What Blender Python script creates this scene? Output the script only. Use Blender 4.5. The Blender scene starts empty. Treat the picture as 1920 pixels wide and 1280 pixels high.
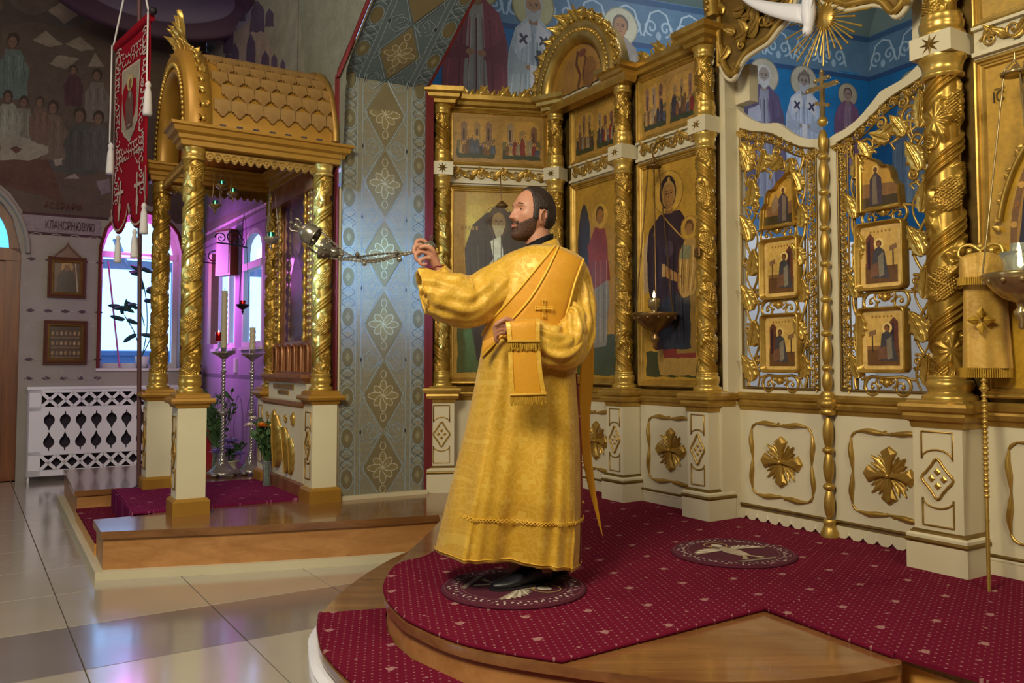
import bpy, bmesh, math, random
import numpy as np
from mathutils import Vector, Matrix
random.seed(7)
C = bpy.context.scene.collection
PI = math.pi
sin, cos = math.sin, math.cos
# ------------------------------------------------------------------ camera, world, lights
FL = 1550.0; TAU = math.atan(72/FL); CH = 1.28
cam = bpy.data.objects.new('camera', bpy.data.cameras.new('camera')); C.objects.link(cam)
cam.data.sensor_width = 36.0; cam.data.lens = FL/1920*36.0
cam.data.shift_y = -30/1920.0
cam.location = (0, 0, CH); cam.rotation_euler = (PI/2+TAU, 0, 0)
cam.data.clip_end = 200
bpy.context.scene.camera = cam
sc = bpy.context.scene
sc.view_settings.view_transform = 'Standard'; sc.view_settings.look = 'None'
sc.view_settings.exposure = 0.0; sc.view_settings.gamma = 1.0
sc.view_settings.use_curve_mapping = False
wd = bpy.data.worlds.new('sky'); sc.world = wd; wd.use_nodes = True
wd.node_tree.nodes['Background'].inputs[0].default_value = (0.30, 0.58, 1.0, 1)
wd.node_tree.nodes['Background'].inputs[1].default_value = 3.1
def area(name, loc, target, size, power, col, sizey=None):
    L = bpy.data.lights.new(name, 'AREA'); L.energy = power; L.color = col
    L.size = size
    if sizey: L.shape = 'RECTANGLE'; L.size_y = sizey
    o = bpy.data.objects.new(name, L); C.objects.link(o); o.location = loc
    dv = Vector(target)-Vector(loc); o.rotation_euler = dv.to_track_quat('-Z', 'Y').to_euler()
    return o
def point(name, loc, power, col, r=0.1):
    L = bpy.data.lights.new(name, 'POINT'); L.energy = power; L.color = col; L.shadow_soft_size = r
    o = bpy.data.objects.new(name, L); C.objects.link(o); o.location = loc; return o
WARM = (1.0, 0.90, 0.68)
area('chandelier_light', (-1.2, 0.7, 3.7), (0.5, 5.0, 1.5), 1.1, 185, WARM)
area('nave_lamp_right', (2.2, -0.5, 4.4), (1.3, 4.6, 1.3), 1.0, 95, WARM)
area('nave_lamp_left', (-3.6, 3.6, 5.2), (-2.4, 7, 1.2), 1.4, 50, (1.0, 0.82, 0.66))
area('nave_window_light', (-6.3, 2.6, 2.6), (0.3, 5.5, 1.0), 1.4, 36, (0.50, 0.70, 1.0), 2.0)
area('altar_window_light', (5.0, 7.4, 2.6), (2.2, 7.6, 1.2), 1.4, 200, (0.80, 0.89, 1.0), 1.6)
area('altar_ceiling_lamp', (2.2, 6.6, 5.4), (2.0, 8.2, 3.4), 1.0, 34, (0.95, 0.95, 1.0))
beam = area('side_window_beam', (-5.2, 1.3, 2.4), (-.97, 6.29, 2.02), .42, 15, (0.24, 0.54, 1.0), .7); beam.data.spread = math.radians(11)
# ------------------------------------------------------------------ camera model for measuring real planes
_c, _s = cos(TAU), sin(TAU)
def ray(px, py):
    x = (px-960)/FL; u = (610-py)/FL
    return np.array([x, _c-u*_s, _s+u*_c])
def G(px, py, z=0.28):
    r = ray(px, py); t = (z-CH)/r[2]; return np.array([r[0]*t, r[1]*t, z])
def V(px, py, Y):
    r = ray(px, py)*(Y/ray(px, py)[1]); return np.array([r[0], r[1], CH+r[2]])
DV = np.array([.532, -.847, 0.]); QV = np.array([.847, .532, 0.])
ANG_D = math.atan2(-.847, .532); ANG_Q = math.atan2(.532, .847)
# ------------------------------------------------------------------ colours and materials
def sr(c):
    if isinstance(c, str): c = tuple(int(c[i:i+2], 16)/255 for i in (0, 2, 4))
    return tuple((x/12.92 if x <= .04045 else ((x+.055)/1.055)**2.4) for x in c[:3])
class N:
    def __init__(s, name):
        s.m = bpy.data.materials.new(name); s.m.use_nodes = True; s.t = s.m.node_tree
        s.b = s.t.nodes['Principled BSDF']; s.k = 0
    def n(s, typ, **kw):
        nd = s.t.nodes.new(typ)
        for k, v in kw.items():
            if k.startswith('i_'): nd.inputs[k[2:]].default_value = v
            else: setattr(nd, k, v)
        return nd
    def l(s, a, b): s.t.links.new(a, b)
    def coord(s, kind='Object'): return s.n('ShaderNodeTexCoord').outputs[kind]
    def math(s, op, a, b=None, c=None):
        nd = s.n('ShaderNodeMath', operation=op)
        for i, v in enumerate((a, b, c)):
            if v is None: continue
            if isinstance(v, (int, float)): nd.inputs[i].default_value = v
            else: s.l(v, nd.inputs[i])
        return nd.outputs[0]
    def mix(s, f, a, b, mode='MIX'):
        nd = s.n('ShaderNodeMix', data_type='RGBA', blend_type=mode)
        for i, v in ((0, f), (6, a), (7, b)):
            if isinstance(v, (int, float)): nd.inputs[i].default_value = v
            elif isinstance(v, tuple): nd.inputs[i].default_value = tuple(v)+(1,) if len(v) == 3 else v
            else: s.l(v, nd.inputs[i])
        return nd.outputs[2]
    def noise(s, vec, scale, detail=3, rough=.5, dist=0):
        nd = s.n('ShaderNodeTexNoise'); nd.inputs['Scale'].default_value = scale; nd.inputs['Detail'].default_value = detail
        nd.inputs['Roughness'].default_value = rough; nd.inputs['Distortion'].default_value = dist
        s.l(vec, nd.inputs['Vector']); return nd.outputs[0]
    def ramp(s, f, stops):
        nd = s.n('ShaderNodeValToRGB'); s.l(f, nd.inputs[0]); e = nd.color_ramp.elements
        while len(e) < len(stops): e.new(.5)
        for i, (p, c) in enumerate(stops): e[i].position = p; e[i].color = tuple(c)+(1,)
        return nd.outputs[0]
    def scale(s, vec, v):
        nd = s.n('ShaderNodeMapping'); nd.inputs['Scale'].default_value = v; s.l(vec, nd.inputs[0]); return nd.outputs[0]
    def base(s, c, rough=.5, metal=0., spec=.5):
        if isinstance(c, tuple): s.b.inputs['Base Color'].default_value = tuple(c)+(1,)
        else: s.l(c, s.b.inputs['Base Color'])
        s.b.inputs['Roughness'].default_value = rough; s.b.inputs['Metallic'].default_value = metal
        s.b.inputs['Specular IOR Level'].default_value = spec; return s
    def bump(s, h, strength=.3, dist=.01):
        nd = s.n('ShaderNodeBump'); nd.inputs['Strength'].default_value = strength; nd.inputs['Distance'].default_value = dist
        s.l(h, nd.inputs['Height']); s.l(nd.outputs[0], s.b.inputs['Normal']); return s
M = {}
def flat(name, c, rough=.6, metal=0., spec=.4, nz=.12, nscale=6):
    k = N(name); c = sr(c); v = k.noise(k.coord(), nscale, 4)
    k.base(k.mix(v, tuple(x*(1-nz) for x in c), tuple(min(1, x*(1+nz)) for x in c)), rough, metal, spec); M[name] = k.m; return k
def gold(name, c, rough, c2=None, bumpv=.06):
    k = N(name); c = sr(c); c2 = sr(c2) if c2 else tuple(x*.62 for x in c)
    co = k.coord(); v = k.noise(co, 9, 4, .6); v2 = k.noise(co, 70, 2)
    f = k.math('MULTIPLY', v, 1.0)
    k.base(k.mix(k.ramp(f, [(.3, (0, 0, 0)), (.7, (1, 1, 1))]), c2, c), rough, .62, .5)
    k.bump(v2, bumpv, .004); M[name] = k.m; return k
gold('gold', 'c09c4c', .35, '9a7830')
gold('gold_bright', 'd4b25c', .29, 'b28e3c', .03)
gold('gold_dark', '8c6e38', .42, '66501f')
gold('gold_kiosk', 'b08c46', .45, '8c6c32')
gold('gold_carved', 'b8943e', .34, '906c26', .02); M['gold_carved'].node_tree.nodes['Principled BSDF'].inputs['Metallic'].default_value = .62
gold('shingle_gold', '9c7a44', .55, '7c5c30', .05); M['shingle_gold'].node_tree.nodes['Principled BSDF'].inputs['Metallic'].default_value = .2
gold('copper_gold', 'c08a5c', .35, '9a6640')
gold('brass', 'b8a070', .22, '8a744a', .02)
gold('silver', 'c4beb4', .2, '98928a', .02)
gold('censer_silver', '8f8878', .24, '4c463c', .02)
gold('antique_bronze', '8c6a3c', .3, '5c431f')
flat('gold_paint', 'b88c30', .42, .35, .5, .2, 12)
flat('cream', 'cabf9f', .5, 0, .4, .07, 4)
flat('cream_kiosk', 'd8d0b0', .5, 0, .4, .06, 4)
flat('white_enamel', 'e6e4e8', .45, 0, .5, .03)
flat('ochre_gold', 'a87c2c', .42, .3, .5, .15, 8)
flat('opening_shade', '3c3440', .8)  # dark colour that stands in for the shade inside openings
flat('black_cloth', '0c0b0c', .75, 0, .2)
flat('shoe_leather', '15151a', .42, 0, .5)
flat('fabric_red', '8e1020', .85, 0, .1, .15, 30)
flat('rope_white', 'd8d4d0', .8)
flat('burgundy', '6c2426', .7, 0, .3, .1)
flat('pole_brown', '5a3a38', .5)
flat('green_leaf', '47653c', .6, 0, .3, .3, 30)
flat('flower_orange', 'e88820', .6, 0, .3, .2, 30)
flat('flower_white', 'e8dccb', .6)
flat('flower_lilac', '9a88d0', .6, 0, .3, .25, 30)
flat('flower_magenta', 'c860b0', .6)
flat('candle_wax', 'd8cfa8', .5)
flat('dark_iron', '302a2c', .5, .5)
flat('leaf_dark', '1f4a44', .5, 0, .4, .2)
flat('red_box', 'a02028', .5)
flat('frame_brown', '6a4430', .4, 0, .5, .15, 20)
flat('white_card', 'dcdce0', .7)
flat('hair', '1d1511', .55, 0, .35, .3, 60)
flat('eye_white', '94887c', .3)
flat('iris', '1c130c', .2)
flat('lips', 'a4685c', .5)
flat('cord_red', '8c2430', .6)
# skin
k = N('skin'); co = k.coord(); v = k.noise(co, 14, 4)
k.base(k.mix(v, sr('9c6c52'), sr('b68066')), .48, 0, .4); k.b.inputs['Subsurface Weight'].default_value = .08
k.b.inputs['Subsurface Radius'].default_value = (.012, .005, .003); k.bump(k.noise(co, 180, 2), .08, .002); M['skin'] = k.m
# hair with strand bump
k = N('hair_strands'); co = k.coord(); st = k.noise(k.scale(co, (180, 180, 40)), 1, 3)
k.base(k.mix(st, sr('120d0b'), sr('38281f')), .5, 0, .35); k.bump(st, .6, .004); M['hair_strands'] = k.m
k = N('beard_strands'); co = k.coord(); st = k.noise(k.scale(co, (200, 200, 60)), 1, 3)
k.base(k.mix(st, sr('24160f'), sr('5a3c2a')), .6, 0, .3); k.bump(st, .7, .005); M['beard_strands'] = k.m
# wood
def wood(name, ca, cb, rough, axis=0, scale=1.0):
    k = N(name); co = k.coord(); sc_ = [14*scale]*3; sc_[axis] = 1.2*scale
    v = k.noise(k.scale(co, tuple(sc_)), 1.0, 6, .6, .6)
    w = k.noise(k.scale(co, tuple(x*5 for x in sc_)), 1.0, 2)
    col = k.mix(k.ramp(v, [(.3, (0, 0, 0)), (.7, (1, 1, 1))]), sr(ca), sr(cb))
    kn = k.n('ShaderNodeTexVoronoi'); kn.inputs['Scale'].default_value = 2.3*scale; k.l(k.scale(co, (1, 1, 1)), kn.inputs['Vector'])
    kf = k.ramp(kn.outputs['Distance'], [(.03, (1, 1, 1)), (.075, (0, 0, 0))])
    col = k.mix(k.math('MULTIPLY', kf, .55), col, tuple(x*.35 for x in sr(ca)))
    k.base(k.mix(.12, col, w, 'OVERLAY'), rough, 0, .5 if rough > .195 else 1.0); k.b.inputs['Coat Weight'].default_value = .0 if rough > .195 else .3; k.b.inputs['Coat Roughness'].default_value = .06; k.bump(v, .05, .003); M[name] = k.m
wood('wood_top', '6e4624', '8e6238', .19)
wood('wood_riser', 'a06c38', 'bc8850', .35)
wood('wood_riser_light', 'c88c40', 'e0a858', .35)
wood('wood_plank', 'a4642c', 'bc7c3c', .4)
wood('wood_door', '6c3818', '8c5024', .4, 2)
# floor tiles
def tilemat(name, ca, cb):
    k = N(name); co = k.coord('Object'); v = k.noise(co, 2.2, 5, .6)
    k.base(k.mix(v, sr(ca), sr(cb)), .16, 0, .9); k.b.inputs['Coat Weight'].default_value = .8; k.b.inputs['Coat Roughness'].default_value = .12
    k.l(k.ramp(k.noise(co, 5, 3), [(.3, (.14,)*3), (.8, (.26,)*3)]), k.b.inputs['Roughness'])
    k.bump(k.noise(co, 3, 2), .02, .01); M[name] = k.m
tilemat('tile_light', 'a49c8c', 'b2a996'); tilemat('tile_dark', '726a68', '807874')
flat('grout', '4a4440', .8)
# carpets: crimson with rows of small pale dots and scattered motifs
def carpet(name, ca, cb, dot, rot):
    k = N(name); co = k.coord('Object')
    mp = k.n('ShaderNodeMapping'); mp.inputs['Rotation'].default_value = (0, 0, rot); k.l(co, mp.inputs[0])
    sp = k.n('ShaderNodeSeparateXYZ'); k.l(mp.outputs[0], sp.inputs[0]); x, y = sp.outputs[0], sp.outputs[1]
    def lattice(px, py, r, ox=0., oy=0., ex=1.0, ey=1.0):
        a = k.math('SUBTRACT', k.math('FRACT', k.math('ADD', k.math('DIVIDE', x, px), ox)), .5)
        b = k.math('SUBTRACT', k.math('FRACT', k.math('ADD', k.math('DIVIDE', y, py), oy)), .5)
        a = k.math('MULTIPLY', a, px*ex); b = k.math('MULTIPLY', b, py*ey)
        dd = k.math('SQRT', k.math('ADD', k.math('MULTIPLY', a, a), k.math('MULTIPLY', b, b)))
        return k.math('LESS_THAN', dd, r)
    f = k.math('MAXIMUM', lattice(.046, .040, .0046), lattice(.046, .040, .0030, .5, .5))
    f = k.math('MULTIPLY', f, .75)
    # motifs: three lobed sprigs on two interleaved lattices
    for ox, oy in ((0, 0), (.5, .5)):
        for dx, dy, r, ex, ey in ((0, 0, .0085, .7, 1), (.034, .022, .0075, 1, .6), (-.030, .012, .0065, 1, .6), (.004, .045, .006, .6, 1), (.02, -.034, .005, 1, 1), (-.045, .045, .004, 1, 1)):
            f = k.math('MAXIMUM', f, lattice(.40, .34, r, ox+dx, oy+dy, ex, ey))
        f = k.math('MAXIMUM', f, k.math('MULTIPLY', lattice(.40, .34, .007, ox+.5, oy), .8))
    nz = k.noise(co, 260, 2); big = k.noise(co, 3, 3)
    f = k.math('MULTIPLY', f, k.ramp(nz, [(.35, (.2,)*3), (.6, (.8,)*3)]))
    col = k.mix(big, sr(ca), sr(cb)); col = k.mix(f, col, sr(dot))
    k.base(col, .95, 0, .05)
    k.bump(nz, .4, .004); M[name] = k.m
carpet('carpet', '5e0f26', '6e182f', 'bc948c', ANG_D)
carpet('carpet_purple', '68143c', '761c4a', 'b88098', ANG_Q)
# brocade: ochre satin with woven crosses
def brocade(name, ca, cb, cc, rough=.5, sc_=1.0, crosses=True):
    k = N(name); co = k.coord('Object')
    sp = k.n('ShaderNodeSeparateXYZ'); k.l(co, sp.inputs[0]); x, y, z = sp.outputs
    u = k.math('ADD', x, k.math('MULTIPLY', y, .8)); n1 = k.noise(co, 3, 2)
    u = k.math('ADD', u, k.math('MULTIPLY', n1, .07)); z = k.math('ADD', z, k.math('MULTIPLY', k.noise(co, 4, 2), .08)); fz_ = k.math('MULTIPLY', k.math('SUBTRACT', k.noise(co, 45, 2), .5), .07)
    p = .17*sc_
    def fr(a, o): return k.math('ABSOLUTE', k.math('SUBTRACT', k.math('FRACT', k.math('ADD', k.math('DIVIDE', a, p), o)), .5))
    m = None
    for o in (0., .5):
        a, b = fr(u, o), fr(z, o)
        c1 = k.math('MULTIPLY', k.math('LESS_THAN', a, .055), k.math('LESS_THAN', b, .19))
        c2 = k.math('MULTIPLY', k.math('LESS_THAN', b, .055), k.math('LESS_THAN', a, .19))
        e1 = k.math('MAXIMUM', c1, c2)
        a = k.math('ADD', a, fz_)
        r = k.math('SQRT', k.math('ADD', k.math('MULTIPLY', a, a), k.math('MULTIPLY', b, b)))
        ring = k.math('MULTIPLY', k.math('LESS_THAN', k.math('ABSOLUTE', k.math('SUBTRACT', r, .29)), .022), .55)
        e1 = k.math('MAXIMUM', e1, ring)
        m = e1 if m is None else k.math('MAXIMUM', m, e1)
    vo = k.n('ShaderNodeTexVoronoi'); vo.feature = 'DISTANCE_TO_EDGE'; vo.inputs['Scale'].default_value = 26; k.l(k.mix(.04, co, k.n('ShaderNodeTexNoise').outputs[1]), vo.inputs['Vector'])
    vein = k.math('LESS_THAN', vo.outputs['Distance'], .06)
    if not crosses: m = k.math('MULTIPLY', m, 0.0)
    pat = k.math('MAXIMUM', k.math('MULTIPLY', m, .8), k.math('MULTIPLY', vein, .45))
    weave = k.noise(k.scale(co, (500, 500, 160)), 1, 1)
    col = k.mix(k.noise(co, 7, 3), sr(ca), sr(cb)); col = k.mix(k.math('MULTIPLY', pat, .38), col, sr(cc))
    k.base(col, rough, .12, .45); k.b.inputs['Sheen Weight'].default_value = .15
    k.l(k.math('SUBTRACT', rough+.08, k.math('MULTIPLY', pat, .18)), k.b.inputs['Roughness'])
    h = k.math('ADD', k.math('MULTIPLY', pat, .6), k.math('MULTIPLY', weave, .25)); k.bump(h, .35, .003); M[name] = k.m
brocade('brocade', 'b88a1c', 'cc9e26', 'ecca62', .48)
brocade('brocade_light', 'ba8c1e', 'd0a22c', 'f0cc68', .46, .8)
brocade('stole_satin', 'bc800a', 'ca9010', 'd49a18', .55, 1, False)
brocade('cover_brocade', 'b88c34', 'c49a40', 'd8b868', .5, .7)
flat('stole_trim', 'deb03c', .5, .15, .4, .12, 60)
flat('fringe_gold', 'b48c2c', .5, .3, .4, .25, 200)
# painted plaster and panels take their colours from the painted shapes
def paintmat(name, rough, nz, metal=0., wear=0.25, tint=None):
    k = N(name); a = k.n('ShaderNodeVertexColor', layer_name='Col').outputs[0]; co = k.coord()
    v = k.noise(co, 5, 5, .65); w = k.noise(co, 38, 4, .6)
    g = k.ramp(k.math('ADD', k.math('MULTIPLY', v, .6), k.math('MULTIPLY', w, .4)), [(.3, (1-nz,)*3), (.7, (1+nz*.3,)*3)])
    col = k.mix(1.0, a, g, 'MULTIPLY')
    if tint: col = k.mix(tint[3], col, tuple(tint[:3]), 'MULTIPLY')
    k.base(col, rough, metal, .4); M[name] = k.m
paintmat('mural', .7, .45); paintmat('icon_paint', .35, .5, tint=(1.0, .80, .50, .75)); paintmat('apse_paint', .55, .3, tint=(.62, .72, .85, .7)); paintmat('pier_paint', .32, .18)
def emit(name, c, s):
    k = N(name); k.base(sr(c), .5); k.b.inputs['Emission Color'].default_value = tuple(sr(c))+(1,); k.b.inputs['Emission Strength'].default_value = s; M[name] = k.m
emit('flame', 'ffd890', 14); emit('grow_lamp_tube', 'ff50e0', 12)
def glass(name, c, rough=.05, alpha=.35, trans=.9):
    k = N(name); k.base(sr(c), rough, 0, .5); k.b.inputs['Transmission Weight'].default_value = trans; k.b.inputs['IOR'].default_value = 1.2; M[name] = k.m
glass('glass_clear', 'e8f0f0'); glass('glass_teal', '40b0a0'); glass('glass_red', 'c02028'); glass('glass_pane', 'f0f6ff', .0, .2, 1.0)
M['glass_pane'].node_tree.nodes['Principled BSDF'].inputs['IOR'].default_value = 1.02
glass('glass_blue', '40b8d8', .2)
# ------------------------------------------------------------------ mesh builder
class MB:
    def __init__(s): s.v = []; s.f = []; s.sm = []; s.c = []; s.n = 0; s.off = 0.; s.X = None
    def _pt(s, p):
        s.v.append(tuple(p)); s.n += 1; return s.n-1
    def add(s, vs, fs, smooth=False, col=None, T=None):
        b = s.n
        if T is not None:
            vs = [tuple(T @ Vector(v)) for v in vs]
        if s.X is not None: vs = [tuple(s.X @ Vector(v)) for v in vs]
        s.v.extend([tuple(float(q) for q in v) for v in vs]); s.n += len(vs)
        for f in fs: s.f.append(tuple(i+b for i in f)); s.sm.append(smooth); s.c.append(col)
        return s
    def box(s, a, b, col=None, T=None):
        x0, y0, z0 = a; x1, y1, z1 = b
        vs = [(x0,y0,z0),(x1,y0,z0),(x1,y1,z0),(x0,y1,z0),(x0,y0,z1),(x1,y0,z1),(x1,y1,z1),(x0,y1,z1)]
        return s.add(vs, [(0,3,2,1),(4,5,6,7),(0,1,5,4),(1,2,6,5),(2,3,7,6),(3,0,4,7)], False, col, T)
    def loops(s, L, smooth=True, cap=True, closed=True, col=None, T=None):
        n = len(L[0]); vs = [p for l in L for p in l]; fs = []
        for i in range(len(L)-1):
            for j in range(n if closed else n-1):
                a = i*n+j; b = i*n+(j+1) % n; fs.append((a, b, b+n, a+n))
        s.add(vs, fs, smooth, col, T)
        if cap and closed:
            s.add(L[0], [tuple(range(n))[::-1]], False, col, T); s.add(L[-1], [tuple(range(n))], False, col, T)
        return s
    def lathe(s, prof, n=20, T=None, cap=True, smooth=True, col=None):
        L = [[(r*cos(2*PI*j/n), r*sin(2*PI*j/n), z) for j in range(n)] for r, z in prof]
        return s.loops(L, smooth, cap, True, col, T)
    def rects(s, cx, cy, hx, hy, prof, T=None, col=None):
        L = [[(cx-hx-o, cy-hy-o, z), (cx+hx+o, cy-hy-o, z), (cx+hx+o, cy+hy+o, z), (cx-hx-o, cy+hy+o, z)] for o, z in prof]
        return s.loops(L, False, True, True, col, T)
    def tube(s, pts, r, n=6, T=None, cap=True, col=None, flatk=1.0, up=None):
        pts = [Vector(p) for p in pts]; m = len(pts)
        rr = r if hasattr(r, '__len__') else [r]*m
        L = []; prev = None
        for i, p in enumerate(pts):
            t = (pts[min(i+1, m-1)]-pts[max(i-1, 0)])
            if t.length < 1e-9: t = Vector((0, 0, 1))
            t.normalize()
            if up is not None: a = Vector(up)
            elif prev is None: a = Vector((0, 0, 1)) if abs(t.z) < .9 else Vector((1, 0, 0))
            else: a = prev
            bb = t.cross(a)
            if bb.length < 1e-6: bb = t.cross(Vector((1, .3, .2)))
            bb.normalize(); a = bb.cross(t).normalized(); prev = a
            L.append([tuple(p+(bb*cos(2*PI*j/n)+a*sin(2*PI*j/n)*flatk)*rr[i]) for j in range(n)])
        return s.loops(L, True, cap, True, col, T)
    def ball(s, c, r, n=12, k=8, T=None, col=None):
        rx, ry, rz = r if hasattr(r, '__len__') else (r, r, r)
        L = [[(c[0]+rx*sin(PI*(i+.001)/k*.998)*cos(2*PI*j/n), c[1]+ry*sin(PI*(i+.001)/k*.998)*sin(2*PI*j/n), c[2]-rz*cos(PI*i/k)) for j in range(n)] for i in range(k+1)]
        return s.loops(L, True, True, True, col, T)
    def prism(s, pts, y0, y1, axes='xz', smooth=False, col=None, T=None):
        """extrude a 2D outline; axes 'xz' = outline in x,z extruded along y; 'xy' = extruded along z"""
        def P(p, h):
            return (p[0], h, p[1]) if axes == 'xz' else ((p[0], p[1], h) if axes == 'xy' else (h, p[0], p[1]))
        n = len(pts); vs = [P(p, y0) for p in pts]+[P(p, y1) for p in pts]
        fs = [tuple(range(n)), tuple(range(2*n-1, n-1, -1))]
        s.add(vs, fs, False, col, T)
        s.add(vs, [(i, i+n, (i+1) % n+n, (i+1) % n) for i in range(n)], smooth, col, T)
        return s
    def grid(s, P, smooth=True, closed_u=False, col=None, T=None):
        a = len(P); b = len(P[0]); vs = [tuple(P[i][j]) for i in range(a) for j in range(b)]; fs = []
        for i in range(a if closed_u else a-1):
            for j in range(b-1):
                i2 = (i+1) % a; fs.append((i*b+j, i2*b+j, i2*b+j+1, i*b+j+1))
        return s.add(vs, fs, smooth, col, T)
    def build(s, name, mat, parent=None, label=None, kind=None, mods=None):
        me = bpy.data.meshes.new(name)
        me.from_pydata(s.v, [], s.f); me.polygons.foreach_set('use_smooth', s.sm)
        if any(c is not None for c in s.c):
            at = me.color_attributes.new('Col', 'FLOAT_COLOR', 'CORNER'); buf = np.ones((len(me.loops), 4), np.float32)
            i = 0
            for f, c in zip(s.f, s.c):
                buf[i:i+len(f), :3] = c if c is not None else (1, 1, 1); i += len(f)
            at.data.foreach_set('color', buf.ravel())
        me.update()
        if not any(c is not None for c in s.c):
            bm = bmesh.new(); bm.from_mesh(me); bmesh.ops.recalc_face_normals(bm, faces=bm.faces); bm.to_mesh(me); bm.free()
        me.materials.append(M[mat] if isinstance(mat, str) else mat)
        return link(name, me, parent, label, kind)
def link(name, me, parent=None, label=None, kind=None):
    o = bpy.data.objects.new(name, me); C.objects.link(o)
    if parent is not None: o.parent = parent
    if label: o['label'] = label
    if kind: o['kind'] = kind
    return o
def thing(name, label, cat, loc=(0, 0, 0), rz=0., group=None):
    o = bpy.data.objects.new(name, None); C.objects.link(o); o.empty_display_size = .1
    o.location = tuple(float(x) for x in loc); o.rotation_euler = (0, 0, rz); o['label'] = label; o['category'] = cat
    if group: o['group'] = group
    return o
def tag(o, label, cat, group=None):
    o['label'] = label; o['category'] = cat
    if group: o['group'] = group
    return o
def struct(o): o['kind'] = 'structure'; return o
def copy_tree(o, parent=None):
    c = o.copy(); C.objects.link(c); c.parent = parent
    for ch in list(o.children): copy_tree(ch, c)
    return c
def TM(loc=(0, 0, 0), rot=(0, 0, 0), sc_=(1, 1, 1)):
    from mathutils import Euler
    if not hasattr(sc_, '__len__'): sc_ = (sc_,)*3
    return Matrix.Translation(Vector([float(x) for x in loc])) @ Euler(rot).to_matrix().to_4x4() @ Matrix.Diagonal((*sc_, 1))
def aim(p, dirv, sc_=1.0):
    """matrix taking local +Z to dirv at p"""
    q_ = Vector([float(x) for x in dirv]).to_track_quat('Z', 'Y'); return Matrix.Translation(Vector([float(x) for x in p])) @ q_.to_matrix().to_4x4() @ Matrix.Diagonal((sc_, sc_, sc_, 1))
def spline(pts, n=8, closed=False):
    P = [np.array(p, float) for p in pts]; m = len(P); out = []
    rng = range(m if closed else m-1)
    for i in rng:
        p0 = P[(i-1) % m] if closed or i > 0 else P[i]; p1 = P[i]; p2 = P[(i+1) % m]; p3 = P[(i+2) % m] if closed or i+2 < m else P[(i+1) % m]
        for j in range(n):
            t = j/n; out.append(.5*((2*p1)+(-p0+p2)*t+(2*p0-5*p1+4*p2-p3)*t*t+(-p0+3*p1-3*p2+p3)*t**3))
    if not closed: out.append(P[-1])
    return out
# ------------------------------------------------------------------ carving vocabulary (relief lies in local x,z and rises towards -y)
def leafmesh(mb, T, L=1., W=.42, lobes=4, curl=.25, nu=9, nv=6, col=None):
    """acanthus leaf growing along +z, rising to -y"""
    P = []
    for i in range(nu+1):
        u = i/nu; w = W*(sin(PI*min(1, u*1.02))**.6)*(1-.35*u)*(1-.28*abs(sin(lobes*PI*u)))+.015
        row = []
        for j in range(nv+1):
            v = -1+2*j/nv
            y = -(.16*W*(1-v*v)+.10*W*cos(3*PI*v))-curl*L*(u**2.2)*.5+.03*abs(v)
            row.append((v*w, y, L*(u-.12*curl*u*u)-abs(v)*w*.25))
        P.append(row)
    mb.grid(P, True, False, col, T)
    mb.tube([(0, -.2*W, 0), (0, -.26*W-curl*L*.1, L*.5), (0, -.2*W-curl*L*.45, L*.92)], [.05*W, .07*W, .02*W], 5, T, col=col)
def scroll(mb, c, r0, turns, start, hand, rt, T=None, n=22, y=0., flare=True):
    """spiral volute in x,z plane"""
    pts = []; rad = []
    for i in range(n+1):
        u = i/n; r = r0*(1-u)**.8+.12*r0; a = start+hand*turns*2*PI*u
        pts.append((c[0]+r*cos(a), y-.3*rt*sin(PI*u), c[1]+r*sin(a))); rad.append(rt*(.9-.45*u))
    mb.tube(pts, rad, 6, T); mb.ball((pts[-1][0], y, pts[-1][2]), rt*1.1, 8, 5, T)
def rosette(mb, T, r=.15, n=4):
    """cross of four broad arms with leaf clusters in the corners"""
    for k in range(4):
        A = T @ Matrix.Rotation(k*PI/2, 4, 'Y')
        pl = [(-.07, .06), (-.13, .45), (-.31, .82), (0, 1.02), (.31, .82), (.13, .45), (.07, .06)]
        L = [[(x*r, 0, z*r) for x, z in pl], [(x*r*.93, -.10*r, z*r*.97) for x, z in pl], [(x*r*.45, -.17*r, z*r*.9) for x, z in pl]]
        mb.loops(L, False, True, True, None, A)
        B = T @ Matrix.Rotation(k*PI/2+PI/4, 4, 'Y')
        for aa, ll, ww in ((0, .80, .17), (.27, .66, .13), (-.27, .66, .13)):
            leafmesh(mb, B @ Matrix.Rotation(aa, 4, 'Y') @ TM((0, 0, .15*r), (0, 0, 0), r), ll, ww, 3, .25, 6, 4)
    mb.ball((0, -.17*r, 0), (.10*r, .08*r, .10*r), 10, 6, T)
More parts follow.
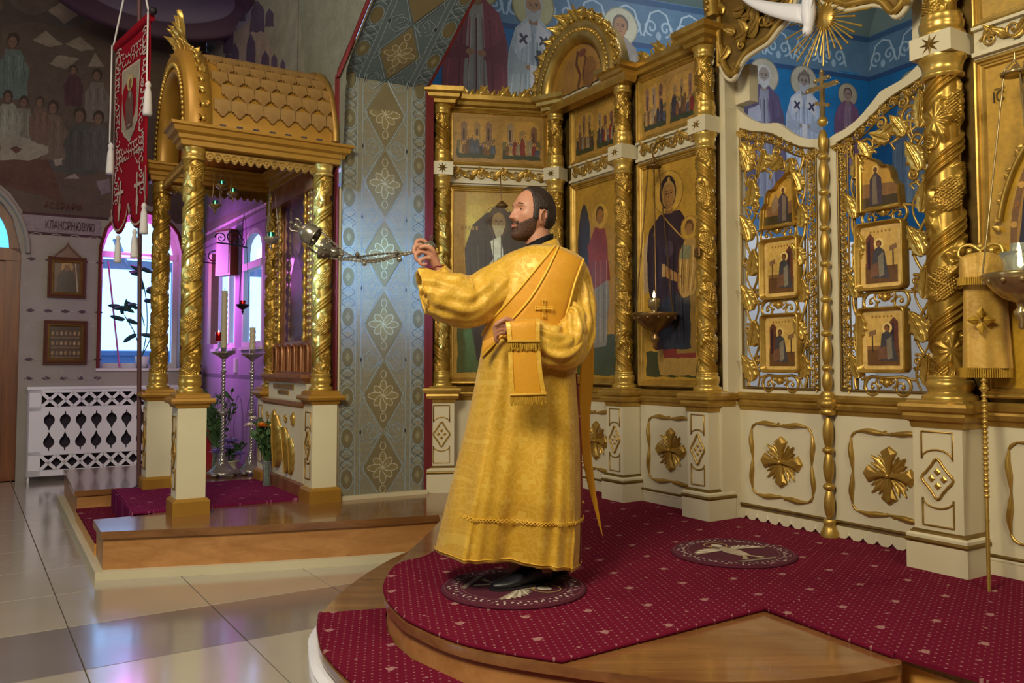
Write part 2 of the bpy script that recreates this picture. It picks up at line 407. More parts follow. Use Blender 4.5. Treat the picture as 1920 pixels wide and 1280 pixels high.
def ribbon_frame(mb, x0, x1, z0, z1, T, w=.0155, wav=.010):
    """wavy rectangular scroll frame"""
    def side(a, b, nrm):
        a = np.array(a); b = np.array(b); nrm = np.array(nrm); P = []; R = []
        for i in range(25):
            u = i/24; k = wav*(-1.2*math.exp(-((u-.5)/.10)**2)+.8*sin(3*2*PI*u*.5)**2*.8)
            p = a+(b-a)*u+nrm*k; P.append((p[0], -.006, p[1])); R.append(w*(.32+.75*abs(sin(2*PI*u))**1.2))
        mb.tube(P, R, 6, T, True, None, 1.0, (0, 1, 0))
    e = .035
    side((x0+e, z1), (x1-e, z1), (0, 1)); side((x0+e, z0), (x1-e, z0), (0, -1))
    side((x0, z0+e), (x0, z1-e), (-1, 0)); side((x1, z0+e), (x1, z1-e), (1, 0))
    for xx, zz, s1, s2 in ((x0, z0, 1, 1), (x1, z0, -1, 1), (x0, z1, 1, -1), (x1, z1, -1, -1)):
        mb.tube([(xx, -.006, zz+s2*e), (xx+s1*.012, -.008, zz+s2*.016), (xx+s1*e, -.006, zz)], [.005, .008, .005], 6, T)
    for xx, zz in (((x0+x1)/2-.02, z1), ((x0+x1)/2+.02, z1), ((x0+x1)/2-.02, z0), ((x0+x1)/2+.02, z0)):
        scroll(mb, (xx, zz), .013, 1.0, 0, 1 if xx < (x0+x1)/2 else -1, .005, T, 10)
def diamond_panel(mb, cx, z0, z1, w, T, y=0.):
    """pilaster ornament: two framed panels with a lobed diamond between"""
    zc = (z0+z1)/2; h = (z1-z0); r = .0035
    r = .0045
    def loop(pts): mb.tube([(x, y-.003, z) for x, z in pts]+[(pts[0][0], y-.003, pts[0][1])], r, 5, T)
    for s1 in (1, -1):
        a = zc+s1*h*.20; b = zc+s1*h*.48
        arc = [(cx-w*.5*cos(t*PI), a+s1*(w*.30)*sin(t*PI)) for t in [i/8 for i in range(9)]]
        loop([(cx-w*.5, b)]+arc+[(cx+w*.5, b)])
    dm = []
    for i in range(32):
        t = 2*PI*i/32; rr = (1+.16*cos(4*t))*(1+.05*cos(8*t)); dm.append((cx+w*.42*rr*sin(t), zc+h*.17*rr*cos(t)))
    mb.tube([(x, y-.005, z) for x, z in dm]+[(dm[0][0], y-.005, dm[0][1])], .0065, 6, T)
    for dx, dz in ((0, .2), (0, -.2), (.2, 0), (-.2, 0)):
        mb.rects(0, 0, w*.085, w*.085, [(0, 0), (0, .004), (-w*.04, .008)], T @ TM((cx+dx*w, y, zc+dz*w*1.1), (PI/2, 0, 0)) @ Matrix.Rotation(PI/4, 4, 'Z'))
def vine_frieze(mb, x0, x1, z0, z1, T, n=None, depth=.02):
    h = (z1-z0); zc = (z0+z1)/2; n = n or max(2, int(round((x1-x0)/(h*1.15)))); p = (x1-x0)/n
    P = [(x0+(x1-x0)*i/(n*8), -depth*.4, zc+h*.28*sin(PI*i/8)) for i in range(n*8+1)]
    mb.tube(P, h*.06, 6, T)
    for k in range(n):
        s1 = 1 if k % 2 == 0 else -1; cx = x0+(k+.5)*p
        scroll(mb, (cx, zc-s1*h*.08), h*.34, 1.3, PI/2*s1, s1, h*.085, T, 18, -depth*.5)
        for da, lx, ll in ((.9, -.32, .5), (-.7, .22, .55), (2.2, .4, .42)):
            leafmesh(mb, T @ TM((cx+lx*p, -depth*.5, zc+s1*h*.1), (0, s1*da, 0), h*ll*1.55) , 1, .46, 3, .5, 8, 5)
def crest(mb, x0, x1, z, T, n, h, tall=.35):
    for k in range(n):
        u = (k+.5)/n; x = x0+(x1-x0)*u; s1 = -1 if k % 2 else 1
        leafmesh(mb, T @ TM((x, 0, z), (0, s1*.75, 0), h*(1+tall*sin(PI*u))), 1.1, .46, 3, .8, 7, 4); leafmesh(mb, T @ TM((x+.02, .012, z), (0, -s1*.5, 0), h*.8), 1.1, .40, 3, .8, 6, 4)
        scroll(mb, (x+s1*h*.25, z+h*.35), h*.28, 1.0, 0, s1, h*.08, T, 12)
    mb.tube([(x0+(x1-x0)*i/(n*4), 0, z+h*.12*(1+sin(i*PI/2))) for i in range(n*4+1)], h*.11, 6, T)
def shaft(r, h, hand=1, pitch=.42, nt=112, amp=.014, name='shaft', dz=.0046, density=1.0):
    """round shaft with a carved vine spiral: three ridges then a band of leaves and grapes"""
    nz = int(h/dz); th = np.linspace(0, 2*PI, nt, endpoint=False)[None, :]; z = np.linspace(0, h, nz)[:, None]
    ph = np.mod(th/(2*PI)-hand*z/pitch, 1.0)
    ridge = np.zeros_like(ph)
    for c0 in (.05, .13, .21): ridge = np.maximum(ridge, np.exp(-((ph-c0)/.020)**2)*.8)
    circ = 2*PI*r; sl = 1/math.sqrt(1/circ**2+1/pitch**2)            # width of one turn of the band, measured across it
    X = (ph-.62)*sl                                                    # across the band
    Yb = (z*pitch+hand*0+hand*th/(2*PI)*circ*circ/pitch*1.0)/math.hypot(pitch, circ)*1.0 + z*0
    Yb = z*(pitch/math.hypot(pitch, circ)) + hand*th/(2*PI)*circ*(circ/math.hypot(pitch, circ))
    per = hand*circ*circ/math.hypot(pitch, circ)
    bw = .66*sl; cell = abs(per)/max(1, round(abs(per)/(.62*bw))); inb = np.clip((bw*.5-np.abs(X))/.006, 0, 1)
    def cellc(off):
        c = np.mod(Yb/cell+off, 2.0); return (c-1.0)*cell, np.floor(Yb/cell/2+off/2)
    y1, _ = cellc(0); y2, _ = cellc(1.0)
    R = np.hypot(X+.10*bw, y1); A = np.arctan2(y1, X+.10*bw); lr = .50*bw*(1+.26*np.cos(5*A+.7)); leaf = np.clip((lr-R)/(.35*lr), 0, 1)*(.72+.28*np.cos(10*A+1.4)*np.clip(R/lr, 0, 1))
    Rg = np.hypot((X-.02*bw)/.9, y2*.85); s_ = .0135; row = np.floor(X/s_); gx = np.mod(X/s_, 1)-.5; gy = np.mod(y2/s_+.5*np.mod(row, 2), 1)-.5
    grape = np.clip(.56-np.hypot(gx, gy), 0, .56)/.56*(Rg < .40*bw)*1.1
    tw = np.exp(-((X-.40*bw*np.sin(Yb/cell*PI))/.006)**2)*.6
    hgt = np.maximum(ridge, np.maximum(np.maximum(leaf, grape), tw)*inb)
    Rr = r-amp*.62+amp*hgt; zz = z+0*th
    co = np.stack([Rr*np.cos(th), Rr*np.sin(th), zz], -1).reshape(-1, 3)
    i = np.arange(nz-1)[:, None]; j = np.arange(nt)[None, :]; j2 = (j+1) % nt
    F = np.stack([i*nt+j+0*i, i*nt+j2, (i+1)*nt+j2, (i+1)*nt+j+0*i], -1).reshape(-1, 4)
    me = bpy.data.meshes.new(name); me.vertices.add(len(co)); me.vertices.foreach_set('co', co.astype(np.float32).ravel())
    me.loops.add(F.size); me.loops.foreach_set('vertex_index', F.astype(np.int32).ravel())
    me.polygons.add(len(F)); me.polygons.foreach_set('loop_start', np.arange(0, F.size, 4, dtype=np.int32)); me.polygons.foreach_set('loop_total', np.full(len(F), 4, np.int32))
    me.polygons.foreach_set('use_smooth', np.ones(len(F), bool)); me.update(calc_edges=True); me.validate()
    return me
# ------------------------------------------------------------------ flat painting (colour lies in thin layers on its panel); local x right, z up, faces -y
class Paint:
    def __init__(s, step=.00012): s.mb = MB(); s.k = 0; s.step = step
    jit = 0.0
    def poly(s, pts, c):
        if s.jit and len(pts) > 2:
            L_ = max(max(p[0] for p in pts)-min(p[0] for p in pts), max(p[1] for p in pts)-min(p[1] for p in pts)); out = []; J = s.jit*min(L_, .5)
            for i in range(len(pts)):
                p, q = pts[i], pts[(i+1) % len(pts)]; l = math.hypot(q[0]-p[0], q[1]-p[1]); n = max(1, min(10, int(l/(.10*L_+1e-6))))
                if L_ > 2: n = 1
                for k in range(n):
                    x = p[0]+(q[0]-p[0])*k/n; z = p[1]+(q[1]-p[1])*k/n; f1 = 9/max(L_, .02)
                    if L_ <= 2: x, z = x+J*(sin(z*f1*1.7+x*f1)+.6*sin(z*f1*3.1+s.k)), z+J*(sin(x*f1*1.9+1.3*z*f1)+.6*sin(x*f1*3.3+2*s.k))
                    out.append((x, z))
            pts = out
        s.k += 1; y = -s.k*s.step; c = sr(c) if isinstance(c, str) else c
        s.mb.add([(p[0], y, p[1]) for p in pts], [tuple(range(len(pts)))], False, c); return s
    def ell(s, cx, cz, rx, rz, c, n=20, a=0.):
        return s.poly([(cx+rx*cos(2*PI*i/n)*cos(a)-rz*sin(2*PI*i/n)*sin(a), cz+rx*cos(2*PI*i/n)*sin(a)+rz*sin(2*PI*i/n)*cos(a)) for i in range(n)], c)
    def ring(s, cx, cz, r, w, c, n=28, rz=None):
        rz = rz or r; s.k += 1; y = -s.k*s.step; c = sr(c) if isinstance(c, str) else c
        a = [(cx+r*cos(2*PI*i/n), y, cz+rz*sin(2*PI*i/n)) for i in range(n)]; b = [(cx+(r-w)*cos(2*PI*i/n), y, cz+(rz-w)*sin(2*PI*i/n)) for i in range(n)]
        s.mb.add(a+b, [(i, (i+1) % n, (i+1) % n+n, i+n) for i in range(n)], False, c); return s
    def line(s, pts, w, c):
        s.k += 1; y = -s.k*s.step; c = sr(c) if isinstance(c, str) else c
        P = [np.array(p, float) for p in pts]; A = []; B = []
        for i in range(len(P)):
            t = P[min(i+1, len(P)-1)]-P[max(i-1, 0)]; t = t/(np.linalg.norm(t)+1e-9); n_ = np.array([-t[1], t[0]])*w/2
            A.append((P[i][0]+n_[0], y, P[i][1]+n_[1])); B.append((P[i][0]-n_[0], y, P[i][1]-n_[1]))
        m = len(P); s.mb.add(A+B, [(i, i+1, i+1+m, i+m) for i in range(m-1)], False, c); return s
    def rect(s, x0, z0, x1, z1, c): return s.poly([(x0, z0), (x1, z0), (x1, z1), (x0, z1)], c)
    def norm(s, lim=.005):
        f = min(1, lim/(s.k*s.step)) if s.k else 1; s.mb.v = [(x, y*f, z) for x, y, z in s.mb.v]; s.k = 0; return s
    def build(s, name, mat, parent, label=None): s.norm(); return s.mb.build(name, mat, parent, label)
def shade(c, k):
    c = sr(c) if isinstance(c, str) else c; return tuple(min(1, x*k) for x in c)
def figure(P, cx, z0, H, robe, mantle, halo=None, skin='a87850', hair='5a4634', beard=None, w=.36, omo=None, sit=False, child=False, hood=None, W=1.0, face=0):
    """a painted standing (or half length) saint of height H"""
    hr = H*.062; hz = z0+H*.90; w = w*H*W
    if halo: P.ell(cx, hz, hr*2.1, hr*2.1, halo, 26); P.ring(cx, hz, hr*2.15, hr*.14, shade(halo, .55), 26)
    P.poly([(cx-w*.5, z0), (cx-w*.52, z0+H*.35), (cx-w*.50, z0+H*.62), (cx-w*.36, z0+H*.76), (cx-w*.12, z0+H*.83), (cx+w*.12, z0+H*.83), (cx+w*.36, z0+H*.76), (cx+w*.5, z0+H*.60), (cx+w*.52, z0+H*.3), (cx+w*.46, z0)], mantle)
    P.poly([(cx-w*.16, z0), (cx-w*.2, z0+H*.4), (cx-w*.10, z0+H*.80), (cx+w*.10, z0+H*.80), (cx+w*.16, z0+H*.45), (cx+w*.26, z0)], robe)
    for i in range(7):
        x = cx-w*.44+w*.88*i/6; P.line([(x*.7+cx*.3, z0+H*.72), (x+.03*w*sin(i), z0+H*.4), (x+.04*w*sin(i*2.), z0+H*.02)], w*.022, shade(mantle, .62 if i % 2 else 1.35))
    for i in range(4):
        x = cx-w*.13+w*.28*i/3; P.line([(cx+(x-cx)*.5, z0+H*.74), (x, z0+H*.3), (x, z0+H*.01)], w*.018, shade(robe, .7 if i % 2 else 1.3))
    for s1 in (-1, 1):
        P.poly([(cx+s1*w*.46, z0+H*.66), (cx+s1*w*.5, z0+H*.48), (cx+s1*w*.12, z0+H*.50), (cx+s1*w*.10, z0+H*.56), (cx+s1*w*.30, z0+H*.58)], shade(mantle, .8))
        P.ell(cx+s1*w*.09, z0+H*.535, w*.07, w*.05, skin, 10)
    if omo:
        for s1 in (-1, 1):
            P.poly([(cx+s1*w*.08, z0+H*.81), (cx+s1*w*.34, z0+H*.75), (cx+s1*w*.30, z0+H*.62), (cx+s1*w*.04, z0+H*.70)], 'cfc8c4')
            c = (cx+s1*w*.2, z0+H*.70)
            for aa in (.7, -.85): P.line([(c[0]-w*.10*cos(aa), c[1]-w*.12*sin(aa)), (c[0]+w*.10*cos(aa), c[1]+w*.12*sin(aa))], w*.05, omo)
        P.rect(cx-w*.07, z0, cx+w*.07, z0+H*.55, 'd0c8c4')
    P.rect(cx-hr*.45, z0+H*.79, cx+hr*.45, hz-hr*.5, shade(skin, .8))
    if hood: P.ell(cx, hz-hr*.1, hr*1.35, hr*1.65, hood, 18)
    P.ell(cx, hz+hr*.25, hr*.98, hr*1.1, hair, 16); P.ell(cx+face*hr*.1, hz-hr*.05, hr*.78, hr*1.12, skin, 16)
    if beard: P.poly([(cx-hr*.78, hz-hr*.15), (cx-hr*.7, hz-hr*1.0), (cx, hz-hr*(2.0 if beard[0] == 'd' else 1.6)), (cx+hr*.7, hz-hr*1.0), (cx+hr*.78, hz-hr*.15), (cx+hr*.3, hz-hr*.45), (cx-hr*.3, hz-hr*.45)], beard)
    for s1 in (-1, 1): P.ell(cx+s1*hr*.3+face*hr*.1, hz+hr*.08, hr*.14, hr*.07, '30241c', 8); P.line([(cx+s1*hr*.12, hz+hr*.28), (cx+s1*hr*.5, hz+hr*.26)], hr*.08, '40301f')
    P.line([(cx+face*hr*.12, hz+hr*.15), (cx+face*hr*.15, hz-hr*.3)], hr*.12, shade(skin, .72)); P.line([(cx-hr*.2, hz-hr*.55), (cx+hr*.2, hz-hr*.55)], hr*.1, '8a4a3a')
def scene_picture(P, x0, z0, x1, z1, seed, bg='b89850', halo='d8b860'):
    """small icon scene: buildings, hill and a crowd"""
    R = random.Random(seed); w = x1-x0; h = z1-z0
    P.rect(x0, z0, x1, z1, bg)
    P.poly([(x0, z0), (x0, z0+h*.42), (x0+w*.3, z0+h*.52), (x0+w*.6, z0+h*.38), (x1, z0+h*.5), (x1, z0)], '6d6a48')
    P.rect(x0, z0, x1, z0+h*.22, '3f4a38')
    for k in range(3):
        bx = x0+w*(.05+.32*k+.1*R.random()); bw = w*.16; bh = h*(.7+.22*R.random())
        P.poly([(bx, z0+h*.3), (bx, z0+bh), (bx+bw/2, z0+bh+h*.06), (bx+bw, z0+bh), (bx+bw, z0+h*.3)], R.choice(['8a7060', '94805a', '7a5a4c', '9c8c78']))
        P.rect(bx+bw*.3, z0+h*.45, bx+bw*.6, z0+bh*.85, '4a3a30')
    P.poly([(x0+w*.15, z0+h*.18), (x0+w*.2, z0+h*.42), (x0+w*.8, z0+h*.36), (x0+w*.86, z0+h*.16)], R.choice(['a89c8a', '706c84']))
    for k in range(9):
        fx = x0+w*(.10+.80*((k*5) % 9)/8+.05*R.random()); fh = h*(.30+.42*R.random()); c = R.choice(['7a3030', '4c5470', '8c8474', '5c4a3a', 'a08c68', '3c3a44', '6c5034'])
        P.poly([(fx-w*.07, z0+h*.12), (fx-w*.06, z0+fh*.7), (fx, z0+fh*.86), (fx+w*.06, z0+fh*.7), (fx+w*.07, z0+h*.1)], c)
        P.line([(fx-w*.02, z0+h*.14), (fx, z0+fh*.7)], w*.012, shade(c, 1.6)); P.ell(fx, z0+fh*.90, w*.040, w*.042, halo, 12); P.ell(fx, z0+fh*.90, w*.024, w*.028, '7a5238', 10); P.poly([(fx-w*.07, z0+fh*.3), (fx+w*.02, z0+fh*.5), (fx+w*.06, z0+fh*.25)], shade(c, 1.4))
# ================================================================== SETTING
def local(px, py, org, ang, t=0.):
    """measure a photo point on a vertical plane; returns local x, z"""
    d_ = np.array([cos(ang), sin(ang), 0]); n_ = np.array([-sin(ang), cos(ang), 0]); o = np.array([0, 0, CH]); P0 = np.array([org[0], org[1], 0])+n_*t
    r = ray(px, py); k = np.dot(P0-o, n_)/np.dot(r, n_); p = o+r*k; return float(np.dot(p-P0, d_)), float(p[2])
def holder(name, org, ang, label=None):
    o = bpy.data.objects.new(name, None); C.objects.link(o); o.location = (org[0], org[1], 0); o.rotation_euler = (0, 0, ang); o['kind'] = 'structure'
    if label: o['label'] = label
    return o
# ---- floor with tiles
fl = MB(); fl.box((-8, -6, -.10), (8, 12, -.006)); floor = fl.build('floor', 'grout'); floor['kind'] = 'structure'
floor['label'] = 'floor of large glossy square tiles'
TA = math.radians(33.5); e1 = np.array([cos(TA), sin(TA)]); e2 = np.array([-sin(TA), cos(TA)]); TS = .672; P1 = np.array([-2.161, 4.088])
tm = {}
for nm in ('tile_light', 'tile_dark'):
    b = MB(); g = .0022; b.rects(TS/2, TS/2, TS/2-g, TS/2-g, [(0, -.012), (0, -.0015), (-.0015, 0)]); ob = b.build('tile', nm); tm[nm] = ob.data; bpy.data.objects.remove(ob)
rest = MB()
for i in range(-9, 12):
    for j in range(-12, 11):
        p = P1+e1*TS*i+e2*TS*j; c = p+(e1+e2)*TS/2
        if abs(c[0]) > 7.6 or c[1] < -4.5 or c[1] > 11: continue
        inside = False
        if c[1] > .8:
            px = 960+FL*c[0]/c[1]; py = 682+FL*CH/c[1]; inside = -160 < px < 1000 and py < 1430 and c[1] < 10.4
        if inside:
            t = link('tile', tm['tile_dark' if j == -1 else 'tile_light'], floor); t.location = (p[0], p[1], 0); t.rotation_euler = (0, 0, TA)
        else:
            rest.rects(TS/2, TS/2, TS/2-.002, TS/2-.002, [(0, -.012), (0, 0)], TM((p[0], p[1], 0), (0, 0, TA)))
rest.build('far_tiles', 'tile_light', floor, None, 'stuff')
# ---- kiosk platform (wooden dais)
PL = thing('wooden_dais', 'polished wooden dais with rounded front edge under the gilded canopy', 'platform', (-2.45, 4.98, 0), ANG_Q)
front = [(0, 0), (.31, -.105), (.75, -.26), (1.21, -.39), (1.62, -.50), (2.2, -.56), (2.55, -.2)]
fs = [tuple(p) for p in spline(front, 6)]
b = MB(); b.prism(fs+[(2.5, .28), (2.29, .28), (1.585, .33), (1.575, 1.2), (.36, 1.2), (.36, .46), (0, .46)], .235, .28, 'xy'); b.prism([(.36, 1.2), (1.575, 1.2), (1.575, 3.4), (.02, 3.4), (0, 1.86), (.36, 1.86)], .235, .28, 'xy'); b.build('top_board', 'wood_top', PL)
ins = [(x+.015, y+.02) for x, y in fs]
b = MB(); b.prism(ins+[(2.5, .27), (2.29, .27), (1.58, .32), (1.57, 1.2), (.38, 1.2), (.38, .45), (.02, .45)], .045, .235, 'xy'); b.build('riser', 'wood_riser', PL)
b = MB(); b.prism([(.38, 1.2), (1.57, 1.2), (1.57, 3.38), (.03, 3.38), (.02, 1.88), (.38, 1.88)], .045, .235, 'xy'); b.build('rear_riser', 'wood_riser', PL)
b = MB(); b.box((.01, .45, .045), (.40, 1.88, .125)); b.build('side_step', 'wood_riser_light', PL)
b = MB(); b.box((.012, .462, .125), (.385, 1.87, .14)); b.build('side_step_carpet', 'carpet', PL)
base = [(x-.03, y-.02) for x, y in fs]
b = MB(); b.prism(base+[(2.5, .26), (1.575, .32), (1.575, 3.4), (-.03, 3.4)], .0, .05, 'xy'); b.build('skirting_strip', 'cream', PL, 'cream painted base strip')
# slim joints between riser boards
rg = thing('carpet_runner', 'purple red carpet runner with pale sprigs under the gilded canopy', 'rug', (-2.177, 5.602, .28), ANG_Q)
b = MB(); b.rects(.32, .72, .64, .60, [(0, .001), (0, .014), (-.006, .018)]); b.prism([(-.33, .13), (-.315, .13), (-.305, 1.31), (-.32, 1.31)], -.13, .018, 'xy'); b.build('runner', 'carpet_purple', rg)
# ---- soleas and ambo
SO = thing('altar_platform', 'two stepped rounded wooden platform before the icon screen', 'platform', (0, 0, 0))
arc = [(-.46, 5.35), (-.50, 4.9), (-.565, 4.35), (-.585, 4.03), (-.575, 3.76), (-.536, 3.553), (-.466, 3.36), (-.383, 3.204), (-.165, 2.961), (.171, 2.79), (.522, 2.675), (.762, 2.66), (1.018, 2.70), (1.298, 2.806)]
arcs = [tuple(p) for p in spline(arc, 5)]
tail = [(1.353, 2.915), (1.62, 2.44), (3.1, .1), (5.5, 1.6), (5.85, 4.9), (3.93, 8.93), (-.93, 7.15), (-.62, 6.5)]
def inset(P, k, c=(.7, 4.2)): return [(c[0]+(x-c[0])*(1-k), c[1]+(y-c[1])*(1-k)) for x, y in P]
b = MB(); b.prism(arcs+tail, .245, .279, 'xy', True); b.build('upper_floor', 'wood_top', SO)
b = MB(); b.prism(inset(arcs, .012)+tail, .14, .245, 'xy', True); b.build('upper_riser', 'wood_riser', SO)
low = [(-.42, 5.45), (-.469, 5.323), (-.668, 5.013), (-.824, 4.404), (-.873, 3.837), (-.823, 3.553), (-.71, 3.226), (-.45, 2.82), (-.05, 2.5), (.5, 2.3), (1.1, 2.28), (1.62, 2.36)]
lows = [tuple(p) for p in spline(low, 5)]
b = MB(); b.prism(lows+[(1.8, 2.7), (1.4, 3.2), (.6, 5.6)], .105, .14, 'xy', True); b.build('lower_step', 'wood_top', SO)
b = MB(); b.prism(inset(lows, .01)+[(1.7, 2.7), (1.3, 3.2), (.6, 5.6)], .03, .105, 'xy', True); b.build('lower_riser', 'wood_riser', SO)
def swept(name, mat, P, prof, par):
    b = MB(); P = [np.array(p) for p in P]; L = []
    for i in range(len(P)):
        t = P[min(i+1, len(P)-1)]-P[max(i-1, 0)]; t /= np.linalg.norm(t); n_ = np.array([-t[1], t[0]])*-1
        L.append([(P[i][0]+n_[0]*o, P[i][1]+n_[1]*o, z) for o, z in prof])
    b.loops(L, False, True, True); return b.build(name, mat, par)
sw_sign = -1
swept('base_moulding', 'white_enamel', lows, [(-.02, 0), (.030, 0), (.034, .03), (.026, .05), (.034, .07), (.012, .09), (-.02, .09)], SO)
# straight front step right of the ambo
b = MB(); b.prism([(1.353, 2.915), (1.60, 2.47), (1.75, 2.56), (1.47, 3.0)], .02, .245, 'xy'); b.build('front_board', 'wood_riser_light', SO)
# carpets
car = [tuple(p) for p in spline([(-.30, 4.9), (-.36, 4.6), (-.438, 4.291), (-.534, 4.17), (-.572, 4.03), (-.568, 3.763), (-.525, 3.553), (-.455, 3.37), (-.37, 3.215), (-.15, 2.975), (.162, 2.815)], 5)]
k1 = [(1.016, 3.401), (1.974, 3.999), (2.35, 4.2), (1.5, 5.6), (.9, 6.4), (.4, 6.95), (-.3, 6.7)]
CP = thing('altar_carpet', 'crimson carpet with pale dots and sprigs under the man in gold', 'carpet', (0, 0, .28))
b = MB(); b.prism(car+k1, .001, .016, 'xy', True); b.build('pile', 'carpet', CP)
b = MB(); b.tube([(x, y, .009) for x, y in car]+[(1.016, 3.401, .009)], .011, 6); b.build('bound_edge', 'carpet', CP)
CQ = thing('side_carpet', 'crimson dotted carpet running past the bottom right corner pedestal', 'carpet', (0, 0, .28))
b = MB(); b.prism([(1.025, 3.395), (1.315, 2.84), (1.60, 2.47), (3.0, .2), (4.5, 1.2), (2.35, 4.2), (1.974, 3.985)], .001, .015, 'xy'); b.build('pile', 'carpet', CQ)
b = MB(); b.tube([(1.974, 3.985, .009), (1.025, 3.395, .009), (1.30, 2.86, .009)], .011, 6); b.build('bound_edge', 'carpet', CQ)
LC = thing('step_carpet', 'crimson dotted carpet on the lower curved step', 'carpet', (0, 0, .14))
lc = [tuple(p) for p in spline([(-.868, 3.80), (-.813, 3.553), (-.70, 3.236), (-.44, 2.84), (-.04, 2.52), (.5, 2.33)], 6)]
b = MB(); b.prism(lc+[(.52, 2.66), (.171, 2.80), (-.165, 2.97), (-.383, 3.215), (-.466, 3.37), (-.53, 3.56), (-.57, 3.78), (-.57, 3.875)], .001, .015, 'xy', True); b.build('pile', 'carpet', LC)
b = MB(); b.tube([(x, y, .009) for x, y in lc], .010, 6); b.build('bound_edge', 'carpet', LC)
# medallion rugs
def eagle_rug(name, label, cx, cy, ang, r):
    t = thing(name, label, 'rug', (cx, cy, .297), ang)
    b = MB(); b.lathe([(r*.2, 0), (r, 0), (r*1.01, .006), (r*.98, .012), (r*.95, .012), (0.001, .012)], 48); b.build('pile', flatmat('medallion_wine', '4c1226', .95), t)
    P = Paint(.0001)
    R_ = random.Random(3)
    for k in range(64):
        a = 2*PI*k/64; rr = r*(.86+.045*sin(5*a*3)); P.ell(rr*cos(a), rr*sin(a), r*.035, r*.014, 'dcc8c0' if k % 3 else 'a87c80', 8, a+R_.uniform(-1, 1))
    for k in range(48):
        a = 2*PI*k/48+.05; P.ell(r*.80*cos(a), r*.80*sin(a), r*.022, r*.022, 'ccb4ac', 6)
    P.ring(0, 0, r*.97, r*.015, '7c3a48', 48); P.ring(0, 0, r*.74, r*.012, '8c5a60', 48)
    # eagle: body, spread wing of long feathers, head, legs
    P.poly([(-r*.10, -r*.30), (-r*.18, 0), (-r*.08, r*.30), (r*.06, r*.34), (r*.16, r*.05), (r*.10, -r*.3)], 'b0a088')
    for s1 in (-1, 1):
        for k in range(9):
            a = .15+.16*k; L_ = r*(.62-.03*k)
            P.poly([(s1*r*.08, r*.12), (s1*(r*.1+L_*cos(a)*.6)-.0, r*.08+L_*sin(a)*.5), (s1*(r*.1+L_*cos(a)), L_*sin(a)*.9), (s1*(r*.1+L_*cos(a)*.95), L_*sin(a)*.9-r*.06)], 'dccfb8' if k % 2 else 'a89880')
        P.poly([(s1*r*.04, -r*.28), (s1*r*.22, -r*.52), (s1*r*.12, -r*.54), (0, -r*.32)], 'a89878')
    P.ell(0, r*.44, r*.09, r*.11, 'c8bca8', 14); P.poly([(-r*.08, r*.48), (-r*.2, r*.42), (-r*.07, r*.40)], 'c09850'); P.ring(0, r*.48, r*.2, r*.02, 'c0a060')
    P.poly([(-r*.4, -r*.58), (r*.4, -r*.58), (r*.3, -r*.66), (-r*.3, -r*.66)], '8e8070')
    P.norm(.002); P.mb.v = [(x, z, .0122-y) for x, y, z in P.mb.v]
    P.build('woven_eagle', 'mural', t, 'pale woven eagle inside a wreath border'); return t
def flatmat(name, c, rough=.6, metal=0.):
    if name not in M: flat(name, c, rough, metal)
    return name
eagle_rug('eagle_rug', 'round wine red eagle rug under the black shoes', .007, 3.67, -1.9, .315)
eagle_rug('eagle_rug', 'round wine red eagle rug lying clear before the latticed gates', 1.147, 4.335, .4, .315)
# ---- walls
ROOM_H = 6.4
def wall_grid(mb, x0, x1, z0, z1, holes, depth, y=0., step=.07):
    """front face (y=0) of a wall with arched or square holes (xa, xb, za, zspring, ztop) and their reveals"""
    xs = [x0]; hs = sorted(holes)
    for (a, b_, za, zs, zt) in hs:
        mb.add([(xs[-1], y, z0), (a, y, z0), (a, y, z1), (xs[-1], y, z1)], [(0, 1, 2, 3)])
        mb.add([(a, y, z0), (b_, y, z0), (b_, y, za), (a, y, za)], [(0, 1, 2, 3)])
        n = 16; arcp = []
        for i in range(n+1):
            u = i/n; x = a+(b_-a)*u; k = 2*u-1; arcp.append((x, zs+(zt-zs)*math.sqrt(max(0, 1-k*k))))
        for i in range(n):
            mb.add([(arcp[i][0], y, arcp[i][1]), (arcp[i+1][0], y, arcp[i+1][1]), (arcp[i+1][0], y, z1), (arcp[i][0], y, z1)], [(0, 1, 2, 3)])
        xs.append(b_)
    mb.add([(xs[-1], y, z0), (x1, y, z0), (x1, y, z1), (xs[-1], y, z1)], [(0, 1, 2, 3)])
def reveal(mb, h, d0, d1, sill=True):
    a, b_, za, zs, zt = h; n = 16; out = [(a, za), (a, zs)]
    for i in range(1, n): k = 2*i/n-1; out.append((a+(b_-a)*i/n, zs+(zt-zs)*math.sqrt(1-k*k)))
    out += [(b_, zs), (b_, za)]
    m = len(out)
    for i in range(m if sill else m-1):
        p, q_ = out[i], out[(i+1) % m]; mb.add([(p[0], d0, p[1]), (q_[0], d0, q_[1]), (q_[0], d1, q_[1]), (p[0], d1, p[1])], [(0, 1, 2, 3)])
    return out
flat('plaster_mauve', '6e5a56', .75, 0, .2, .2, 3); flat('plaster_grey', '9c948c', .75, 0, .2, .12, 5); flat('plaster_lilac', 'b49cc0', .7, 0, .2, .15, 4)
flat('plaster_green', '8c8f7c', .75, 0, .2, .2, 2.5); flat('reveal_white', 'dcd4dc', .6); flat('warm_wall', '8a7458', .8, 0, .2, .2, 1)
BK = (-4.84, 9.4); SDO = (-1.29, 6.1)
def LB(px, py): return local(px, py, BK, ANG_Q)
W = holder('wall_back', BK, ANG_Q, 'dusky painted back wall with arched window and wooden door')
H1 = (.12, 1.02, 1.23, 2.62, 3.07); HD = (-2.05, -.66, 0.0, 2.5, 3.28)
b = MB(); wall_grid(b, -2.9, 1.25, 0, ROOM_H, [HD, H1], .3); reveal(b, H1, 0, .34); reveal(b, HD, 0, .30); b.build('plaster', 'plaster_grey', W)
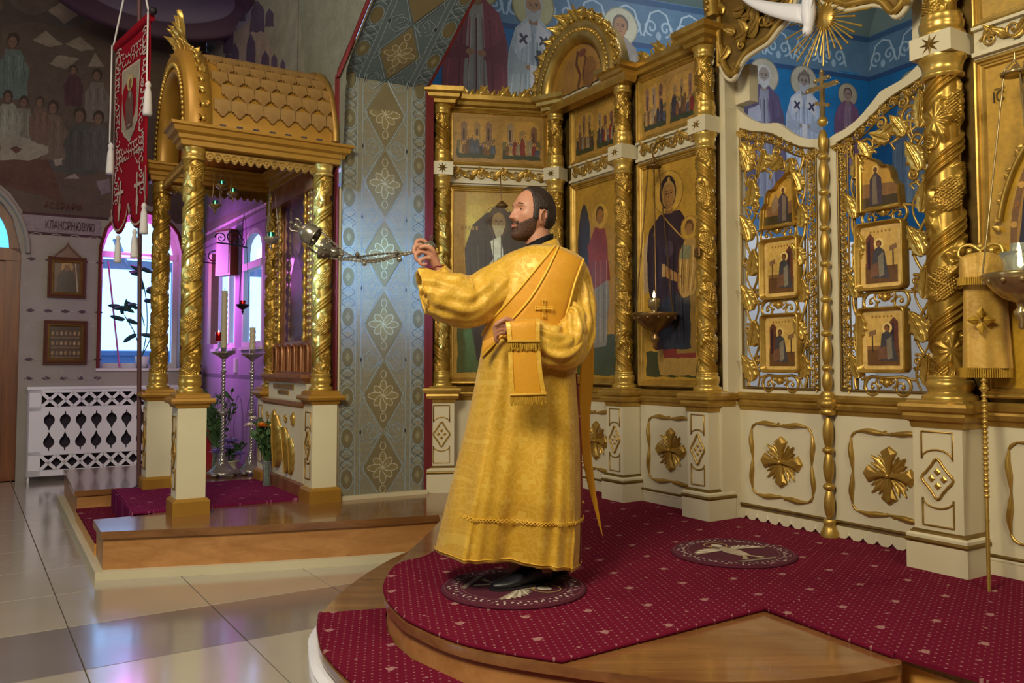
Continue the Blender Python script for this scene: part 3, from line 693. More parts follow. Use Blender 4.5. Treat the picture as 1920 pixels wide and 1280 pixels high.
# mural above the text band and dotted diamonds below
P = Paint(.0003); P.jit = .014
def wp(pts, c): P.poly([LB(*p) for p in pts], c)
x0, zA = -2.9, 2.96
hole = [(-.62, 2.7), (-.60, 2.96)]
wp_r = [(-2.9, 3.35), (-1.85, 3.33), (-1.36, 3.40), (-1.0, 3.33), (-.78, 3.15), (-.66, 2.96), (-.05, 2.96), (.05, 2.96), (.2, 2.97), (.38, 3.12), (.57, 3.17), (.76, 3.12), (.93, 2.97), (1.25, 2.97), (1.25, ROOM_H), (-2.9, ROOM_H)]
P.poly(wp_r, '5c4a40')
for i in range(60):
    R_ = random.Random(i); cx_ = R_.uniform(-2.8, 1.2); cz_ = R_.uniform(3.5, 6.2); P.ell(cx_, cz_, R_.uniform(.1, .45), R_.uniform(.08, .3), R_.choice(['54443c', '64503f', '5a4c46', '4c403e', '6a5448', '504a48']), 14, R_.uniform(0, 3))
wp([(0, 50), (60, 40), (140, 55), (185, 120), (200, 230), (120, 260), (60, 230), (0, 200)], '564840')
# rocky sky, papers
for pts in ([(62, 75), (85, 58), (118, 84), (90, 88)], [(122, 82), (150, 68), (178, 92), (150, 96)], [(92, 120), (110, 103), (150, 110), (122, 130)], [(165, 125), (178, 98), (195, 125)], [(90, 20), (120, 0), (160, 20), (120, 45)]): wp(pts, '86786c')
def person_(cx, cy, s, robe, hair_='3c2c26'):
    wp([(cx-26*s, cy+110*s), (cx-30*s, cy+50*s), (cx-14*s, cy+18*s), (cx+14*s, cy+18*s), (cx+30*s, cy+52*s), (cx+24*s, cy+112*s)], robe)
    for k in range(5): wp([(cx-18*s+9*k*s, cy+30*s), (cx-15*s+9*k*s, cy+30*s), (cx-20*s+10*k*s, cy+108*s)], tuple(x*(1.45 if k % 2 else .65) for x in sr(robe)))
    wp([(cx+12*s*cos(t), cy+15*s*sin(t)) for t in [i*PI/7 for i in range(14)]], hair_)
    wp([(cx-1*s+8*s*cos(t), cy+4*s+11*s*sin(t)) for t in [i*PI/7 for i in range(14)]], '74584a')
    wp([(cx-5*s, cy+2*s), (cx-1*s, cy+1*s), (cx-5*s, cy+4*s)], '40302a'); wp([(cx+1*s, cy+1*s), (cx+5*s, cy+2*s), (cx+2*s, cy+4*s)], '40302a')
person_(25, 75, 1.0, '5c6a68'); person_(138, 130, .62, '4a2a34'); person_(182, 140, .8, '706660'); person_(100, 200, .9, '6c5a50'); person_(45, 190, .75, '78746a'); person_(15, 180, .8, '8c8a80'); person_(75, 190, .7, '6a5348')
person_(150, 215, 1.0, '4c4a48'); person_(185, 220, .9, '565050')
wp([(0, 260), (30, 252), (90, 275), (92, 285), (55, 305), (0, 300)], '948c80'); wp([(18, 278), (30, 274), (42, 280), (30, 288)], '5c3c34')
wp([(120, 335), (140, 325), (150, 335)], '9a8a84'); wp([(180, 340), (205, 335), (208, 360), (190, 365)], '82707a'); wp([(0, 300), (92, 300), (120, 380), (0, 345)], '5c3a30')
for i in range(5): wp([(100+2*i, 300+i), (118, 296+3*i), (104, 312)], '9c8c84')
# band with lettering
P.rect(-.64, 2.74, .12, 2.93, '94868a'); P.line([(-.66, 2.945), (.2, 2.955)], .03, '4a2630'); P.line([(-.60, 2.73), (.13, 2.735)], .03, '4a2630')
# diamonds rows and scrolls of the lower wall
for zr in (2.44, 1.87, 1.33, 1.12):
    P.line([(-.62, zr), (.12, zr)], .012, 'b4aca4')
    for k in range(5):
        x = -.56+.17*k; P.poly([(x-.05, zr), (x, zr+.022), (x+.05, zr), (x, zr-.022)], '584850')
for k in range(4):
    for zr in (2.62, 2.2, 1.6, 1.2): P.ring(-.52+.19*k, zr, .10, .008, 'aca49c', 20, .12)
P.build('wall_painting', 'mural', W, 'dim mural of figures gathered at a white table')
def text(body, size, loc, rot, mat, parent, name='lettering', ext=.001, sx=1.):
    cu = bpy.data.curves.new(name, 'FONT'); cu.body = body; cu.size = size; cu.extrude = ext; cu.align_x = 'CENTER'; cu.resolution_u = 2
    o = bpy.data.objects.new(name, cu); C.objects.link(o); bpy.context.view_layer.update(); me = bpy.data.meshes.new_from_object(o); bpy.data.objects.remove(o); me.materials.clear(); me.materials.append(M[mat]); o = link(name, me); o.location = loc; o.rotation_euler = rot; o.scale = (sx, 1, 1); o.parent = parent; return o
flat('ink_wine', '4c2a38', .8); flat('ink_brown', '5c3028', .8); flat('ink_dark', '3c2c14', .8)
a_ = LB(132, 415)
text('КЛАНСРНЮВУЮ', .13, (a_[0], -.014, 2.79), (PI/2, 0, 0), 'ink_wine', W, sx=.47)
text('АСЕРАРИ', .10, (LB(118, 382)[0], -.03, 3.02), (PI/2, 0, 0), 'ink_brown', W, sx=.8)
# window_1
def window(name, h, parentloc, ang, bars_x, transom, label, y=.30, fw=.06, mat='reveal_white'):
    w_ = holder(name, parentloc, ang, label)
    a, b_, za, zs, zt = h
    def arc_pts(a, b_, za, zs, zt, n=16):
        return [(a, za), (a, zs)]+[(a+(b_-a)*i/n, zs+(zt-zs)*math.sqrt(1-(2*i/n-1)**2)) for i in range(1, n)]+[(b_, zs), (b_, za)]
    mb = MB(); o = arc_pts(a, b_, za, zs, zt); i_ = arc_pts(a+fw, b_-fw, za+fw, zs, max(zs, zt-fw)); m = len(o)
    for yy in (y, y+.05): mb.add([(p[0], yy, p[1]) for p in o]+[(p[0], yy, p[1]) for p in i_], [(k, (k+1) % m, (k+1) % m+m, k+m) for k in range(m)])
    mb.add([(p[0], y, p[1]) for p in i_]+[(p[0], y+.05, p[1]) for p in i_], [(k, (k+1) % m, (k+1) % m+m, k+m) for k in range(m)])
    mb.build('frame', mat, w_)
    for bx in bars_x: mm = MB(); mm.box((bx-.018, y, za+.03), (bx+.018, y+.04, transom)); mm.build('mullion', mat, w_)
    if transom < zt-.02: mm = MB(); mm.box((a+.02, y-.01, transom-.03), (b_-.02, y+.05, transom+.04)); mm.build('transom', mat, w_)
    mm = MB(); mm.add([(p[0], y+.025, p[1]) for p in i_], [tuple(range(m))]); mm.build('pane', 'glass_pane', w_)
    mm = MB(); mm.box((a-.02, -.03, za-.03), (b_+.02, max(y, .04), za)); mm.build('sill', 'reveal_white', w_)
    return w_
window('window_1', H1, BK, ANG_Q, [.78], 2.58, 'arched window lit magenta behind the hanging banner')
mmm = MB(); mmm.tube([(.12, -.01, 1.23), (.12, -.01, 2.62)]+[(.12+.9*i/16, -.01, 2.62+.45*math.sqrt(max(0, 1-(2*i/16-1)**2))) for i in range(17)]+[(1.02, -.01, 1.23)], .02, 6); mmm.build('painted_surround', 'burgundy', W)
# door_1
DW = holder('door_1', BK, ANG_Q, 'carved panelled wooden door under an arched fanlight')
b = MB()
for s0, s1 in ((-2.06, -1.93), (-.80, -.65)): b.box((s0, .12, 0), (s1, .29, 2.5))
b.box((-2.06, .10, 2.42), (-.65, .29, 2.56)); b.build('door_frame', 'wood_door', DW)
arcp = [(-1.355+.71*cos(PI*i/20), 2.5+.80*sin(PI*i/20)) for i in range(21)]; arci = [(-1.355+.58*cos(PI*i/20), 2.56+.62*sin(PI*i/20)) for i in range(21)]
b = MB()
for y in (.10, .18): b.add([(p[0], y, p[1]) for p in arcp]+[(p[0], y, p[1]) for p in arci], [(i, i+1, i+22, i+21) for i in range(20)])
b.add([(p[0], .10, p[1]) for p in arci]+[(p[0], .18, p[1]) for p in arci], [(i, i+1, i+22, i+21) for i in range(20)]); b.build('fanlight_frame', 'wood_door', DW)
b = MB(); b.add([(p[0], .15, p[1]) for p in arci], [tuple(range(21))]); b.build('fanlight_pane', 'glass_blue', DW)
b = MB(); b.tube([(-1.355+.76*cos(PI*i/20), -.02, 2.5+.85*sin(PI*i/20)) for i in range(21)], .055, 6, None, True, None, .5); b.build('arch_moulding', 'plaster_grey', DW)
for dx0, dx1 in ((-1.94, -1.358), (-1.362, -.79)):
    b = MB(); b.box((dx0, .15, .02), (dx1, .19, 2.42)); lf = b.build('door_leaf', 'wood_door', DW)
    for z0_, z1_ in ((.12, .5), (.58, .98), (1.06, 1.5), (1.58, 2.3)):
        b = MB(); b.rects((dx0+dx1)/2, (z0_+z1_)/2, (dx1-dx0)/2-.07, (z1_-z0_)/2, [(0, 0), (-.015, .018), (-.04, .006), (-.06, .02)], TM((0, .15, 0), (PI/2, 0, 0))); b.build('raised_panel', 'wood_door', lf)
# ---- side wall with windows
def LS(px, py, t=0.): return local(px, py, SDO, ANG_D, t)
SW = holder('wall_side', SDO, ANG_D, 'plastered side wall with painted trees above and windows below')
H2 = (-2.78, -2.02, 1.45, 2.42, 2.62); H3 = (-4.05, -3.05, 1.45, 2.30, 2.42)
b = MB(); wall_grid(b, -4.69, 0, 0, ROOM_H, [H3, H2], .3); reveal(b, H2, 0, .05); reveal(b, H3, 0, .05); b.build('plaster', 'plaster_lilac', SW)
P = Paint(.0004); P.jit = .012
P.rect(-4.69, 2.75, 0, ROOM_H, '7e7a72')
def sp_(pts, c): P.poly([LS(*p) for p in pts], c)
sp_([(385, 420), (480, 380), (640, 330), (640, 170), (600, 0), (385, 0)], '8a8494')
sp_([(395, 95), (520, 0), (600, 0), (610, 170), (395, 150)], '98887c'); sp_([(470, 0), (560, 0), (640, 120), (640, 330), (555, 200)], '8a8878')
sp_([(560, 0), (690, 0), (650, 130), (640, 350), (600, 330), (570, 120)], '7e8272')
for cx_, y0_, y1_, w_ in ((428, 40, 100, 10), (452, 5, 40, 8), (440, 80, 125, 8), (470, 60, 125, 9), (482, 0, 60, 14), (505, 15, 50, 8), (427, 95, 125, 6), (497, 95, 130, 8), (530, 110, 140, 5), (514, 100, 130, 6)):
    sp_([(cx_, y0_), (cx_+w_, (y0_*2+y1_)/3), (cx_+w_, y1_), (cx_-w_, y1_), (cx_-w_*.8, (y0_*2+y1_)/3)], '54465c')
for cx_, cy_ in ((400, 60), (380, 78), (395, 90), (365, 60)): sp_([(cx_-9, cy_), (cx_, cy_-8), (cx_+9, cy_), (cx_, cy_+9)], '5a6a60')
P.line([LS(401, 0), LS(401, 110)], .02, '5a4a5c'); P.line([LS(560, 0), LS(558, 150)], .02, '6a6458')
# painted mouldings lower
P.line([LS(385, 440), LS(480, 392), LS(640, 318)], .03, 'ead0ee'); P.line([LS(385, 465), LS(480, 420), LS(640, 345)], .02, '8a6a98')
P.rect(-4.69, 1.13, 0, 1.17, '8a7494')
for k in range(9):
    P.ring(-.35-.5*k, .62, .20, .012, '8c7c9c', 24, .34); P.ring(-.35-.5*k, .62, .15, .008, 'c0b0cc', 24, .28)
P.rect(-.36, 0.28, -.04, 3.4, '8e8478')
for z_ in (.6, 1.0, 1.4, 1.8, 2.15, 2.5, 2.9): P.poly([(-.20-.035, z_), (-.20, z_+.035), (-.165, z_), (-.20, z_-.035)], '544650')
P.build('wall_painting', 'mural', SW, 'painted purple trees on pale plaster')
b = MB(); b.box((-.07, -.012, .28), (-.0, .0, 3.45)); b.build('painted_stripe', 'burgundy', SW)
window('window_2', H2, SDO, ANG_D, [], 2.25, 'narrow side window right of the leaning icon, magenta lit', .0, .05)
window('window_3', H3, SDO, ANG_D, [-3.35], 2.35, 'wider side window glowing pale blue behind the tall candle', .0, .05)
# wall above the arch in the same plane
ARC = [(0, 3.45), (.3, 3.615), (.6, 3.80), (1.0, 4.02), (1.6, 4.28), (2.4, 4.42), (3.4, 4.42), (4.6, 4.2), (5.6, 3.8)]
b = MB()
for (a0, z0_), (a1, z1_) in zip(ARC[:-1], ARC[1:]): b.add([(a0, 0, z0_), (a1, 0, z1_), (a1, 0, ROOM_H), (a0, 0, ROOM_H)], [(0, 1, 2, 3)])
b.build('arch_spandrel', 'plaster_green', SW)
b = MB(); b.tube([(0, -.012, 3.42)]+[(a, -.012, z) for a, z in ARC], .04, 4, None, True, None, .3, (0, 1, 0)); b.build('arch_stripe', 'burgundy', SW)
# ---- the pier and its arch soffit: one patterned face
PA = np.array([-1.288, 6.115]); PB = np.array([-.665, 6.455]); PW = float(np.linalg.norm(PB-PA)); pd = (PB-PA)/PW; pn = np.array([pd[1], -pd[0]])
PI_A = math.atan2(pd[1], pd[0])
PR = holder('wall_pier', (0, 0), 0, 'grey blue pier with pale interlaced arabesques and lozenges')
prof = [(0, .28), (0, 3.45)]; cum = [0, 3.17]; arcf = spline([(a, z) for a, z in ARC], 6)
for i in range(1, len(arcf)):
    cum.append(cum[-1]+float(np.linalg.norm(arcf[i]-arcf[i-1]))); prof.append(tuple(arcf[i]))
def soffit(w, l, h=0.):
    i = max(0, min(len(cum)-2, int(np.searchsorted(cum, l))-1)); u = (l-cum[i])/(cum[i+1]-cum[i]); a = prof[i][0]+(prof[i+1][0]-prof[i][0])*u; z = prof[i][1]+(prof[i+1][1]-prof[i][1])*u
    da = prof[i+1][0]-prof[i][0]; dz = prof[i+1][1]-prof[i][1]; L_ = math.hypot(da, dz); na, nz_ = dz/L_, -da/L_
    p = PA+pd*w+DV[:2]*(a); out = (pn*na if i == 0 else DV[:2]*na)
    return (p[0]+out[0]*h, p[1]+out[1]*h, z+nz_*h)
b = MB(); b.grid([[soffit(w, l) for l in cum] for w in (0, PW)], False, False, sr('5f7078')); pm = b.build('pier_face', 'pier_paint', PR)
P = Paint(.0002)
gl, gd, gold_ = '8c9ba2', '4c5a62', '786e52'
T_END = cum[-1]*.62
# side bands
for w0, w1 in ((.01, .035), (PW-.035, PW-.01)): pass
for w_ in (.135, .175, PW-.175, PW-.135): P.line([(w_, .03+T_END*i/60) for i in range(61)], .006, gl)
for wc in (.075, PW-.075):
    l = .1
    while l < T_END:
        P.ell(wc, l+.05, .045, .07, '70684e', 16); P.ring(wc, l+.05, .052, .006, gl, 20, .08)
        P.poly([(wc-.02, l+.05), (wc, l+.085), (wc+.02, l+.05), (wc, l+.015)], '8c8668')
        for s1 in (-1, 1):
            P.line([(wc+s1*.05*cos(PI*i/6), l+.13+.16*i/12) for i in range(13)], .007, gl); P.line([(wc+s1*.05*sin(PI*i/6+.5), l+.13+.16*i/12) for i in range(13)], .005, gd)
        l += .30
# lozenges with eight petalled flowers
per = .54; l = -.05; cw = PW/2; hw = .155
while l < T_END:
    P.poly([(cw-hw, l+per/2), (cw, l+per*.97), (cw+hw, l+per/2), (cw, l+per*.03)], gold_)
    for s1 in (-1, 1):
        P.line([(cw+s1*.02, l+per*.03), (cw+s1*(hw+.01), l+per/2), (cw+s1*.02, l+per*.97)], .007, gl)
        P.line([(cw+s1*.01, l+per), (cw+s1*.10, l+per*.84), (cw+s1*.16, l+per*.90), (cw+s1*.165, l+per*1.06), (cw+s1*.10, l+per*1.13), (cw+s1*.07, l+per*1.03), (cw+s1*.11, l+per*.97)], .007, gl)
        P.line([(cw+s1*(.085+.045*cos(t)), l+per*1.0+.05*sin(t)) for t in [i*.5 for i in range(12)]], .006, gl)
        P.line([(cw+s1*(.165+.02*cos(t*1.3)), l+per*.5+.11*(t-3)/3) for t in [i*.5 for i in range(13)]], .006, gl)
        P.poly([(cw+s1*.178, l+per-.02), (cw+s1*.186, l+per), (cw+s1*.178, l+per+.02), (cw+s1*.170, l+per)], '34343c')
    for k in range(8):
        a = PI*k/4+PI/2; ln = .115 if k % 2 == 0 else .095; c_ = (cw+cos(a)*ln*.55, l+per/2+sin(a)*ln*.55)
        P.ell(c_[0], c_[1], ln*.5, .023, '857a56', 12, a); pts = [(c_[0]+ln*.5*cos(t)*cos(a)-.026*sin(t)*sin(a), c_[1]+ln*.5*cos(t)*sin(a)+.026*sin(t)*cos(a)) for t in [2*PI*i/14 for i in range(15)]]; P.line(pts, .006, 'b4b09a')
    P.line([(cw-.03, l+per/2-.03), (cw+.03, l+per/2+.03)], .007, 'a8a07c'); P.line([(cw+.03, l+per/2-.03), (cw-.03, l+per/2+.03)], .007, 'b4b09a')
    for zz in (.20, .80): P.line([(cw+.022*sin(t), l+per*zz+.03*cos(t)) for t in [i*.6 for i in range(12)]], .006, 'b0ac94')
    l += per
P.norm(.004); P.mb.v = [soffit(min(max(x, 0), PW), max(z, 0.001), .001-y) for x, y, z in P.mb.v]
P.build('arabesque_painting', 'pier_paint', PR)
b = MB(); b.grid([[soffit(w, l, .003) for l in cum] for w in (PW-.022, PW)], False); b.build('edge_stripe', 'burgundy', PR)
b = MB(); b.grid([[soffit(w, l, .003) for l in cum] for w in (0, .012)], False); b.build('edge_line', 'cream', PR)
b = MB(); b.prism([tuple(PA+pn*.0), tuple(PB), tuple(PB+pn*.035), tuple(PA+pn*.035)], .28, .31, 'xy'); b.prism([tuple(PB), tuple(PB+QV[:2]*.12-DV[:2]*.45), tuple(PA-DV[:2]*.6), tuple(PA)], .0, 3.45, 'xy'); b.build('baseboard_pier', 'cream', PR)
b = MB(); b.prism([tuple(PB), tuple(PB+QV[:2]*.05), tuple(PB+QV[:2]*.05-DV[:2]*.06), tuple(PB-DV[:2]*.06)], .28, 3.5, 'xy'); b.build('side_stripe', 'burgundy', PR)
# ---- apse walls behind the screen
AC = (3.95, 9.0); A1 = math.radians(20); A2 = math.atan2(-.89, .45)
def L1(px, py): return local(px, py, AC, A1)
def L2(px, py): return local(px, py, AC, A2)
flat('apse_lower', 'e2e4e6', .6)
for nm, ang, xa, xb, LL in (('wall_apse', A1, -5.35, 0, L1), ('wall_apse_right', A2, 0, 4.6, L2)):
    w_ = holder(nm, AC, ang, 'blue painted apse wall with haloed saints' if nm == 'wall_apse' else 'blue apse wall right of the corner')
    b = MB(); b.add([(xa, 0, 0), (xb, 0, 0), (xb, 0, 4.9), (xa, 0, 4.9)], [(0, 1, 2, 3)]); b.build('plaster', 'apse_lower', w_)
    P = Paint(.0004); P.jit = .006; P.rect(xa, 2.6, xb, 4.45, '176a9c'); P.rect(xa, 4.40, xb, 4.95, '5c7a90')
    for k in range(50):
        R_ = random.Random(k+9); P.ell(R_.uniform(xa, xb), R_.uniform(2.9, 4.3), R_.uniform(.1, .3), R_.uniform(.05, .2), R_.choice(['186fa2', '15659a', '1b72a6', '1a6496']), 12)
    P.line([(xa, 4.42), (xb, 4.42)], .05, '2c4c74'); P.line([(xa, 4.86), (xb, 4.86)], .06, '3a5878')
    n = int((xb-xa)/.36)
    for k in range(n):
        c_ = xa+.18+k*.36
        for s1 in (-1, 1):
            pts = [(c_+s1*(.02+.085*(1-i/16)*cos(1.5*PI*i/8-PI/2)+.06), 4.62+.085*(1-i/18)*sin(1.5*PI*i/8-PI/2)) for i in range(15)]; P.line(pts, .022, 'a4b8c4')
        P.line([(c_-.17, 4.52), (c_-.09, 4.76), (c_, 4.80), (c_+.09, 4.76), (c_+.17, 4.52)], .02, 'b0c0c8'); P.ell(c_, 4.54, .03, .045, '9cb0be', 8)
    if nm == 'wall_apse':
        hx, hz = L1(893, -30); Hh = 1.75; figure(P, hx, hz-.9*Hh, Hh, 'a09484', '8e4448', 'b4a870', beard=None, W=.98)
        hx, hz = L1(1000, 12); Hh = 1.62; figure(P, hx, hz-.9*Hh, Hh, '9ca4a4', 'b4b8b4', 'b8ac78', hair='b0a898', beard='a8a49c', omo='3a3844', W=.86)
        P.line([L1(1010, 95), L1(1012, 160)], .05, '30343c'); P.line([L1(1003, 110), L1(1032, 106)], .05, '30343c')
        hx, hz = L1(1163, 50); Hh = 1.45; figure(P, hx, hz-.9*Hh, Hh, '9c9488', '94887c', 'c8c0a0', hair='6a5a4c', W=.9)
        hx, hz = L1(1255, 60); 
        hx, hz = L1(1432, 142); Hh = 1.42; figure(P, hx, hz-.9*Hh, Hh, '8c8894', '5c4c68', 'b4a890', hair='c0b8b0', beard='b8b4b0', skin='98887c', W=1.0)
        P.poly([L1(1402, 205), L1(1424, 196), L1(1428, 226), L1(1404, 232)], 'a8a4b0')
        hx, hz = L1(1507, 153); Hh = 1.32; figure(P, hx, hz-.9*Hh, Hh, 'a8acb8', 'b4b8c4', 'b4a890', hair='6a5c54', beard='b4b0b0', skin='988678', omo='3c3450', W=1.0)
        P.poly([L1(1497, 142), L1(1507, 130), L1(1520, 142)], '7c6a5c')
        hx, hz = L1(1589, 178); Hh = .98; figure(P, hx, hz-.9*Hh, Hh, '90707c', '7c5068', 'b4a080', hair='5c4438', skin='a08070', W=1.05)
        for k in range(2): P.line([L1(1572, 132+k*3), L1(1610, 138+k*3)], .012, '3c84b0')
    else:
        hx, hz = L2(1710, 165); figure(P, hx, hz-1.2, 1.35, '90a0a8', '7c8c98', 'a8a890', W=1.0)
    P.build('wall_painting', 'apse_paint', w_)
flat('vault_green', '7c928e', .7, 0, .2, .3, 2)
b = MB(); c1 = (AC[0], AC[1], 4.9); l1 = (AC[0]-5.35*cos(A1), AC[1]-5.35*sin(A1), 4.9); r1 = (AC[0]+4.6*cos(A2), AC[1]+4.6*sin(A2), 4.9); top = [(1.2, 5.2, 6.9), (3.0, 4.2, 6.9)]
b.add([l1, c1, top[1], top[0]], [(0, 1, 2, 3)]); b.add([c1, r1, top[1]], [(0, 1, 2)]); vt = b.build('ceiling_vault', 'vault_green'); struct(vt)
# ---- closing walls and ceiling of the nave behind the camera
flat('ceiling_paint', 'a89a8c', .8, 0, .2)
b = MB(); b.add([(-7.04, 8.02, 0), (-7.04, -5, 0), (-7.04, -5, ROOM_H), (-7.04, 8.02, ROOM_H)], [(0, 1, 2, 3)]); struct(b.build('wall_left', 'warm_wall'))
b = MB(); b.add([(-7.04, -5, 0), (7.5, -5, 0), (7.5, -5, ROOM_H), (-7.04, -5, ROOM_H)], [(0, 1, 2, 3)]); struct(b.build('wall_rear', 'warm_wall'))
b = MB(); b.add([(7.5, -5, 0), (7.5, 9.5, 0), (7.5, 9.5, 7), (7.5, -5, 7)], [(0, 1, 2, 3)]); struct(b.build('wall_right', 'warm_wall'))
b = MB(); b.add([(-7.04, 8.02, 0), (BK[0]-2.9*QV[0], BK[1]-2.9*QV[1], 0), (BK[0]-2.9*QV[0], BK[1]-2.9*QV[1], ROOM_H), (-7.04, 8.02, ROOM_H)], [(0, 1, 2, 3)]); struct(b.build('wall_left_rear', 'warm_wall'))
l0 = (AC[0]-5.35*cos(A1), AC[1]-5.35*sin(A1)); b = MB(); b.add([(l0[0], l0[1], 0), (-.75, 6.6, 0), (-.75, 6.6, 6.4), (l0[0], l0[1], 6.4)], [(0, 1, 2, 3)]); struct(b.build('wall_apse_left', 'apse_lower'))
b = MB(); b.box((-7.2, -5.1, ROOM_H), (7.6, 10.3, ROOM_H+.1)); struct(b.build('ceiling', 'ceiling_paint'))
# rounded painted vault edge at top left
flat('vault_pink', '847888', .7, 0, .2, .2, 3)
vb = MB(); cx_, cy_, cz_ = V(300, 10, 8.2); L_ = []
for r_, z_ in ((.0, .25), (.62, .25), (.70, .12), (.86, .0), (.98, .0), (1.0, .10), (1.0, .8)): L_.append((r_, z_))
vb.lathe([(r_ if r_ > 0 else .001, z_) for r_, z_ in L_], 48, TM((cx_, cy_, cz_+.02), (0, 0, .5), (1.0, 1.0, 1.0)), False); struct(vb.build('trim_1', 'vault_pink'))
vb = MB(); vb.lathe([(.72, .10), (.84, .015), (.84, -.005), (.985, -.005), (.985, .0)], 48, TM((cx_, cy_, cz_+.015)), False); flat('rim_dusk', '5a4450', .7); struct(vb.build('trim_2', 'rim_dusk'))
point('plant_lamp_glow', tuple(np.array([BK[0], BK[1], 0])+QV*.55+np.array([0, 0, 2.7])-DV*.20), 9, (1.0, .12, 1.0), .1)
pg_ = area('plant_lamp_glow_side', tuple(np.array([SDO[0], SDO[1], 0])-DV*3.7-QV*.9+np.array([0, 0, 2.3])), tuple(np.array([SDO[0], SDO[1], 0])-DV*3.4+np.array([0, 0, 2.1])), .4, 16, (.95, .2, 1.0)); pg_.data.spread = math.radians(115)

# ---- outside the arched window: pale timber pergola and a low wall
flat('timber_pale', '8e9cb4', .8); flat('snow_wall', '6f86b0', .8)
PG = thing('pergola', 'pale timber pergola seen through the arched window', 'pergola', (*[float(v) for v in (np.array([BK[0], BK[1]])+QV[:2]*.3-DV[:2]*1.6)], 0), ANG_Q)
b = MB(); b.box((-1.5, 0, 2.55), (2.2, .08, 2.67)); b.build('beam', 'timber_pale', PG)
for k in range(4):
    b = MB(); b.box((-1.0+.62*k, -.04, 0.0), (-.93+.62*k, .03, 2.55)) if k in (0, 3) else b.tube([(-.75+.45*k, 0, 2.95), (-.55+.42*k, .02, 2.60)], .04, 4); b.build('post' if k in (0, 3) else 'brace', 'timber_pale', PG)
YW = thing('yard_wall', 'low bluish yard wall outside the arched window', 'wall', (*[float(v) for v in (np.array([BK[0], BK[1]])+QV[:2]*.3-DV[:2]*2.4)], 0), ANG_Q)
b = MB(); b.rects(.5, 0, 2.4, .1, [(0, 0), (0, 1.38), (.04, 1.40), (.04, 1.46), (0, 1.47)]); b.build('masonry', 'snow_wall', YW)
q1 = np.array([BK[0], BK[1]])-DV[:2]*.16+QV[:2]*.22; q2 = np.array([BK[0], BK[1]])-DV[:2]*.10+QV[:2]*.36
st = thing('leaning_stick', 'thin stick leaning inside the left of the arched window', 'stick', (float(q2[0]), float(q2[1]), 1.235)); b = MB(); b.tube([(0, 0, 0), (float(q1[0]-q2[0]), float(q1[1]-q2[1]), 1.25)], .010, 6); b.build('stick', 'flower_magenta', st)
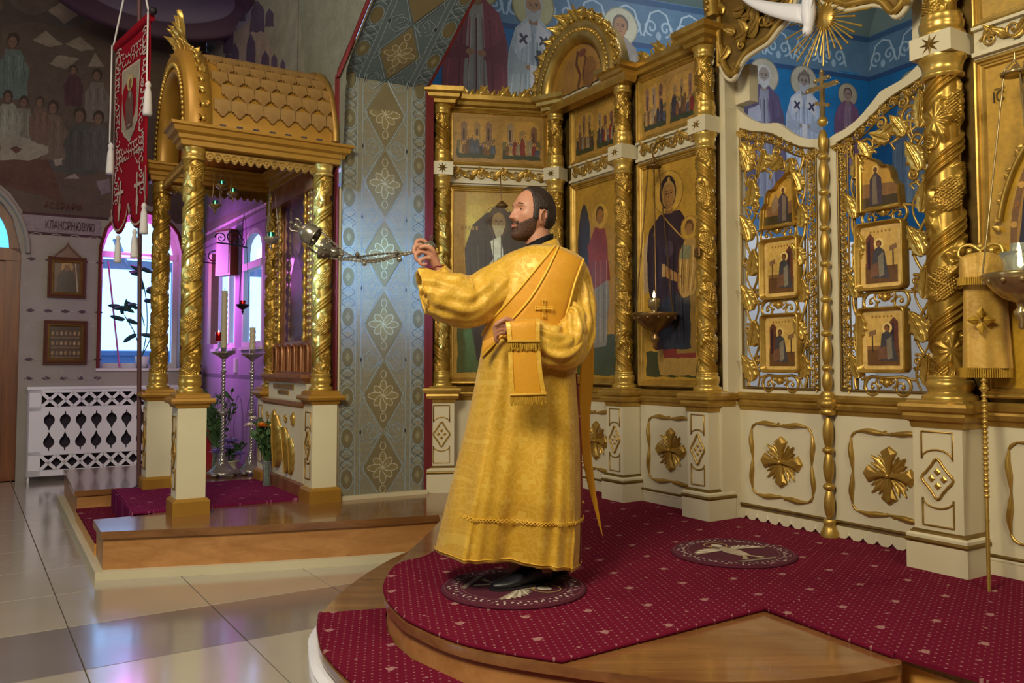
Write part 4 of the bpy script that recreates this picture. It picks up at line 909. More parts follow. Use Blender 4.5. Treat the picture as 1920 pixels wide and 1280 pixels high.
# ================================================================== ICON SCREEN
OI = (1.239, 5.242)
SHM = {}
def shaft_mesh(r, h, hand, pitch, dens=1.0):
    k = (round(r, 3), round(h, 3), hand)
    if k not in SHM: SHM[k] = shaft(r, h, hand, pitch, 112 if r < .08 else 128, .019 if r < .08 else .025)
    return SHM[k]
def star(mb, T, r):
    pts = []
    for i in range(16):
        a = PI*i/8+PI/2; rr = r if i % 2 == 0 else r*.36; pts.append((rr*cos(a), 0, rr*sin(a)))
    vs = pts+[(0, -r*.18, 0)]; mb.add(vs, [(i, (i+1) % 16, 16) for i in range(16)], False, None, T)
def set_mat(o, m):
    o.data.materials.clear(); o.data.materials.append(M[m])
def column_unit(name, label, loc, ang, hw, r, hand, zcap=3.36, upper=True, group=None):
    """carved column on a panelled cream pedestal; local origin at the pedestal centre, front to -y"""
    t = thing(name, label, 'column', (loc[0], loc[1], 0), ang, group)
    Z0 = .28
    b = MB(); b.rects(0, 0, hw, hw, [(.028, Z0), (.028, .46), (0, .485), (0, .98)]); ped = b.build('pedestal', 'cream', t)
    b = MB(); b.rects(0, 0, hw, hw, [(.030, .425), (.034, .435), (.030, .445), (.022, .452), (.022, .462), (.012, .478), (.004, .486)]); b.build('plinth_moulding', 'gold_dark', t)
    b = MB()
    diamond_panel(b, 0, .50, .965, hw*1.25, TM((0, -hw, 0))); b.build('diamond_panel', 'gold', ped)
    b = MB(); b.rects(0, 0, hw, hw, [(.0, .972), (.006, .975), (.010, 1.0), (.028, 1.01), (.034, 1.03), (.030, 1.045), (.045, 1.055), (.050, 1.075), (.044, 1.09), (.020, 1.098), (.016, 1.105), (.0, 1.106)]); b.build('cornice', 'gold', t)
    b = MB(); b.lathe([(r*1.42, 1.10), (r*1.45, 1.115), (r*1.38, 1.13), (r*1.15, 1.135), (r*1.10, 1.145), (r*1.20, 1.165), (r*1.24, 1.18), (r*1.15, 1.20), (r*1.0, 1.205), (r*1.10, 1.212), (r*1.1, 1.222), (r*.95, 1.226)], 32); b.build('base', 'gold_bright', t)
    s = link('carved_shaft', shaft_mesh(r, 1.46, hand, 3.5*r+.08), t); s.location = (0, 0, 1.225); set_mat(s, 'gold_carved')
    b = MB(); b.lathe([(r*.98, 2.68), (r*1.12, 2.69), (r*1.12, 2.70), (r*1.02, 2.705), (r*1.05, 2.74), (r*1.15, 2.765), (r*1.25, 2.775), (r*1.25, 2.79)], 28); b.build('capital', 'gold_bright', t)
    b = MB(); b.rects(0, 0, hw*.86, hw*.86, [(0, 2.788), (0, 2.892)]); blk = b.build('block', 'cream', t)
    b = MB(); star(b, TM((0, -hw*.86-.001, 2.84)), hw*.45); b.build('star', 'gold_dark', blk)
    b = MB(); b.lathe([(r*1.2, 2.892), (r*1.22, 2.905), (r*1.1, 2.915), (r*1.16, 2.94), (r*1.18, 2.96), (r*1.05, 2.985), (r*1.1, 2.993), (r*1.0, 3.0)], 28); b.build('upper_base', 'gold_bright', t)
    s = link('upper_shaft', shaft_mesh(r*.97, zcap-3.0-.06 if upper else .9, hand, 3.5*r+.08), t); s.location = (0, 0, 3.0); set_mat(s, 'gold_carved')
    if upper:
        b = MB(); b.lathe([(r*.98, zcap-.07), (r*1.12, zcap-.06), (r*1.02, zcap-.05), (r*1.1, zcap-.02), (r*1.3, zcap)], 28); b.build('upper_capital', 'gold_bright', t)
        b = MB(); b.rects(0, 0, hw, hw, [(-.015, zcap), (0, zcap+.005), (.005, zcap+.03), (.03, zcap+.045), (.035, zcap+.07), (.058, zcap+.085), (.062, zcap+.12), (.02, zcap+.125)]); b.build('entablature', 'gold', t)
    return t
AI = ANG_D
def I2(s, t): return (OI[0]+.532*s+.847*t, OI[1]-.847*s+.532*t)
cols = {}
cols['D'] = column_unit('carved_column', 'gilded vine column with cream pedestal at the left of the latticed gates', I2(-.095, .095), AI, .092, .064, -1)
cols['C'] = column_unit('carved_column', 'slim gilded vine column between the veiled woman icon and the red winged icon', I2(-.93, .095), AI, .092, .064, -1)
AB0 = np.array([-.567, 6.6]); AB1 = np.array([.359, 6.774]); AAB = math.atan2(.174, .926)
cols['B'] = column_unit('carved_column', 'gilded column at the angle, partly hidden behind the bearded head', (AB1[0], AB1[1]), (AI+AAB)/2-.15, .085, .064, -1)
cols['A'] = column_unit('carved_column', 'gilded vine column standing against the grey blue pier', (AB0[0], AB0[1]), AAB-.04, .10, .064, -1)
cols['E'] = column_unit('carved_column', 'thickest gilded vine column, right of the latticed gates', I2(1.50, .11), AI, .122, .088, 1, upper=False)
def frame_rect(mb, x0, x1, z0, z1, w, prof, T=None):
    """mitred picture frame; prof = [(inset fraction 0..1, height toward viewer)]"""
    L = []
    for u, h in prof:
        i = u*w; L.append([(x0+i, -h, z0+i), (x1-i, -h, z0+i), (x1-i, -h, z1-i), (x0+i, -h, z1-i)])
    mb.loops(L, False, False, True, None, T)
FP = [(0, 0), (0, .022), (.15, .028), (.3, .026), (.42, .014), (.6, .016), (.7, .010), (.85, .011), (1, .0)]
def icon_panel(parent, name, x0, x1, z0, z1, y, painter, fw=.05, label=None, mat='icon_paint', ang=0):
    h = bpy.data.objects.new(name, None); C.objects.link(h); h.parent = parent; h.location = (0, y, 0)
    if label: h['label'] = label
    mb = MB(); frame_rect(mb, x0, x1, z0, z1, fw, FP); mb.build('frame', 'gold', h)
    P = Paint(.00015); P.jit = .010; P.rect(x0+fw*.9, z0+fw*.9, x1-fw*.9, z1-fw*.9, 'ac8a3c'); painter(P, x0+fw, x1-fw, z0+fw, z1-fw); P.build('painting', mat, h)
    return h
def gold_ground(P, x0, x1, z0, z1, c='a88a3e', border='7c6228'):
    P.rect(x0, z0, x1, z1, c)
    for k in range(14):
        R_ = random.Random(k); a = R_.uniform(x0, x1-.12); b_ = R_.uniform(z0, z1-.2); P.ell(min(max(a+.06, x0+.07), x1-.07), min(b_+.1, z1-.12), .06, .10, shade(c, R_.uniform(.9, 1.1)), 12)
def two_scenes(seed):
    def f(P, x0, x1, z0, z1):
        gold_ground(P, x0, x1, z0, z1, 'a88a48'); w = x1-x0; h = z1-z0
        for k in range(2):
            a = x0+w*(.04+.50*k); b_ = a+w*.42; scene_picture(P, a, z0+h*.08, b_, z1-h*.10, seed+k)
            P.poly([(a, z1-h*.10), (a, z1-h*.22), (a+w*.06, z1-h*.12), (a+w*.21, z1-h*.10)], 'a88a48'); P.poly([(b_, z1-h*.10), (b_, z1-h*.22), (b_-w*.06, z1-h*.12), (b_-w*.21, z1-h*.10)], 'a88a48')
    return f
def p_monk(P, x0, x1, z0, z1):
    gold_ground(P, x0, x1, z0, z1, 'b0903c'); w = x1-x0; cx = x0+w*.50
    P.rect(x0+.03, z0+.04, x1-.03, z0+.42, '4c5a30'); P.rect(x0+.03, z0+.40, x1-.03, z0+.44, '6c7440')
    P.ell(cx, z1-.24, .135, .15, 'b89a44', 26); P.ring(cx, z1-.24, .135, .006, '705626')
    P.poly([(cx-.18, z0+.14), (cx-.27, z0+.6), (cx-.28, z0+1.05), (cx-.22, z0+1.24), (cx-.10, z0+1.36), (cx+.10, z0+1.36), (cx+.22, z0+1.24), (cx+.27, z0+1.0), (cx+.27, z0+.5), (cx+.2, z0+.14)], '3c2c20')
    P.ell(cx, z1-.24, .095, .13, '4a3624', 18); P.ell(cx, z1-.25, .06, .085, '8a6a3c', 16); P.poly([(cx-.055, z1-.27), (cx, z1-.44), (cx+.055, z1-.27)], 'a08c64')
    for s1 in (-1, 1): P.ell(cx+s1*.022, z1-.235, .010, .005, '2c2018', 8)
    P.line([(cx, z1-.235), (cx, z1-.265)], .008, '60482c')
    P.poly([(cx-.10, z0+.2), (cx-.12, z0+.75), (cx-.04, z0+1.0), (cx+.06, z0+1.0), (cx+.10, z0+.7), (cx+.08, z0+.2)], '6a5238')
    P.poly([(cx-.10, z0+.55), (cx-.13, z0+.85), (cx-.02, z0+1.0), (cx+.02, z0+.75)], 'a8987c'); P.poly([(cx-.04, z0+.95), (cx-.07, z0+1.12), (cx+.02, z0+1.16), (cx+.04, z0+1.0)], 'b8a888')
    for k in range(8): P.line([(cx-.24+.065*k, z0+1.2-.05*abs(k-3.5)), (cx-.22+.06*k, z0+.7), (cx-.17+.05*k, z0+.18)], .006, '54402c' if k % 2 else '281c16')
    for a in range(5): P.line([(x0+.06+.03*a, z1-.30), (x0+.075+.03*a, z1-.30)], .03, '8c6c2c')
def p_mother(P, x0, x1, z0, z1):
    gold_ground(P, x0, x1, z0, z1, 'b4943e'); w = x1-x0; H_ = z1-z0; cx = x0+w*.50
    P.rect(x0+.02, z0+.02, x1-.02, z0+H_*.13, '3c4428')
    P.poly([(x0+w*.30, z0+H_*.02), (x0+w*.24, z0+H_*.15), (x1-.02, z0+H_*.15), (x1-.02, z0+H_*.02)], 'a48a50'); P.poly([(x0+w*.38, z0+H_*.10), (x0+w*.34, z0+H_*.17), (x1-.02, z0+H_*.17), (x1-.02, z0+H_*.10)], '7c3430')
    P.poly([(x0+w*.62, z0+H_*.12), (x0+w*.66, z0+H_*.60), (x1-.02, z0+H_*.60), (x1-.02, z0+H_*.12)], '8c7440')
    P.ell(cx-.01, z0+H_*.865, .155, .155, 'c0a04a', 28); P.ring(cx-.01, z0+H_*.865, .155, .006, '7c602c', 30)
    robe = '33222e'
    P.poly([(cx-.15, z0+H_*.14), (cx-.17, z0+H_*.32), (cx-.24, z0+H_*.46), (cx-.26, z0+H_*.60), (cx-.20, z0+H_*.70), (cx-.10, z0+H_*.77), (cx+.10, z0+H_*.77), (cx+.19, z0+H_*.70), (cx+.22, z0+H_*.58), (cx+.2, z0+H_*.42), (cx+.18, z0+H_*.14)], robe)
    P.poly([(cx-.06, z0+H_*.14), (cx-.10, z0+H_*.36), (cx+.02, z0+H_*.40), (cx+.20, z0+H_*.36), (cx+.2, z0+H_*.14)], '2c3448')
    P.poly([(cx-.27, z0+H_*.40), (cx-.29, z0+H_*.58), (cx-.22, z0+H_*.70), (cx-.235, z0+H_*.55), (cx-.22, z0+H_*.42)], 'b0a08c')
    P.ell(cx-.01, z0+H_*.865, .088, .125, '2c1e2c', 20); P.ell(cx-.005, z0+H_*.855, .066, .100, 'a88c54', 20); P.ell(cx-.003, z0+H_*.85, .055, .085, '9c7848', 20)
    P.rect(cx-.035, z0+H_*.765, cx+.035, z0+H_*.81, '8c6a40')
    P.line([(cx-.07, z0+H_*.83), (cx-.06, z0+H_*.76), (cx, z0+H_*.72), (cx+.10, z0+H_*.66), (cx+.2, z0+H_*.61)], .010, 'b8984c'); P.ring(cx-.01, z0+H_*.865, .09, .006, 'b8984c', 20, .127)
    for s1 in (-1, 1): P.ell(cx+s1*.022, z0+H_*.86, .011, .005, '2c2018', 8); P.line([(cx+s1*.008, z0+H_*.872), (cx+s1*.036, z0+H_*.871)], .004, '40301f')
    P.line([(cx, z0+H_*.865), (cx-.002, z0+H_*.838)], .007, '74543a'); P.line([(cx-.012, z0+H_*.822), (cx+.012, z0+H_*.822)], .005, '8c4438')
    for c_ in ((cx, z0+H_*.925), (cx-.15, z0+H_*.68), (cx+.14, z0+H_*.71)):
        for a in range(4): P.line([(c_[0]-.016*cos(a*PI/4), c_[1]-.016*sin(a*PI/4)), (c_[0]+.016*cos(a*PI/4), c_[1]+.016*sin(a*PI/4))], .004, 'c8ac60')
    # child on her arm
    ch = cx+.20; P.ell(ch, z0+H_*.68, .085, .085, 'c0a04a', 24); P.ring(ch, z0+H_*.68, .085, .005, '7c602c')
    P.poly([(ch-.12, z0+H_*.42), (ch-.10, z0+H_*.58), (ch-.04, z0+H_*.63), (ch+.05, z0+H_*.63), (ch+.09, z0+H_*.5), (ch+.04, z0+H_*.38), (ch-.08, z0+H_*.37)], 'b09458')
    for k in range(7): P.line([(ch-.09+.025*k, z0+H_*.60), (ch-.12+.03*k, z0+H_*.5), (ch-.10+.02*k, z0+H_*.39)], .006, 'e0c890' if k % 2 else '7c6030')
    P.poly([(ch-.10, z0+H_*.55), (ch-.07, z0+H_*.61), (ch+.02, z0+H_*.60), (ch+.0, z0+H_*.54)], '8a9078')
    P.ell(ch, z0+H_*.685, .042, .052, '6a4a30', 16); P.ell(ch-.004, z0+H_*.675, .034, .042, '9c7848', 16)
    P.poly([(cx-.06, z0+H_*.48), (cx-.05, z0+H_*.53), (cx+.06, z0+H_*.49), (cx+.12, z0+H_*.47), (cx+.10, z0+H_*.44), (cx+.0, z0+H_*.46)], '9c7848'); P.rect(cx-.075, z0+H_*.475, cx-.04, z0+H_*.535, 'b8a070')
    for k in range(9): P.line([(cx-.22+.045*k, z0+H_*.62), (cx-.20+.04*k, z0+H_*.45), (cx-.14+.035*k, z0+H_*.17)], .006, '4c3444' if k % 2 else '1e141e')
    P.ell(cx+.0, z0+H_*.60, .05, .06, '46384c', 14)
def p_angel(P, x0, x1, z0, z1):
    gold_ground(P, x0, x1, z0, z1, 'b0903c'); w = x1-x0; H_ = z1-z0; cx = x0+w*.55
    P.rect(x0+.01, z0+.02, x1-.01, z0+H_*.22, '4a5830')
    P.ell(x0+w*.22, z0+H_*.62, w*.16, H_*.30, '34342c', 20, 0); P.ell(x0+w*.14, z0+H_*.36, w*.08, H_*.12, '7c3c24', 14)
    P.ell(cx+.03, z0+H_*.83, .10, .10, 'c8a850', 24)
    P.poly([(cx-.06, z0+H_*.16), (cx-.12, z0+H_*.5), (cx-.08, z0+H_*.72), (cx+.10, z0+H_*.72), (cx+.14, z0+H_*.4), (cx+.1, z0+H_*.16)], '8c9090')
    P.poly([(cx-.10, z0+H_*.45), (cx-.13, z0+H_*.68), (cx-.03, z0+H_*.78), (cx+.10, z0+H_*.76), (cx+.15, z0+H_*.5)], '8c4028')
    P.ell(cx+.03, z0+H_*.84, .05, .07, '5c4028', 14); P.ell(cx+.03, z0+H_*.83, .04, .058, '9c7448', 14)
    for k in range(6): P.line([(cx-.06+.035*k, z0+H_*.6), (cx-.07+.035*k, z0+H_*.18)], .006, 'b8bcb4' if k % 2 else '5c6468')
def bay(name, label, org, ang, x0, x1, y, lower, upper, crestn, kind='std', zt=3.36, ros=True):
    """wall bay between two columns: cream dado, lower icon, carved frieze, upper scenes, cornice"""
    t = thing(name, label, 'icon screen', (org[0], org[1], 0), ang)
    T = TM((0, y, 0))
    b = MB(); b.box((x0, y, .28), (x1, y+.04, .985)); dd = b.build('dado', 'cream', t)
    b = MB(); b.rects((x0+x1)/2, y+.02, (x1-x0)/2, .02, [(.004, .28), (.010, .36), (.012, .365), (.012, .372), (.006, .376), (.006, .382), (.0, .39)]); b.build('skirting', 'cream', t)
    b = MB(); b.tube([(x0, y-.008, .385), (x1, y-.008, .385)], .008, 6); b.build('skirting_bead', 'gold_dark', t)
    cx = (x0+x1)/2; fw = (x1-x0)*.5-.03
    b = MB(); b.box((x0-(.42 if x0 < -1.6 else .14), y+.045, .28), (x1+(.14 if x1 < -.9 or ang != AI else .115), y+.07, zt+.1)); b.build('back_board', 'gold_dark', t)
    if ros:
        b = MB(); rosette(b, TM((cx, y-.001, .685)), .150); b.build('rosette', 'gold', dd)
        b = MB(); hw_ = min(.225, fw); ribbon_frame(b, cx-hw_, cx+hw_, .465, .905, T); b.build('scroll_frame', 'gold', dd)
    b = MB(); b.rects((x0+x1)/2, y+.02, (x1-x0)/2, .02, [(0, .985), (.006, .99), (.010, 1.01), (.026, 1.018), (.032, 1.04), (.028, 1.052), (.042, 1.062), (.046, 1.082), (.02, 1.098), (.0, 1.10)]); b.build('dado_cornice', 'gold', t)
    icon_panel(t, 'lower_icon', x0, x1, 1.12, 2.74, y, lower)
    b = MB(); b.box((x0, y-.005, 2.74), (x1, y+.04, 2.90)); b.box((x0, y-.03, 2.885), (x1, y+.03, 2.90)); b.box((x0, y-.03, 2.755), (x1, y+.03, 2.775)); fr = b.build('frieze', 'cream', t)
    b = MB(); vine_frieze(b, x0+.03, x1-.03, 2.785, 2.875, TM((0, y-.008, 0))); b.build('carved_vine', 'gold', fr)
    icon_panel(t, 'upper_icon', x0, x1, 2.90, zt+.02, y, upper, .04)
    b = MB(); b.rects(cx, y+.04, (x1-x0)/2, .04, [(0, zt+.0), (.005, zt+.03), (.03, zt+.045), (.036, zt+.07), (.058, zt+.085), (.062, zt+.12), (.02, zt+.125)]); b.build('cornice', 'gold', t)
    if crestn:
        b = MB(); crest(b, x0+.02, x1-.02, zt+.115, TM((0, y-.035, 0)), crestn, .085); b.build('crest_leaves', 'gold_bright', t)
    return t
bay('icon_bay', 'bay with the dark robed elder icon behind the man in gold', (AB0[0], AB0[1]), AAB, .06, .90, .08, p_monk, two_scenes(5), 9)
bc_ = bay('icon_bay', 'narrow bay with the red winged figure icon beside the gold robe', OI, AI, -1.66, -1.03, .16, p_angel, two_scenes(15), 0)
for ch in bc_.children:
    if ch.name.startswith('cornice'):
        set_mat(ch, 'cream'); ch['label'] = 'plain cream fascia above the upper icon'
bay('icon_bay', 'bay with the dark veiled woman and child icon', OI, AI, -.83, -.19, .16, p_mother, two_scenes(25), 7)
def p_right(P, x0, x1, z0, z1):
    gold_ground(P, x0, x1, z0, z1, 'bc9c34'); cx = x0+.50; cz = z0+.66
    P.ell(cx, cz, .40, .62, 'a08030', 40); P.ring(cx, cz, .41, .03, '7c5c28', 48, .63); P.ell(cx, cz, .37, .585, '2c2838', 40)
    P.ell(cx-.10, cz+.05, .24, .42, '262230', 24); P.ell(cx-.12, cz+.40, .075, .10, 'b8a47c', 20); P.ell(cx-.12, cz+.40, .055, .08, '8c6c48', 18); P.poly([(cx-.20, cz+.44), (cx-.19, cz+.28), (cx-.12, cz+.18), (cx-.10, cz+.22), (cx-.17, cz+.30)], 'c0b088'); P.poly([(cx-.26, cz-.12), (cx-.24, cz+.02), (cx-.19, cz+.06), (cx-.13, cz+.0), (cx-.15, cz-.14)], '6c6058')
    for k in range(8): P.line([(cx-.30+.07*k, cz+.30), (cx-.28+.07*k, cz), (cx-.22+.05*k, cz-.42)], .007, '3c3850' if k % 2 else '1c1a28')
    P.poly([(cx-.12, cz-.5), (cx-.22, cz-.34), (cx-.1, cz-.26), (cx+.1, cz-.2), (cx+.2, cz-.5)], '5c2a20')
    for k in range(40):
        a = 2*PI*k/40; P.ell(cx+.395*cos(a), cz+.605*sin(a), .016, .016, 'c8a04c' if k % 2 else '8c6428', 8)
    P.ring(cx-.17, cz+.78, .165, .005, '5c4818', 32); P.line([(cx-.33, cz+.84), (cx-.24, cz+.83)], .004, '5c4818')
def p_upright(P, x0, x1, z0, z1): gold_ground(P, x0, x1, z0, z1, 'b89c40'); P.poly([(x0+.12, z0+.16), (x0+.4, z0+.4), (x0+.8, z0+.4), (x0+.9, z0+.16)], '5c5450')
rb = bay('icon_bay', 'rightmost golden bay with the dark oval icon behind the crozier', OI, AI, 1.635, 2.75, .16, p_right, p_upright, 0, ros=False)
b = MB(); ribbon_frame(b, 1.745, 2.50, .46, .92, TM((0, .16, 0)), .014); b.build('scroll_frame', 'gold', rb)
text('IС', .075, (1.745, .150, 2.515), (PI/2, 0, 0), 'ink_dark', rb, ext=.0006, sx=.8); b = MB(); b.box((1.722, .149, 2.575), (1.775, .150, 2.579)); b.build('letter_stroke', 'ink_dark', rb)
b = MB(); T = TM((0, .16, 0)); b.tube([(1.728+.40*(1-cos(t)), .135, 1.80+.63*sin(t)) for t in [PI*.08+i*.06 for i in range(40)]], .012, 5); 
for k in range(26):
    t_ = PI*.05+k*.095; leafmesh(b, TM((1.735+.40*(1-cos(t_)), .13, 1.80+.64*sin(t_)), (0, t_-PI/2+.6*(-1)**k, 0), .04), 1, .5, 3, .6, 5, 3)
b.build('carved_oval_rim', 'gold', rb)
# kokoshnik arch over the angle bay
KK = thing('arched_pediment', 'round gilded arched pediment crowned with leaves above the angled bay', 'pediment', (OI[0], OI[1], 0), AI)
kc = -1.37; kz = 3.44; ky = -.02
def arch_band(mb, cx, cz, prof, y, a0=0, a1=PI, n=40, stilt=0., sx=1.):
    L = []
    for i in range(n+1):
        a = a0+(a1-a0)*i/n; L.append([(cx-sx*r_*cos(a), y-h_, cz+r_*sin(a)) for r_, h_ in prof])
    mb.loops(L, True, True, True)
b = MB(); arch_band(b, kc, kz, [(.52, -.12), (.52, .02), (.50, .04), (.47, .045), (.455, .03), (.43, .03), (.415, .045), (.39, .045), (.375, .03), (.35, .015), (.35, -.12)], ky); b.build('arch_band', 'gold', KK)
b = MB()
for k in range(34):
    a = PI*(k+.5)/34; b.ball((kc-.442*cos(a), ky-.032, kz+.442*sin(a)), (.014, .012, .014), 8, 5)
b.build('bead_row', 'gold_bright', KK)
P = Paint(.0002); P.poly([(kc-.36*cos(PI*i/24), kz+.36*sin(PI*i/24)) for i in range(25)], 'a8843c'); P.line([(kc+.0, kz+.3), (kc-.02, kz+.2), (kc+.03, kz+.1), (kc+.0, kz)], .03, '6a4420'); P.ell(kc-.12, kz+.12, .08, .13, '9c7a40', 14); P.ell(kc+.14, kz+.1, .09, .12, '8c6830', 14); P.line([(kc+.06, kz+.28), (kc+.10, kz+.22), (kc+.06, kz+.05)], .014, '5c3c1c'); P.ell(kc+.06, kz+.27, .05, .03, '7c4c30', 12)
o = P.build('tympanum_painting', 'icon_paint', KK); o.location = (0, ky+.03, 0)
b = MB(); b.prism([(kc-.44, 3.40), (kc-.40, 3.51), (kc+.40, 3.51), (kc+.44, 3.40)], ky+.05, ky+.10); b.build('fascia_board', 'cream', KK, 'plain cream fascia board')
b = MB(); b.rects(0, 0, .024, .028, [(0, 0), (0, .012), (-.004, .015)], TM((.0, -.072, 2.0), (PI/2, 0, 0))); b.lathe([(.006, .015), (.006, .02), (.001, .021)], 10, TM((.01, -.072, 2.0), (PI/2, 0, 0))); b.build('lock_plate', 'antique_bronze', cols['D'], 'small dark metal plate on the shaft')
b = MB()
for k in range(13):
    a = PI*(k+.5)/13; hh = .095+.075*math.exp(-((a-PI/2)/.38)**2)
    for s1 in (-1, 1): leafmesh(b, TM((kc-.51*cos(a), ky, kz+.51*sin(a)), (0, -(PI/2-a)+s1*.95, 0), hh), 1.0, .55, 3, 1.3, 8, 5); scroll(b, (kc-(.52+hh*.35)*cos(a-s1*.06), kz+(.52+hh*.35)*sin(a-s1*.06)), hh*.28, 1.1, 0, s1, .012, None, 12, ky-.02)
    b.ball((kc-.53*cos(a), ky-.03, kz+.53*sin(a)), .02, 8, 5)
b.build('crest_leaves', 'gold_bright', KK)
b = MB(); b.rects(kc, ky+.07, .58, .05, [(0, 3.34), (.01, 3.38), (.012, 3.40)]); b.build('impost', 'gold', KK)
# ------------------------------------------------------------------ royal gates
YG = .27
GT = [(-.017, 2.998), (.03, 2.95), (.078, 2.906), (.14, 2.855), (.213, 2.812), (.28, 2.795), (.352, 2.782), (.413, 2.729), (.465, 2.685), (.519, 2.651), (.58, 2.625), (.655, 2.609)]
GI = [(.058, 2.815), (.11, 2.79), (.18, 2.765), (.25, 2.745), (.314, 2.719), (.38, 2.675), (.459, 2.625), (.54, 2.585), (.62, 2.562)]
AXIS = 1.41  # mirror: s -> AXIS - s
HL = [(.058, 1.120), (.62, 1.120)]
def lattice_gate(name, label, mirror):
    t = thing(name, label, 'gate', (OI[0], OI[1], 0), AI)
    MX = (lambda x: AXIS-x) if mirror else (lambda x: x)
    def mp(P_): return [(MX(x), z) for x, z in P_]
    xo0, xo1 = -.017, .680
    outer = mp(GT+[(xo1, 2.60), (xo1, 1.08), (xo0, 1.08)]); inner = mp(GI+[(.632, 2.56), (.632, 1.125), (.050, 1.125), (.050, 2.82)])
    if mirror:
        outer = [(x, z+(.02 if z > 2.4 else 0)) for x, z in outer]; inner = [(x, z+(.0 if z > 2.4 else 0)) for x, z in inner]
    # cream frame with opening : strips between resampled outlines
    def resample(P_, n):
        P_ = [np.array(p) for p in P_]; P_ = P_+[P_[0]]; d_ = [0]
        for i in range(len(P_)-1): d_.append(d_[-1]+float(np.linalg.norm(P_[i+1]-P_[i])))
        out = []
        for k in range(n):
            l_ = d_[-1]*k/n; i = max(0, min(len(P_)-2, int(np.searchsorted(d_, l_, 'right'))-1)); u = (l_-d_[i])/(d_[i+1]-d_[i]); out.append(P_[i]+(P_[i+1]-P_[i])*u)
        return out
    # anchor by angle pairs: left/top/right/bottom built separately
    b = MB()
    def strip(A, B, y0, y1):
        m = len(A); b.add([(p[0], y0, p[1]) for p in A]+[(p[0], y0, p[1]) for p in B], [(i, i+1, m+i+1, m+i) for i in range(m-1)])
        b.add([(p[0], y1, p[1]) for p in A]+[(p[0], y1, p[1]) for p in B], [(i, i+1, m+i+1, m+i) for i in range(m-1)])
        for Q in (A, B): b.add([(p[0], y0, p[1]) for p in Q]+[(p[0], y1, p[1]) for p in Q], [(i, i+1, m+i+1, m+i) for i in range(m-1)], True)
    def lerpn(A, n):
        A = [np.array(p) for p in A]; d_ = [0]
        for i in range(len(A)-1): d_.append(d_[-1]+float(np.linalg.norm(A[i+1]-A[i])))
        return [A[min(len(A)-2, max(0, int(np.searchsorted(d_, l_, 'right'))-1))]*(1-0)+(A[min(len(A)-1, max(0, int(np.searchsorted(d_, l_, 'right'))-1)+1)]-A[min(len(A)-2, max(0, int(np.searchsorted(d_, l_, 'right'))-1))])*((l_-d_[min(len(A)-2, max(0, int(np.searchsorted(d_, l_, 'right'))-1))])/max(1e-9, d_[min(len(A)-2, max(0, int(np.searchsorted(d_, l_, 'right'))-1))+1]-d_[min(len(A)-2, max(0, int(np.searchsorted(d_, l_, 'right'))-1))])) for l_ in [d_[-1]*k/n*.99999 for k in range(n+1)]]
    gi = [(.050, 2.82)]+GI+[(.632, 2.56)]
    strip(mp(lerpn(GT+[(xo1, 2.60)], 24)), mp(lerpn(gi, 24)), YG, YG+.04)
    strip(mp([(xo0, 1.08), (xo0, 2.998)]), mp([(.050, 1.08), (.050, 2.82)]), YG, YG+.04)
    strip(mp([(xo1, 1.08), (xo1, 2.60)]), mp([(.632, 1.08), (.632, 2.56)]), YG, YG+.04)
    strip(mp([(.05, 1.08), (.632, 1.08)]), mp([(.05, 1.125), (.632, 1.125)]), YG, YG+.04)
    b.build('frame', 'cream', t)
    # carved border band (relief mesh) inside the frame
    b = MB(); ip = spline(mp(gi), 4); bd = [(p[0], YG+.005, p[1]-.035) for p in ip]
    b.tube([(p[0], YG-.004, p[1]-.004) for p in ip], .007, 5); b.tube([(p[0], YG-.002, p[1]-.062) for p in ip], .006, 5)
    for xx in (.052, .630): b.tube([(MX(xx), YG-.004, 1.125), (MX(xx), YG-.004, 2.80 if xx < .1 else 2.56)], .007, 5)
    b.tube([(MX(.565), YG-.004, 1.125), (MX(.565), YG-.004, 2.53)], .006, 5); b.tube([(MX(.535), YG+.01, 1.125), (MX(.535), YG+.01, 2.55)], .006, 5)
    b.tube([(MX(.052), YG-.004, 1.13), (MX(.63), YG-.004, 1.13)], .008, 5); b.build('border_bead', 'gold_dark', t)
    b = MB(); R_ = random.Random(4)
    pts = [(p[0], p[1]-.034) for p in ip[::2]]
    vb_ = [(MX(.597), 1.16+.034*k) for k in range(41)]
    for k, p in enumerate(pts+vb_):
        s1 = 1 if k % 2 else -1; a0 = PI/2 if k >= len(pts) else 0
        leafmesh(b, TM((p[0], YG+.006, p[1]), (0, a0+s1*1.2, 0), .052), 1, .55, 3, .6, 5, 4)
        for q_ in range(3): b.ball((p[0]+R_.uniform(-.02, .02), YG-.006, p[1]+R_.uniform(-.02, .02)), .0075, 6, 4)
        scroll(b, (p[0], p[1]), .020, 1.1, s1, s1, .006, None, 10, YG)
    b.build('carved_border', 'gold', t)
    # vines: a wavy stem up both sides of the icons, joined by curls
    b = MB()
    for xc, amp_, ph in ((.135, .045, 0), (.515, .030, PI)):
        for off in (0, PI):
            P_ = [(MX(xc+amp_*sin(z*2*PI/.44+ph+off)), YG+.012*cos(z*2*PI/.44+off), z) for z in [1.14+.02*i for i in range(int(((2.74 if xc < .3 else 2.55)-1.14)/.02))]]
            b.tube(P_, .0085 if off == 0 else .006, 6)
